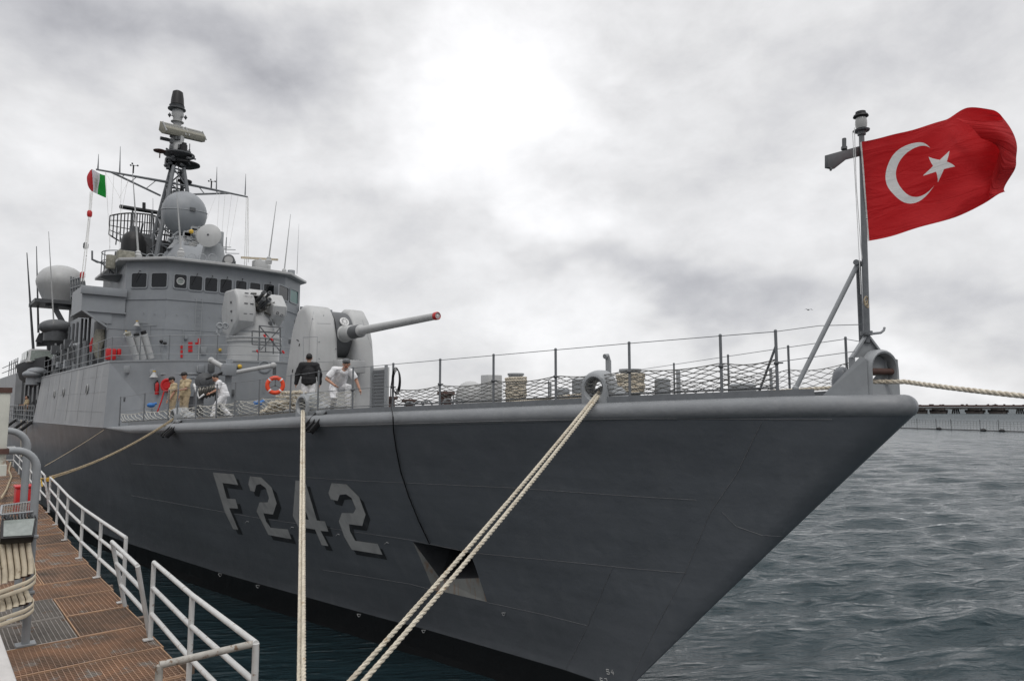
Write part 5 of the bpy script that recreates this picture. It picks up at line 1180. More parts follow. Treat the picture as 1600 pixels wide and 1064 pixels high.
for k in range(16): x_ = rs.uniform(-.4, .4); mb.tube([(MX + x_ * 1.8, MY + rs.uniform(-.5, .5), 16 + rs.random() * 2), (MX + x_, MY + rs.uniform(-.3, .3), 21 + rs.random() * 3)], .03, 5)
mb.build('cable_run', 'black', mast)
def mp(px, py, y=MY): return P(px, py, y=y)
# circular platforms
for px, py, r, m_ in ((292, 258, .85, 'black'), (280, 243, 1.0, 'dgrey'), (289, 284, .45, 'black')):
    c = mp(px, py); MB().lathe([(r * .5, -.22), (r, -.02), (r, .06), (r * .3, .09)], c, seg=28).build('mast_platform', m_, mast)
c = mp(250, 236); MB().lathe([(.05, -.15), (.4, -.05), (.42, 0), (.3, .05)], c, seg=24).cyl(c + Vector((0, 0, -.5)), c, .04, 6).bar(c, mp(272, 240), .06, .06).build('disc_aerial', 'brown', mast)
mb = MB()
for k in range(26):
    a = mp(262 + rs.random() * 38, 234 + rs.random() * 24, MY + rs.uniform(-.7, .7)); mb.cyl(a, a + Vector((rs.uniform(-.4, .4), rs.uniform(-.4, .4), rs.uniform(-.35, .35))), rs.uniform(.04, .11), 7)
for k in range(8): c = mp(260 + rs.random() * 14, 246 + rs.random() * 18); mb.box(c, (.35, .4, rs.uniform(.2, .5)))
mb.build('mast_equipment', 'dgrey', mast)
tp = MB(); T0 = mp(276, 240); T1 = mp(277, 212)
tp.lathe([(.50, 0), (.50, .5), (.42, .9), (.45, 1.3)], T0 + Vector((0, 0, -.1)), seg=16).build('radar_pedestal', 'lgrey', mast)
mb = MB(); 
for k in range(10): a = T0 + Vector((rs.uniform(-.5, .5), -.45, rs.uniform(0, 1.1))); mb.box(a, (.2, .2, .22))
mb.box(mp(259, 218), (.7, .2, .18)).cyl(mp(265, 219), mp(258, 217), .11, 8); mb.build('pedestal_fitting', 'dgrey', mast)
MB().cyl(mp(287, 241, MY - .6), mp(287, 227, MY - .6), .24, 14).cyl(mp(288, 228, MY - .6), mp(288, 224, MY - .6), .16, 12).build('black_canister', 'black', mast)
MB().cyl(mp(296, 242), mp(296.5, 225), .03, 6).cyl(mp(296, 242), mp(296, 234), .06, 6).build('mast_whip', 'dgrey', mast)
# search radar: slatted bar
ra, rb_ = mp(253, 199, MY - 1.1), mp(316, 215, MY + .4); d = (rb_ - ra).normalized(); d = Vector((d.x, d.y, 0)).normalized()
ra = mp(253, 199, MY - .9); rb_ = ra + d * (2.95)
rb_ = mp(315, 213, 50.9); ra = mp(253, 198, 49.3); d = (rb_ - ra).normalized(); nv = Vector((d.y, -d.x, 0)).normalized(); nv = nv if nv.y < 0 else -nv; zv = Vector((0, 0, 1))
rd_ = MB(); rd_.prism([ra + zv * .32, ra + zv * .42 - nv * .2, ra - zv * .2 - nv * .30, ra - zv * .48, ra - zv * .5 + nv * .35, ra - zv * .12 + nv * .42], rb_ - ra).build('search_radar', 'tarp', mast, bevel=.02)
mb = MB()
for k in range(3): z = .24 - k * .14; mb.bar(ra + zv * z + nv * (.10 + .09 * k), rb_ + zv * z + nv * (.10 + .09 * k), .05, .055)
for t in (.0, .47, .56, 1.0): p0 = ra.lerp(rb_, t); mb.bar(p0 + zv * .34 + nv * .05, p0 - zv * .35 + nv * .46, .06, .08)
mb.build('radar_slat', 'lgrey', mast)
q0 = mp(276.5, 205, 50.3); q1 = mp(277, 176, 50.3); MB().lathe([(.30, 0), (.30, .35), (.24, .4), (.30, 1.1), (.40, 1.4), (.34, 1.7)], q0 + Vector((0, 0, -.2)), seg=18).lathe([(.42, .62), (.42, .66)], q0, seg=18).build('topmast', 'lgrey', mast)
q2 = mp(276.5, 168, 50.3); MB().lathe([(.58, 0), (.58, .05), (.45, .1), (.48, .22), (.50, .26), (.42, .3)], q2 + Vector((0, 0, -.18)), seg=20).build('topmast_collar', 'dgrey', mast)
MB().lathe([(.44, 0), (.40, .5), (.33, .95), (.18, 1.05)], mp(277, 165, 50.3), seg=20).build('top_aerial', 'black', mast)
for a, b in (((265, 180), (272, 182)), ((290, 184), (283, 183))): MB().cyl(mp(*a), mp(*b), .03, 6).lathe([(.01, -.18), (.12, 0), (.01, .18)], mp(*a), seg=10).build('stub_aerial', 'dgrey', mast)
# yards
yl, yr = mp(150, 265), mp(387, 308); ylc, yrc = mp(274, 287), mp(283, 286)
for a, b, lo_, nm_ in ((yl, ylc, mp(251, 306), 0), (yr, yrc, mp(298, 304), 1)):
    yd = MB().tube([a, b], [.06, .10], 8).tube([a.lerp(b, .28) if nm_ else a.lerp(b, .18), lo_], .07, 8); 
    for t in (.35, .5, .75): p0 = a.lerp(b, t); yd.cyl(p0, (a.lerp(b, .2)).lerp(lo_, max(0, (t - .2) / .8)), .03, 6)
    yo = yd.build('yard', 'rail', mast)
for px, y0_, y1_ in ((153, 264, 241), (187, 270, 229), (338, 296, 261), (383, 305, 272)): MB().tube([mp(px, y0_), mp(px + .6, (y0_ + y1_) / 2), mp(px + 1, y1_)], [.05, .03, .012], 6).build('yard_aerial', 'rail', mast)
for px, py in ((208, 271), (330, 295)):
    c = mp(px, py); m_ = MB().cyl(c, c + Vector((0, 0, .55)), .05, 6)
    for k in range(3): a = k * 2.1; e = c + Vector((.25 * cos(a), .25 * sin(a), .58)); m_.cyl(c + Vector((0, 0, .52)), e, .02, 5).ball(e, .06, 6, 5)
    m_.build('anemometer', 'black', mast)
mb = MB()
for (a, b) in (((165, 270), (172, 388)), ((178, 273), (171, 390)), ((190, 276), (186, 392)), ((200, 280), (190, 330)), ((343, 298), (338, 380)), ((352, 300), (345, 385)), ((362, 305), (352, 385)), ((372, 307), (358, 388)), ((340, 300), (322, 345)), ((165, 270), (188, 310)), ((200, 285), (186, 310))): MB().tube([mp(*a), mp(b[0], b[1], 46)], .010, 4).build('signal_halyard', 'wrail', mast)
for (a, b) in (((385, 308), (382, 415)), ((387, 308), (385, 418)), ((388, 309), (388, 410))): MB().tube([mp(*a), mp(b[0], b[1], 41)], .022, 4).build('signal_halyard', 'wrail', mast)
mb = MB()
for (a, b) in (((143, 300), (127, 440)), ((145, 300), (131, 440)), ((141, 300), (135, 400))): MB().tube([mp(*a, 47), mp(b[0], b[1], 41)], .028, 5).build('wing_halyard', 'wrail', mast)
for px, py in ((140, 334), (134, 384), (129, 430)): c = mp(px, py, 44); MB().lathe([(.10, -.18), (.13, -.1), (.13, .1), (.08, .18)], c, seg=12).build('halyard_lantern', 'red' if py != 384 else 'dgrey', mast)
# fire-control radome (two half shells with a belt)
dcn = P(288, 334, x=XC); dcn = P(288, 334, y=47.0); Rr_ = 1.36
sb = MB().ball(dcn, Rr_, 40, 26, sc_=(1, 1, 1.06)); rado = sb.build('fire_control_radome', 'lgrey', ship, smooth=60)
rado.data.materials[0] = M['grey']
MB().torus(dcn + Vector((0, 0, .12)), Rr_ + .0, .035, (-.05, -.12, 1), 48, 8).build('radome_belt', 'gpipe', rado); MB().box(dcn + Vector((.12, -Rr_ - .02, .0)), (.34, .1, .22)).build('belt_latch', 'dgrey', rado)
MB().lathe([(.95, 0), (.60, .5), (.5, .9)], (dcn.x, dcn.y, 17.2), seg=24).build('radome_foot', 'gpipe', rado)
mb = MB(); 
for k in range(12): a = P(262 + rs.random() * 50, 368 + rs.random() * 12, y=46.2); mb.cyl(a, a + Vector((rs.uniform(-.4, .4), -.2, rs.uniform(-.3, .3))), rs.uniform(.03, .08), 6)
mb.build('foot_fitting', 'gpipe', rado)
# tracking dish
tc_ = P(327, 369, y=41.6); ax = (Vector((-.55, -.83, .10))).normalized()
trk = MB().lathe([(.01, -.12), (.35, -.08), (.60, .0), (.69, .06), (.71, .08), (.70, .10), (.55, .16), (.30, .22), (.02, .25)], tc_, ax, 36).build('tracking_dish', 'lgrey', ship); trk.data.materials[0] = M['recess'] if False else M['lgrey']
MB().lathe([(.07, 0), (.05, .05), (.01, .07)], tc_ + ax * .24, ax, 12).build('feed_cap', 'dgrey', trk)
q = P(334, 374, y=42.4); MB().box(q, (.9, .9, .9)).cyl(q + Vector((0, 0, -.3)), q + Vector((0, 0, -1.5)), .55, 16, .75).build('dish_mount', 'gpipe', trk, bevel=.06)
for k in range(3): c = P(300, 372, y=42.2) + Vector((0, 0, 0)); MB().torus(c, .30 + k * .09, .035, (-.4, -.9, .1), 24, 6).build('cable_loop', 'lgrey', trk)
MB().ball(P(299, 362, y=42.0), .13, 12, 8).build('lamp_eye', 'yellow', trk); mb = MB()
for k in range(14): a = P(290 + rs.random() * 22, 355 + rs.random() * 30, y=42.3); mb.box(a, (rs.uniform(.1, .35), .3, rs.uniform(.1, .35)))
mb.build('mount_box', 'gpipe', trk)
# searchlight over the bridge, nav radar bar, roof clutter
c = P(358, 407, y=38.2); MB().lathe([(.30, -.2), (.30, .22), (.24, .25), (.24, .2), (.01, .18)], c, (-.4, -.9, 0), 20).tube([c + Vector((-.32, 0, 0)), c + Vector((-.34, 0, -.35)), c + Vector((.34, 0, -.35)), c + Vector((.32, 0, 0))], .04, 6).cyl(c + Vector((0, 0, -.35)), c + Vector((0, 0, -.7)), .12, 8).build('searchlight', 'dgrey', bridge)
MB().lathe([(.23, 0), (.01, .02)], c + Vector((-.4, -.9, 0)).normalized() * .22, (-.4, -.9, 0), 20).build('searchlight_glass', 'lamp', bridge)
a, b = P(377, 402.5, y=41), P(434, 406, y=41.6); MB().bar(a, b, .10, .12).build('navigation_radar_bar', 'cream', bridge); c = (a + b) / 2; MB().box(c + Vector((0, 0, -.42)), (.75, .6, .55)).box(c + Vector((.5, .1, -.5)), (.3, .4, .35)).cyl(c, c + Vector((0, 0, -.2)), .1, 8).build('navigation_radar_base', 'lgrey', bridge, bevel=.02)
for px, py, h in ((173 + 0, 408, .6), (455, 429, .55)): c = P(px, py, y=40); MB().cyl(c + Vector((0, 0, -.4)), c + Vector((0, 0, h - .3)), .22, 14).build('roof_drum', 'grey' if px > 300 else 'tarp', bridge, bevel=.01)
for px, py, h in ((196, 401, .55),): c = P(px, py, y=41); MB().box(c, (.8, .6, h)).build('roof_box', 'tarp' if px < 200 else 'grey', bridge, bevel=.05)
def whip(px0, py0, px1, py1, y, r=.045, par=bridge, m_='lgrey', base=True):
    a = P(px0, py0, y=y); b = P(px1, py1, y=y); o = MB().tube([a, a.lerp(b, .5), b], [r, r * .7, r * .3], 6)
    if base: o.lathe([(.17, -.3), (.20, -.1), (.12, 0), (.14, .05), (.08, .15)], a, seg=14)
    return o.build('whip_aerial', m_, par)
whip(283, 392, 276, 300, 38.8, .055); whip(216, 396, 207, 268, 41, .055); whip(420, 405, 432, 315, 40, .045); whip(444, 424, 454, 335, 40, .04); whip(464, 428, 467, 350, 41, .02, base=False)
whip(239, 395, 239, 310, 44, .03, base=False, m_='dgrey'); whip(52, 545, 42, 395, 60, .10, ship, 'dgrey', False); whip(60, 520, 57, 385, 60, .08, ship, 'dgrey', False); whip(84, 505, 76, 362, 52, .05, ship, 'lgrey', False)
mb = MB()
for p0, p1 in (((165, 392), (204, 392)), ((165, 392), (165, 428)), ((190, 398), (190, 432))): pass
rc_ = P(185, 432, y=42.5); MB().lathe([(.9, 0), (1.15, .10), (1.15, .16)], rc_ + Vector((.3, 0, -.2)), seg=28).build('lookout_platform', 'dgrey', bridge)
mb = MB().torus(rc_ + Vector((.3, 0, 1.25)), 1.15, .03, seg=28, sseg=5).torus(rc_ + Vector((.3, 0, .75)), 1.15, .025, seg=28, sseg=5)
for k in range(9): a = k * 2 * pi / 9; p0 = rc_ + Vector((.3 + 1.15 * cos(a), 1.15 * sin(a), 0)); mb.cyl(p0, p0 + Vector((0, 0, 1.25)), .025, 5)
mb.tube([P(143, 405, y=43), P(160, 412, y=43), P(178, 428, y=43)], .05, 6).tube([P(143, 405, y=43), P(152, 410, y=43), P(175, 410, y=43)], .05, 6).cyl(P(144, 406, y=43), P(144, 392, y=43), .05, 6).build('lookout_rail', 'rail', bridge)
mb = MB()
for k in range(7): x_ = 236 + k * 16; a = P(x_, 403, y=39.5); mb.torus(a, .22, .02, (0, 1, 0), 14, 5)
for p0 in ((333, 388), (340, 386), (347, 390), (353, 396), (338, 400)): a = P(*p0, y=42.6); mb.cyl(a, a + Vector((.0, 0, 1.0)), .03, 5).cyl(a, a + Vector((.8, 0, .1)), .025, 5)
mb.build('roof_rail', 'gpipe', bridge)
# lattice air-search aerial behind the mast
ac = P(212, 356, y=58.5); aer = MB(); n = 13; W_ = 2.05; Hh = 1.35; f_ = Vector((-.55, -.83, 0)).normalized(); u_ = Vector((-f_.y, f_.x, 0)); z3 = Vector((0, 0, 1))
u_ = rt.copy()
def ap_(s, t): return ac + u_ * s * W_ + z3 * (t * Hh * (1 - .45 * abs(s) ** 2.5)) - Vector((fw.x, fw.y, 0)) * (.9 * (1 - s * s) - 0) * -1 + z3 * (-s * .2)
for t in (-1, -.5, 0, .5, 1): aer.tube([ap_(s / 10, t) for s in range(-10, 11)], .06 if abs(t) == 1 else .035, 5)
for s in range(-10, 11): aer.tube([ap_(s / 10, t) for t in (-1, -.5, 0, .5, 1)], .045, 5)
airr = aer.build('air_search_radar', 'black', ship)
MB().cyl(P(188, 323, y=57.5), P(250, 333, y=58.5), .16, 12).cyl(P(225, 328, y=58), P(225, 317, y=58), .12, 10).build('identification_bar', 'black', airr)
MB().cyl(ac + z3 * -2.4 + f_ * .2, ac + f_ * .2, .35, 12).box(ac + z3 * -.9 + u_ * .8, (.7, .6, .7)).cyl(ac + u_ * -.3 + z3 * -1.4, ac + u_ * -.3 + z3 * 1.4, .07, 6).cyl(ac + u_ * 1.2 + z3 * -1.4, ac + u_ * 1.2 + z3 * 1.4, .07, 6).build('aerial_mount', 'dgrey', airr)
c = P(209, 383, y=50); MB().lathe([(.75, -.9), (.75, .2), (.66, .55), (.45, .8), (.02, .9)], c, seg=26).build('black_dome', 'black', ship)
mb = MB(); 
for k in range(26): a = P(180 + rs.random() * 65, 375 + rs.random() * 40, y=51 + rs.random() * 3); mb.cyl(a, a + Vector((rs.uniform(-.2, .2), rs.uniform(-.5, .5), rs.uniform(-1.2, 1.2))), rs.uniform(.03, .08), 5)
mb.prism([(8.6, 52, 14.8), (12, 52, 14.8), (12, 58, 14.8), (8.6, 58, 14.8)], (0, 0, .2)); mb.slab([(10.8, 51), (14, 51), (14, 64), (10.8, 64)], 12, 18.6)
mb.build('aft_mast_house', 'dgrey', ship)
# satellite dome on its platform
sc0 = P(95, 446, y=58.5); MB().lathe([(1.02, -1.2), (1.28, -.6), (1.48, -.1), (1.53, .15), (1.50, .4), (1.38, .75), (1.15, 1.05), (.85, 1.26), (.45, 1.40), (.02, 1.44)], sc0, seg=40).build('satellite_dome', 'lgrey', ship, smooth=60)
MB().lathe([(.85, -.9), (.9, -.35), (.8, -.3)], sc0 + Vector((0, 0, -.75)), seg=24).build('dome_foot', 'dgrey', ship)
pz = P(70, 470, y=58.5).z
MB().slab([(sc0.x - 1.6, 57.4), (sc0.x + 2.4, 57.4), (sc0.x + 2.4, 61), (sc0.x - 1.6, 61)], pz - .25, pz).bar((sc0.x - .5, 58, pz - .2), (sc0.x + 1.2, 58, pz - 3.4), .35, .3).slab([(sc0.x + .8, 57.6), (sc0.x + 2.2, 57.6), (sc0.x + 2.2, 60), (sc0.x + .8, 60)], 11, pz - .2).build('dome_platform', 'dgrey', ship)
mb = MB(); 
for k in range(6): a = P(111 + k * 4, 468, y=50 - k); b = P(111 + k * 4, 432 - k * -1, y=50 - k); mb.cyl(a, b, .05, 5)
for yy in (432, 445, 458): mb.tube([P(111, yy + 6, y=50), P(131, yy, y=45)], .045, 5)
mb.build('aft_wing_rail', 'rail', ship)
# davits, boat, raft canisters, deck clutter amidships
mb = MB(); dv = lambda px, py, y=60: P(px, py, y=y)
mb.prism([dv(58, 530), dv(130, 528), dv(130, 541), dv(88, 544), dv(80, 540), dv(58, 541)], (0, .5, 0)).prism([dv(64, 520), dv(72, 516), dv(82, 530), (dv(76, 534))], (0, .4, 0)).bar(dv(80, 536), dv(80, 580), .5, .5).bar(dv(66, 522), dv(60, 535), .3, .4)
mb.build('boat_davit', 'darkwall', ship)
MB().bar(dv(118, 470, 52), dv(118, 560, 52), .3, .3).build('davit_post', 'darkwall', ship)
for k in range(7): a = dv(95 + k * 5, 545, 52); MB().cyl((a.x, a.y, Z1), a, .09, 7).build('davit_post', 'darkwall', ship)
for px, py, s in ((88, 512, 1.0), (115, 520, .8)): c = dv(px, py, 54); MB().ball(c, 1.0 * s, 18, 12, sc_=(1, .8, .55)).cyl(c + Vector((0, 0, -.9 * s)), c + Vector((0, 0, -.2)), .7 * s, 16).build('round_director', 'dgrey', ship)
for px, py in ((52, 585), (58, 581)): c = P(px, py, y=56); MB().ball(c, .62, 18, 12, sc_=(1, 1, .5)).cyl(c + Vector((0, 0, -.15)), c + Vector((0, 0, -.7)), .4, 12).build('mushroom_vent', 'grey', ship)
rs = random.Random(3)
for k in range(70):
    mb = MB()
    px = rs.uniform(70, 165); py = rs.uniform(535, 580) - (px - 70) * .12; a = P(px, py, y=rs.uniform(44, 54)); a.x = max(a.x, 6.3)
    mb.cyl(a, a + Vector((rs.uniform(-.1, .1), rs.uniform(-.6, .6), rs.uniform(-1.0, 1.0))), rs.uniform(.03, .08), 5)
    if k % 4 == 0: mb.box(a, (.4, .5, rs.uniform(.3, .9)))
    mb.build('deck_fitting', ('dgrey', 'dgrey', 'grey')[k % 3], ship)
# open deck abaft the side plating: dark house wall, shelters, rails
mb = MB(); mb.slab([(7.6, 56.2), (9.6, 56.2), (9.6, 76), (7.6, 76)], 6.1, 8.9); mb.slab([(5.9, 56.2), (9, 56.2), (9, 64), (5.9, 64)], 8.8, 8.95); mb.build('side_passage_wall', 'darkwall', ship, smooth=0)
mb = MB(); mb.slab([(5.9, 70), (18, 70), (18, 101), (5.9, 101)], 6.1, 9.9); mb.build('hangar', 'side', ship, smooth=0)
for k in range(5): MB().box((6.2 + .0, 57.2 + k * 2.6, 8.0 + .3 * (k % 2)), (.16, .16, 3.4)).build('shelter_pillar', 'dgrey', ship)
rs = random.Random(12)
for k in range(60):
    mb = MB()
    y = rs.uniform(57, 69); x = rs.uniform(5.95, 7.4); z = 6.15 + rs.random() * .2; h = rs.uniform(.4, 1.9)
    if k % 3: mb.cyl((x, y, z), (x + rs.uniform(-.2, .2), y, z + h), .05, 5)
    else: mb.box((x, y, z + h / 3), (.5, .6, h * .66))
    mb.build('side_deck_fitting', 'dgrey', ship)
mb = MB()
for h in (.4, .75, 1.1): mb.tube([(5.88, y, 6.12 + h) for y in np.arange(56.4, 76, 1)], .022, 5)
for y in np.arange(56.4, 76, 1.5): mb.cyl((5.88, y, 6.1), (5.88, y, 7.22), .03, 6)
mb.build('guard_rail', 'gpipe', ship, label='guard rail of the low side deck abaft the plating')
mb = MB().tube(sagline((5.72, 58, 6.2), (5.72, 62, 6.2), 2.6, 16), .025, 5); o = mb.build('hanging_rope', 'rope', None); tag(o, 'rope loop hanging over the hull near the far chutes', 'rope')
# top rails and aerials of the hangar edge
mb = MB()
for h in (.5, 1.0): mb.tube([(5.95, y, 9.9 + h) for y in (70, 74, 78, 84)], .035, 5)
for y in (70, 71.5, 73, 75, 77): mb.cyl((5.95, y, 9.9), (5.95, y, 11.2), .035, 5)
mb.build('guard_rail', 'dgrey', ship, label='rail on top of the aft hangar')
# motor boat
bt = thing('motor_boat', 'covered grey motor boat slung in the davits', 'boat', (6.3, 62, 8.7)); mb = MB(); st = []
for i in range(11):
    f = i / 10; y = 57.5 + 7.5 * f; wd_ = 1.15 * (1 - (1 - f) ** 2.6 * .95) if f < 1 else 1.1; zt = 10.3 + .35 * (1 - f) ** 2; kz = 8.6 + .8 * (1 - f) ** 3
    st.append([(6.5 + wd_ * a, y, zt if abs(a) == 1 else (kz if a == 0 else kz + (zt - kz) * .38)) for a in (-1, -.72, 0, .72, 1)])
for s in st: mb.v += s
for i in range(10):
    for k in range(4): mb.f.append((i * 5 + k, i * 5 + k + 1, i * 5 + 6 + k, i * 5 + 5 + k)); mb.mi.append(0)
    mb.f.append((i * 5, i * 5 + 5, i * 5 + 9, i * 5 + 4)); mb.mi.append(0)
mb.f.append((50, 51, 52, 53, 54)); mb.mi.append(0)
mb.build('boat_hull', 'darkwall', bt, smooth=50)
MB().prism([(5.6, 59.2, 10.3), (5.75, 59.8, 11.3), (5.75, 64.2, 11.3), (5.6, 64.9, 10.3)], (1.8, 0, 0)).build('canopy', 'lgrey', bt, bevel=.1)
for y in (60.6, 61.8, 63.0): MB().box((5.63, y, 10.85), (.06, .95, .55)).build('canopy_window', 'floodglass', bt)
MB().prism([(5.7, 58.9, 10.4), (7.3, 58.9, 10.4), (7.2, 59.5, 11.15), (5.8, 59.5, 11.15)], (0, .05, .02)).build('windscreen', 'floodglass', bt)

# ---------------------------------------------------------------- flags
def catmull(p, t):
    n = len(p) - 1; x = t * n; i = min(int(x), n - 1); f = x - i; p0 = p[max(0, i - 1)]; p1 = p[i]; p2 = p[i + 1]; p3 = p[min(n, i + 2)]
    return .5 * ((2 * p1) + (-p0 + p2) * f + (2 * p0 - 5 * p1 + 4 * p2 - p3) * f * f + (-p0 + 3 * p1 - 3 * p2 + p3) * f ** 3)
def cloth(name, ctrl, nu, nv, m_, wave, uvs=None):
    """ctrl[col][row] = (px, py, distance); turned into real 3-D cloth"""
    C3 = [[P(a, b, d=c) for a, b, c in col] for col in ctrl]; mb = MB(); uv = []
    svals = uvs or [i / (len(ctrl) - 1) for i in range(len(ctrl))]
    for i in range(nu + 1):
        t = i / nu; s = float(np.interp(t, [k / (len(ctrl) - 1) for k in range(len(ctrl))], svals))
        colp = [catmull([C3[c][r] for c in range(len(C3))], t) for r in range(len(C3[0]))]
        for j in range(nv + 1):
            v = j / nv; p = catmull(colp, v); p = p + Vector((fw.x, fw.y, 0)) * wave(s, v) + Vector((0, 0, 1)) * wave(s + .3, v) * .12; mb.v.append(tuple(p)); uv.append((s, 1 - v))
    for i in range(nu):
        for j in range(nv): mb.f.append((i * (nv + 1) + j, i * (nv + 1) + j + 1, (i + 1) * (nv + 1) + j + 1, (i + 1) * (nv + 1) + j)); mb.mi.append(0)
    o = mb.build(name, m_, None, smooth=80)
    ul = o.data.uv_layers.new(name='UVMap')
    for lp_ in o.data.loops: ul.data[lp_.index].uv = uv[lp_.vertex_index]
    return o
# red flag material with crescent and star laid out in the cloth's own coordinates
fm_ = bpy.data.materials.new('red_flag_cloth'); fm_.use_nodes = True; t = fm_.node_tree; n = t.nodes; l = t.links; b = n['Principled BSDF']; b.inputs['Roughness'].default_value = .85
uvn = n.new('ShaderNodeUVMap'); sp = n.new('ShaderNodeSeparateXYZ'); l.new(uvn.outputs[0], sp.inputs[0])
def mth(op, a, b_=None, cl=False):
    q = n.new('ShaderNodeMath'); q.operation = op; q.use_clamp = cl
    for i, v in enumerate((a, b_)):
        if v is None: continue
        if isinstance(v, (int, float)): q.inputs[i].default_value = v
        else: l.new(v, q.inputs[i])
    return q.outputs[0]
ASP = 1.89; X_ = mth('MULTIPLY', sp.outputs[0], ASP); Y_ = mth('SUBTRACT', 1.0, sp.outputs[1])   # Y down
def circ(cx_, cy_, r): return mth('LESS_THAN', mth('SQRT', mth('ADD', mth('POWER', mth('ABSOLUTE', mth('SUBTRACT', X_, cx_)), 2.0), mth('POWER', mth('ABSOLUTE', mth('SUBTRACT', Y_, cy_)), 2.0))), r)
cres = mth('MULTIPLY', circ(.53, .43, .275), mth('SUBTRACT', 1.0, circ(.60, .425, .226)))
sx_, sy_ = mth('SUBTRACT', X_, .795), mth('SUBTRACT', Y_, .43); tot = None
for k in range(5):
    a = radians(90 + 72 * k + 4); h = mth('LESS_THAN', mth('ADD', mth('MULTIPLY', sx_, cos(a)), mth('MULTIPLY', sy_, sin(a))), .145 * cos(radians(72)))
    tot = h if tot is None else mth('ADD', tot, h)
star = mth('MULTIPLY', mth('GREATER_THAN', tot, 3.5), mth('LESS_THAN', mth('ADD', mth('ABSOLUTE', sx_), mth('ABSOLUTE', sy_)), .35))
msk = mth('MAXIMUM', cres, star); hoist = mth('LESS_THAN', X_, .028); msk = mth('MAXIMUM', msk, hoist)
ns = n.new('ShaderNodeTexNoise'); ns.inputs['Scale'].default_value = 9; l.new(uvn.outputs[0], ns.inputs['Vector'])
cr_m = n.new('ShaderNodeMix'); cr_m.data_type = 'RGBA'; l.new(ns.outputs[0], cr_m.inputs[0]); cr_m.inputs[6].default_value = (.50, .012, .016, 1); cr_m.inputs[7].default_value = (.62, .020, .024, 1)
fx = n.new('ShaderNodeMix'); fx.data_type = 'RGBA'; l.new(msk, fx.inputs[0]); l.new(cr_m.outputs[2], fx.inputs[6]); fx.inputs[7].default_value = (.78, .77, .75, 1); l.new(fx.outputs[2], b.inputs['Base Color'])
tr_ = n.new('ShaderNodeBsdfTranslucent'); l.new(fx.outputs[2], tr_.inputs[0]); ms_ = n.new('ShaderNodeMixShader'); ms_.inputs[0].default_value = .42; l.new(b.outputs[0], ms_.inputs[1]); l.new(tr_.outputs[0], ms_.inputs[2]); l.new(ms_.outputs[0], n['Material Output'].inputs[0])
wt = n.new('ShaderNodeTexNoise'); wt.inputs['Scale'].default_value = 4; wt.inputs['Detail'].default_value = 4; wt.inputs['Distortion'].default_value = 1.0
mpn = n.new('ShaderNodeMapping'); mpn.inputs['Scale'].default_value = (.8, 2.0, 1); mpn.inputs['Rotation'].default_value = (0, 0, radians(28)); l.new(uvn.outputs[0], mpn.inputs[0]); l.new(mpn.outputs[0], wt.inputs['Vector'])
bpn = n.new('ShaderNodeBump'); bpn.inputs['Strength'].default_value = .8; bpn.inputs['Distance'].default_value = .09; l.new(wt.outputs[0], bpn.inputs['Height']); l.new(bpn.outputs[0], b.inputs['Normal']); l.new(bpn.outputs[0], tr_.inputs['Normal'])
D0 = 12.0
ctrl = [[(1344, 222, 12.1), (1348, 273, 12.1), (1352, 325, 12.1), (1356, 376, 12.1)],
        [(1386, 212, 12.0), (1389, 264, 12.1), (1393, 318, 12.15), (1399, 368, 12.1)],
        [(1432, 203, 12.05), (1435, 254, 12.0), (1439, 308, 12.05), (1446, 354, 12.0)],
        [(1476, 188, 12.2), (1483, 240, 12.1), (1488, 294, 12.0), (1497, 338, 11.95)],
        [(1512, 168, 12.3), (1534, 226, 12.25), (1538, 280, 12.15), (1537, 319, 12.1)],
        [(1550, 174, 12.3), (1578, 218, 12.3), (1577, 264, 12.25), (1562, 302, 12.15)],
        [(1562, 190, 12.05), (1590, 232, 12.1), (1587, 262, 12.05), (1570, 299, 12.0)],
        [(1536, 190, 11.82), (1568, 222, 11.80), (1566, 262, 11.82), (1556, 304, 11.85)],
        [(1496, 182, 11.95), (1528, 216, 11.86), (1560, 232, 11.86), (1548, 308, 11.88)]]
def fwave(s, v):
    a = min(1, s * 3); return a * (.065 * sin(s * 13 - v * 5) + .045 * sin(s * 8 + v * 14 + 1) * (.3 + v) + .020 * sin(s * 27 + v * 12))
tfl = cloth('red_flag', ctrl, 110, 60, fm_, fwave, [0, .155, .32, .48, .66, .80, .86, .93, 1.0])
tag(tfl, 'large red flag with white crescent and star flying from the jackstaff', 'flag')
im = bpy.data.materials.new('tricolour_cloth'); im.use_nodes = True; t = im.node_tree; n = t.nodes; l = t.links; b = n['Principled BSDF']; b.inputs['Roughness'].default_value = .85
uvn = n.new('ShaderNodeUVMap'); sp = n.new('ShaderNodeSeparateXYZ'); l.new(uvn.outputs[0], sp.inputs[0]); rmp = n.new('ShaderNodeValToRGB'); rmp.color_ramp.interpolation = 'CONSTANT'
rmp.color_ramp.elements[0].color = (.60, .02, .03, 1); e = rmp.color_ramp.elements[1]; e.position = .36; e.color = (.72, .72, .78, 1); e = rmp.color_ramp.elements.new(.68); e.color = (.01, .32, .04, 1)
l.new(sp.outputs[0], rmp.inputs[0]); l.new(rmp.outputs[0], b.inputs['Base Color'])
tr_ = n.new('ShaderNodeBsdfTranslucent'); l.new(rmp.outputs[0], tr_.inputs[0]); ms_ = n.new('ShaderNodeMixShader'); ms_.inputs[0].default_value = .3; l.new(b.outputs[0], ms_.inputs[1]); l.new(tr_.outputs[0], ms_.inputs[2]); l.new(ms_.outputs[0], n['Material Output'].inputs[0])
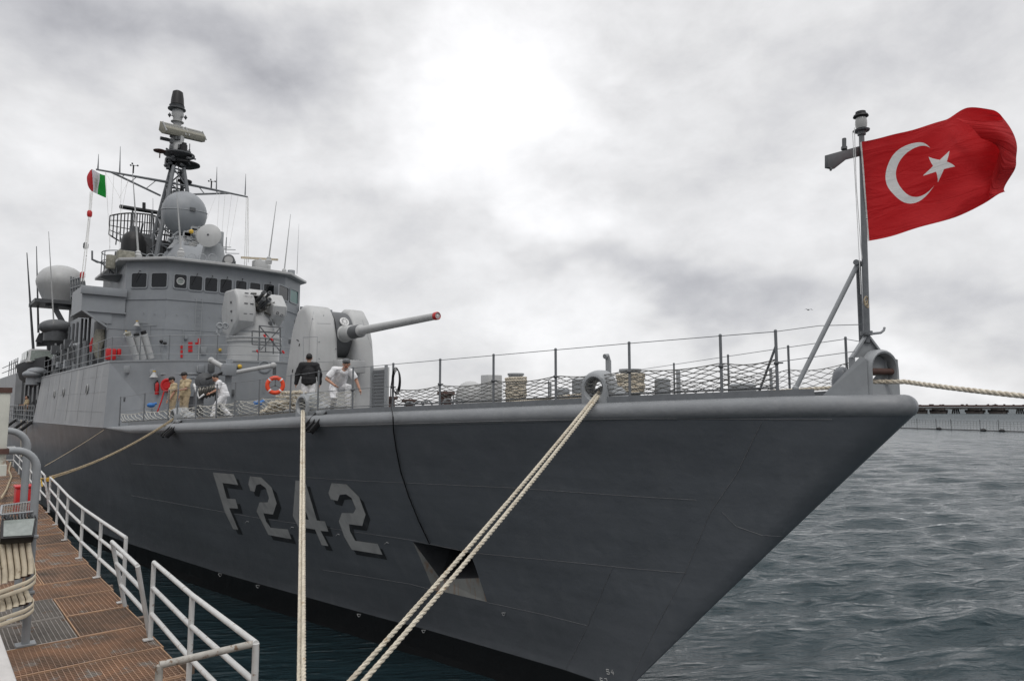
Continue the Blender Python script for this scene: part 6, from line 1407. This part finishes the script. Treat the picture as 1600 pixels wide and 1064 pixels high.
ctrl = [[(141, 266, 42.8), (135, 276, 42.8), (137, 290, 42.8), (143, 299, 42.8)], [(144, 265, 42.0), (145, 277, 42.0), (145, 289, 42), (145, 300, 42)], [(155, 271, 42.3), (155, 282, 42.3), (154, 292, 42.4), (153, 304, 42.3)], [(165, 275, 42), (165, 287, 42), (165, 298, 42), (165, 309, 42)]]
fl2 = cloth('tricolour_flag', ctrl, 24, 14, im, lambda s, v: .05 * sin(s * 11 + v * 4), [0, .36, .68, 1]); tag(fl2, 'small green, white and red flag at the left yard end', 'flag')

# ---------------------------------------------------------------- mooring lines
def moor(label, strands, r, m_='rope'):
    root = thing('mooring_line', label, 'mooring rope', strands[0][-1], 'mooring lines from the ship')
    for s in strands: strand_rope(MB(), s, r).build('rope', m_, root)
    return root
def line_px(a3, px, py, x, sag, n=24): return sagline(a3, P(px, py, x=x), sag, n)
e1 = P(402, 1222, x=2.98); e1b = P(428, 1222, x=2.98)
l1 = sagline(CH1 + Vector((.15, 0, -.02)), e1, .10); l1b = sagline(CH1 + Vector((.2, -.03, -.03)), e1b, .12)
l1 = [CH1 + Vector((.9, .35, .05))] + l1; l1b = [CH1 + Vector((.9, .3, -.02))] + l1b
moor('doubled pale rope running diagonally from the forward chock to the quay', [l1, l1b], .034)
e2 = P(466, 1230, x=2.98); e2b = P(474, 1230, x=2.98)
moor('doubled pale rope hanging nearly upright in front of the hull numbers', [[CH2 + Vector((.6, .1, .0))] + sagline(CH2 + Vector((0, 0, -.1)), e2, .05), [CH2 + Vector((.6, .1, -.03))] + sagline(CH2 + Vector((.05, -.03, -.1)), e2b, .05)], .030)
e3 = P(77, 747, z=4.86); moor('slack doubled tan rope from the aft chock to the walkway railing', [[CH3 + Vector((.6, .3, .05))] + sagline(CH3 + Vector((0, 0, -.05)), e3 + Vector((0, 0, .04)), .22), [CH3 + Vector((.6, .3, 0))] + sagline(CH3 + Vector((0, 0, -.09)), e3 - Vector((0, 0, .02)), .20)], .028, 'tanrope')
o = MB().tube(sagline((5.9, 33.0, 6.2), P(70, 728, y=25.5), .03), .010, 5).build('thin_line', 'tanrope', None); tag(o, 'very thin line sloping from the hull corner down to the railing', 'rope')
a = Vector((XC - .05, 4.35, zb + .22)); far = Vector((2.0, -16, 5.2))
d = P(1600, 616, d=9.45); mid = sagline(a, a + (d - a) * 9.0, 1.0, 60)
b_end = a + (d - a) * 9.0; pts = [a.lerp(b_end, i / 60) - Vector((0, 0, .9 * 4 * (i / 60) * (1 - i / 60) - .0)) for i in range(61)]
# fit so that it passes through the point d
k = min(range(61), key=lambda i: (pts[i] - d).length); corr = (d.z - pts[k].z) / max(.01, k / 60)
pts = [p + Vector((0, 0, corr * min(i / 60, 1) if True else 0)) for i, p in enumerate(pts)]
strand_rope(MB(), [Vector((XC, 5.0, zb + .24))] + pts, .040, pitch=.30, step=12, seg=8).build('mooring_line', 'rope', None)
o = [x for x in COL.objects if x.name.startswith('mooring_line') and x.type == 'MESH'][-1]; tag(o, 'thick twisted pale rope leading right from the bow chock', 'mooring rope', 'mooring lines from the ship')
ol = MB(); 
for k in range(4): ol.torus(Vector((3.34, 26.75, 4.78 + .03 * k)), .09, .02, (0, .2, 1), 14, 6)
ol.tube([Vector((3.34, 26.75, 4.82)), P(64, 747, y=28.2), P(66, 760, y=28)], .02, 6); o = ol.build('lashing', 'yellow', None); tag(o, 'orange lashing tied round the railing post', 'lashing')

# ---------------------------------------------------------------- far pier, floating barrier, gull
def waterp(px, py): return P(px, py, z=0)
pa = P(1400, 643, z=0); 
YD = None
dist = 640.0
def far(px, py, d=dist): return P(px, py, d=d)
pl = Vector((rt.x, rt.y, 0))
a = far(1380, 632); b = far(1900, 641, dist * .93); ZP = 9.0
pr0 = thing('distant_pier', 'long low industrial pier on the horizon at the right', 'pier', (a.x, a.y, 0))
A_ = Vector((a.x, a.y, 0)); B_2 = Vector((b.x, b.y, 0)); dd = (B_2 - A_).normalized(); A_ = A_ - dd * 320
MB().bar(A_ + Vector((0, 0, 5.2)), B_2 + Vector((0, 0, 5.2)), 6, 1.1).build('deck', 'pierd', pr0, smooth=0)
mb = MB().bar(A_ + Vector((0, 0, 7.2)), B_2 + Vector((0, 0, 7.2)), 3, 1.6); mb.build('pipe_rack', 'brown', pr0, smooth=0)
MB().bar(A_ + Vector((0, 0, 4.3)) - Vector((fw.x, fw.y, 0)) * 4, B_2 + Vector((0, 0, 4.3)) - Vector((fw.x, fw.y, 0)) * 4, .6, .35).build('pier_kerb', 'pier', pr0, smooth=0)
mb = MB(); rs = random.Random(4); LL = (B_2 - A_).length
for k in range(75): p0 = A_ + dd * (LL * (.42 + .58 * rs.random())); MB().box(p0 + Vector((0, 0, 8.1)), (rs.uniform(.8, 3.5), 1.2, rs.uniform(.4, 1.6))).build('pier_fitting', 'pier', pr0, smooth=0)
for px, w_, kind_ in ((1130, 12, 1), (1180, 12, 1), (1230, 9, 2), (1280, 12, 1), (1330, 12, 1), (1385, 9, 2), (1441, 9, 0), (1470, 10, 1), (1495, 9, 2), (1523, 12, 1), (1556, 12, 1), (1587, 9, 2), (1625, 12, 1), (1660, 9, 2), (1700, 12, 1)):
    q_ = far(px, 640, dist * .98); f_ = (q_ - A_).dot(dd); c = A_ + dd * f_; mb = MB()
    if kind_ == 2:
        mb.box(c + Vector((0, 0, 4.6)), (w_ * .9, 8, 1.0))
        for s in (-.35, -.12, .12, .35): mb.bar(c + pl * s * w_ * .7 + Vector((0, 0, 4.4)), c + pl * s * w_ * 1.1 + Vector((0, 0, -1)), 1.0, 1.0)
    else:
        mb.box(c + Vector((0, 0, 4.0)), (w_ * .8, 9, 2.2)).box(c + Vector((0, 0, .6)), (w_ * 1.1, 11, 2.2))
        for s in (-.4, -.2, 0, .2, .4): mb.box(c + pl * s * w_ + Vector((0, 0, 2.4)), (.8, 8, 2.4))
    mb.build('pier_support', 'pierd' if kind_ == 2 else 'pier', pr0, smooth=0)
fb_root = thing('floating_barrier', 'floating mesh security fence across the water in front of the pier', 'barrier', (waterp(1500, 671).x, waterp(1500, 671).y, 0))
fa, fb2 = waterp(1360, 668.0), waterp(1760, 681); fa = fa + (fa - fb2).normalized() * 70; dd = (fb2 - fa); LL = dd.length; dd.normalize(); sc1 = fa.length / 200; Hf = 2.4
mb = MB()
for k in range(int(LL / .9)): p0 = fa + dd * k * .9; mb.box(p0 + Vector((0, 0, Hf / 2 + .35)), (.045, .045, Hf))
for k in range(5): mb.bar(fa + Vector((0, 0, .4 + Hf * k / 4)), fb2 + Vector((0, 0, .4 + Hf * k / 4)), .04, .045)
mb.build('mesh_panel', 'pierd', fb_root, smooth=0)
MB().tube([fa + Vector((0, 0, .2)), fb2 + Vector((0, 0, .2))], .14, 6).build('float_line', 'black', fb_root)
for px in (1418, 1455, 1484, 1540, 1575, 1630, 1690): 
    p0 = P(px, 671.5 + (px - 1454) * .022, z=0); t_ = (Vector((p0.x, p0.y, 0)) - fa).dot(dd); p0 = fa + dd * t_; MB().cyl(p0, p0 + Vector((0, 0, Hf + .9)), .07, 6).build('barrier_post', 'black', fb_root)
    if px in (1540, 1575, 1455, 1690): MB().ball(p0 + Vector((-.2, -.8, .3)), .75, 10, 8, sc_=(1.2, 1, .7)).build('buoy', 'black', fb_root)
gl = thing('seagull', 'tiny seagull gliding in the sky left of the jackstaff', 'bird', P(1263, 484, d=60)); g0_ = P(1263, 484, d=60)
MB().ball(g0_, .07, 10, 8, sc_=(2.2, 1.2, 1)).build('body', 'bird', gl)
for s in (-1, 1):
    q1_ = g0_ + rt * s * .22 + Vector((0, 0, .05)); q2_ = g0_ + rt * s * .42 + Vector((0, 0, -.05)); f2 = Vector((fw.x, fw.y, 0)) * .08
    MB().add([g0_ - f2, g0_ + f2, q1_ + f2, q1_ - f2, q2_, g0_ - f2 + Vector((0, 0, .012)), g0_ + f2 + Vector((0, 0, .012)), q1_ + f2 + Vector((0, 0, .012)), q1_ - f2 + Vector((0, 0, .012)), q2_ + Vector((0, 0, .01))], [(0, 1, 2, 3), (3, 2, 4), (5, 8, 7, 6), (8, 9, 7)]).build('wing', 'dgrey', gl, smooth=0)

# ---------------------------------------------------------------- people
def person(label, foot, yaw, J, top, legs_, hat=None, shortsleeve=True, hairc='hair', group='crew members on the deck', jacket=False, scale=1.0):
    """foot: world point under the figure; J: joints in figure space (x right, y forward, z up)"""
    D = dict(pel=(0, 0, .95), chest=(0, .01, 1.22), neck=(0, 0, 1.46), head=(0, .03, 1.62), shL=(-.19, 0, 1.41), shR=(.19, 0, 1.41), elL=(-.25, -.02, 1.13), elR=(.25, -.02, 1.13), wrL=(-.26, .06, .88), wrR=(.26, .06, .88),
             hipL=(-.09, 0, .92), hipR=(.09, 0, .92), knL=(-.10, .03, .50), knR=(.10, .03, .50), anL=(-.10, -.02, .08), anR=(.10, -.02, .08), look=(0, 1, 0))
    D.update(J); D = {k: Vector(v) for k, v in D.items()}; R = Matrix.Rotation(yaw, 3, 'Z'); f0 = Vector(foot)
    T = lambda mb: [mb.v.__setitem__(i, tuple(f0 + R @ (Vector(v) * scale))) for i, v in enumerate(mb.v)] and mb
    root = thing('person', label, 'person', f0, group); look = D['look'].normalized(); hd = D['head']; sidev = look.cross(Vector((0, 0, 1))).normalized(); upv = sidev.cross(look)
    def limb(mb, a, b, r0, r1, seg=12): mb.tube([a, a.lerp(b, .5), b], [r0, (r0 + r1) / 2 * 1.04, r1], seg).ball(a, r0, seg, 8).ball(b, r1, seg, 8)
    B = MB()
    limb(B, D['pel'], D['chest'], .135, .145); limb(B, D['chest'], D['neck'] - Vector((0, 0, .06)), .15, .10); limb(B, D['shL'], D['shR'], .075, .075); limb(B, D['neck'] - Vector((0, 0, .04)), hd - upv * .04, .055, .052)
    B.ball(hd + upv * .02, .10, 18, 14, sc_=(.82, .98, 1.12)); B.ball(hd - upv * .06 + look * .025, .062, 14, 10, sc_=(.9, 1, 1))
    B.tube([hd + look * .085 + upv * .015, hd + look * .118 - upv * .025, hd + look * .095 - upv * .035], [.010, .017, .012], 8)
    for s in (-1, 1): B.ball(hd + sidev * s * .085 - upv * .005, .026, 8, 6, sc_=(.5, .8, 1.2))
    for s, q in ((-1, 'L'), (1, 'R')):
        limb(B, D['sh' + q], D['el' + q], .052, .040); limb(B, D['el' + q], D['wr' + q], .040, .027)
        limb(B, D['hip' + q], D['kn' + q], .085, .058); limb(B, D['kn' + q], D['an' + q], .058, .038)
        w_ = D['wr' + q]; d = (w_ - D['el' + q]).normalized(); pm = w_ + d * .055; B.tube([w_, pm], [.026, .034], 8)
        sd_ = d.cross(Vector((0, 1, .2))).normalized(); fwd_ = sd_.cross(d)
        for k in range(4):
            b0 = pm + fwd_ * (.022 - .015 * k) + d * .015; m1_ = b0 + d * (.035 + .004 * (1.5 - abs(k - 1.5))) - sd_ * s * .008; B.tube([b0, m1_, m1_ + d * .022 - sd_ * s * .020], [.0095, .009, .008], 6)
        B.tube([w_ + d * .02 + fwd_ * .02, w_ + d * .045 + fwd_ * .045, w_ + d * .075 + fwd_ * .05], [.012, .011, .009], 6)
        B.ball(D['an' + q] + Vector((0, .05, -.04)), .045, 10, 6, sc_=(.9, 2.0, .8))
    vs, fs = solidify_mesh(B, .011, 2); body = T(MB().add(vs, fs)).build('body', 'skin', root, smooth=80)
    # clothing follows the body as separate garments
    G = MB(); off = .022 if not jacket else .04
    limb(G, D['pel'] + Vector((0, 0, .02)), D['chest'], .145 + off, .150 + off); G.tube([D['pel'] - Vector((0, 0, .05)), D['pel'] + Vector((0, 0, .1))], [.165 + off * .6, .16 + off], 20); limb(G, D['chest'], D['neck'] - Vector((0, 0, .075)), .155 + off, .085 + off); limb(G, D['shL'], D['shR'], .078 + off * .6, .078 + off * .6)
    for q in 'LR':
        e = D['sh' + q].lerp(D['el' + q], .82) if shortsleeve else D['el' + q]; G.tube([D['sh' + q], D['sh' + q].lerp(e, .5), e], [.066 + off * .8, .070 + off * .7, .066 + off * .6], 12).ball(D['sh' + q], .064 + off * .7, 12, 8)
        if not shortsleeve: limb(G, D['el' + q], D['wr' + q].lerp(D['el' + q], .06), .056 + off * .5, .046 + off * .3)
    vs, fs = solidify_mesh(G, .014, 3); zc_ = D['pel'].z - .10; vs = [(x, y, max(z, zc_ + .012 * sin(x * 25)) if abs(x) < .2 else z) for x, y, z in vs]
    g = MB(); rs = random.Random(len(label)); 
    vs = [tuple(Vector(v) + Vector((mnoise.noise(Vector(v) * 9), mnoise.noise(Vector(v) * 9 + Vector((5, 0, 0))), 0)) * .018) for v in vs]
    T(g.add(vs, fs)).build('jacket' if jacket else 'shirt', top, root, smooth=80)
    G = MB(); G.ball(D['pel'], .155, 16, 10, sc_=(1.1, .95, .95))
    for q in 'LR': G.tube([D['hip' + q], D['hip' + q].lerp(D['kn' + q], .5), D['kn' + q], D['kn' + q].lerp(D['an' + q], .55), D['an' + q] + Vector((0, 0, .01))], [.108, .10, .082, .078, .074], 14).ball(D['hip' + q], .105, 12, 8)
    vs, fs = solidify_mesh(G, .014, 3); vs = [tuple(Vector(v) + Vector((mnoise.noise(Vector(v) * 11), mnoise.noise(Vector(v) * 11 + Vector((3, 0, 0))), 0)) * .014) for v in vs]
    T(MB().add(vs, fs)).build('trousers', legs_, root, smooth=80)
    for q in 'LR':
        a_n = D['an' + q]; s_ = MB(); s_.ball(a_n + Vector((0, .06, -.045)), .05, 12, 8, sc_=(.95, 2.5, .85)); s_.ball(a_n + Vector((0, -.02, -.01)), .052, 12, 8); T(merged(s_, .012, 2)).build('shoe', 'shoe' if legs_ != 'wcloth' or jacket else 'wcloth', root, smooth=80)
    Hh_ = MB()
    if hat:
        c = hd + upv * .055; Hh_.ball(c, .108, 18, 12, sc_=(.88, 1.02, .80)); Hs = T(merged(Hh_, .01, 1)).build('cap', hat, root, smooth=60)
        b_ = MB(); b_.prism([c + look * .07 + sidev * .075, c + look * .15 + sidev * .05, c + look * .165, c + look * .15 - sidev * .05, c + look * .07 - sidev * .075], upv * .012); T(b_).build('cap_brim', hat, root)
    Hr = MB(); Hr.ball(hd + upv * .040 - look * .022, .103, 18, 12, sc_=(.86, .96, .98)); T(merged(Hr, .012, 1)).build('hair', 'hair', root, smooth=80)
    for s in (-1, 1):
        e = MB().ball(hd + look * .086 + sidev * s * .034 + upv * .018, .013, 8, 6, sc_=(1.2, .7, .8)); T(e).build('eye', 'white', root); e = MB().ball(hd + look * .094 + sidev * s * .034 + upv * .018, .007, 6, 5); T(e).build('iris', 'hair', root)
        e = MB().tube([hd + look * .092 + sidev * s * .018 + upv * .036, hd + look * .088 + sidev * s * .052 + upv * .034], .005, 6); T(e).build('eyebrow', 'hair', root)
    T(MB().tube([hd + look * .088 + sidev * .022 - upv * .058, hd + look * .094 - upv * .057, hd + look * .088 - sidev * .022 - upv * .058], .006, 6)).build('mouth', 'red', root)
    return root
def at_deck(px, inset, pyfoot=None):
    y = y_at(px); lo, hi = 4.6, 32.5
    best = min(np.arange(lo, hi, .03), key=lambda y: abs(px - proj(S3(y, inset=inset))[0])); return S3(float(best), inset=inset, dz=.03)
left = radians(49)
person('sailor in khaki with black cap, the nearer of the pair, facing left', at_deck(287, .55), left + radians(58), dict(wrR=(.27, .05, .86), elL=(-.24, .12, 1.15), wrL=(-.14, .36, 1.10), elR=(.27, -.03, 1.13), head=(0, .06, 1.61), look=(-.15, 1, -.25)), 'khaki', 'khakid', hat='hair', scale=1.03)
person('sailor in khaki with black cap, half hidden behind the other khaki sailor', at_deck(269, .75), left + radians(38), dict(head=(0, .07, 1.60), look=(0, 1, -.35), wrR=(.25, .12, .86), elL=(-.24, .04, 1.12), wrL=(-.2, .16, .88)), 'khaki', 'khakid', hat='hair', scale=1.0)
person('sailor in white T-shirt and white trousers stooping as he walks left', at_deck(346, .75), left + radians(22), dict(pel=(0, -.03, .86), chest=(0, .05, 1.12), neck=(0, .14, 1.33), head=(0, .24, 1.43), look=(0, 1, -.75), shL=(-.18, .12, 1.28), shR=(.18, .12, 1.28), elL=(-.24, .18, 1.03), wrL=(-.22, .38, .92), elR=(.24, .00, 1.03), wrR=(.24, .0, .78), hipL=(-.09, -.03, .84), hipR=(.09, -.03, .84), knL=(-.1, .22, .48), anL=(-.1, .30, .08), knR=(.1, -.02, .44), anR=(.1, -.30, .10)), 'wcloth', 'wcloth')
person('man in black jacket and white trousers seen from behind', at_deck(481, .75), radians(-24), dict(elL=(-.30, .02, 1.14), elR=(.29, .02, 1.14), wrL=(-.33, .04, .90), wrR=(.30, .06, .90), look=(0, 1, .0)), 'bcloth', 'wcloth', shortsleeve=False, jacket=True, scale=1.04)
person('sailor in white with grey cap leaning forward over one raised knee', at_deck(531, .35), radians(180 - 24 + 12), dict(pel=(.02, -.22, .66), chest=(0, -.02, .86), neck=(-.02, .16, 1.04), head=(-.06, .26, 1.16), look=(.35, 1, -.12), shL=(-.20, .13, .99), shR=(.18, .10, 1.02), elR=(.36, .10, .80), wrR=(.22, .26, .66), elL=(-.34, .16, .78), wrL=(-.40, .26, .55), hipL=(-.08, -.20, .62), hipR=(.12, -.22, .62), knL=(-.14, .20, .62), anL=(-.14, .10, .09), knR=(.18, .12, .36), anR=(.12, -.22, .10)), 'wcloth', 'wcloth', hat='gcap' if 'gcap' in M else 'dgrey', scale=1.12)
person('distant figure in tan overalls on the low side deck', Vector((6.05, 62.5, 6.1)), radians(100), dict(wrR=(.2, .3, 1.1)), 'khaki', 'khakid', scale=1.05)
print('script done', len(sc.objects))
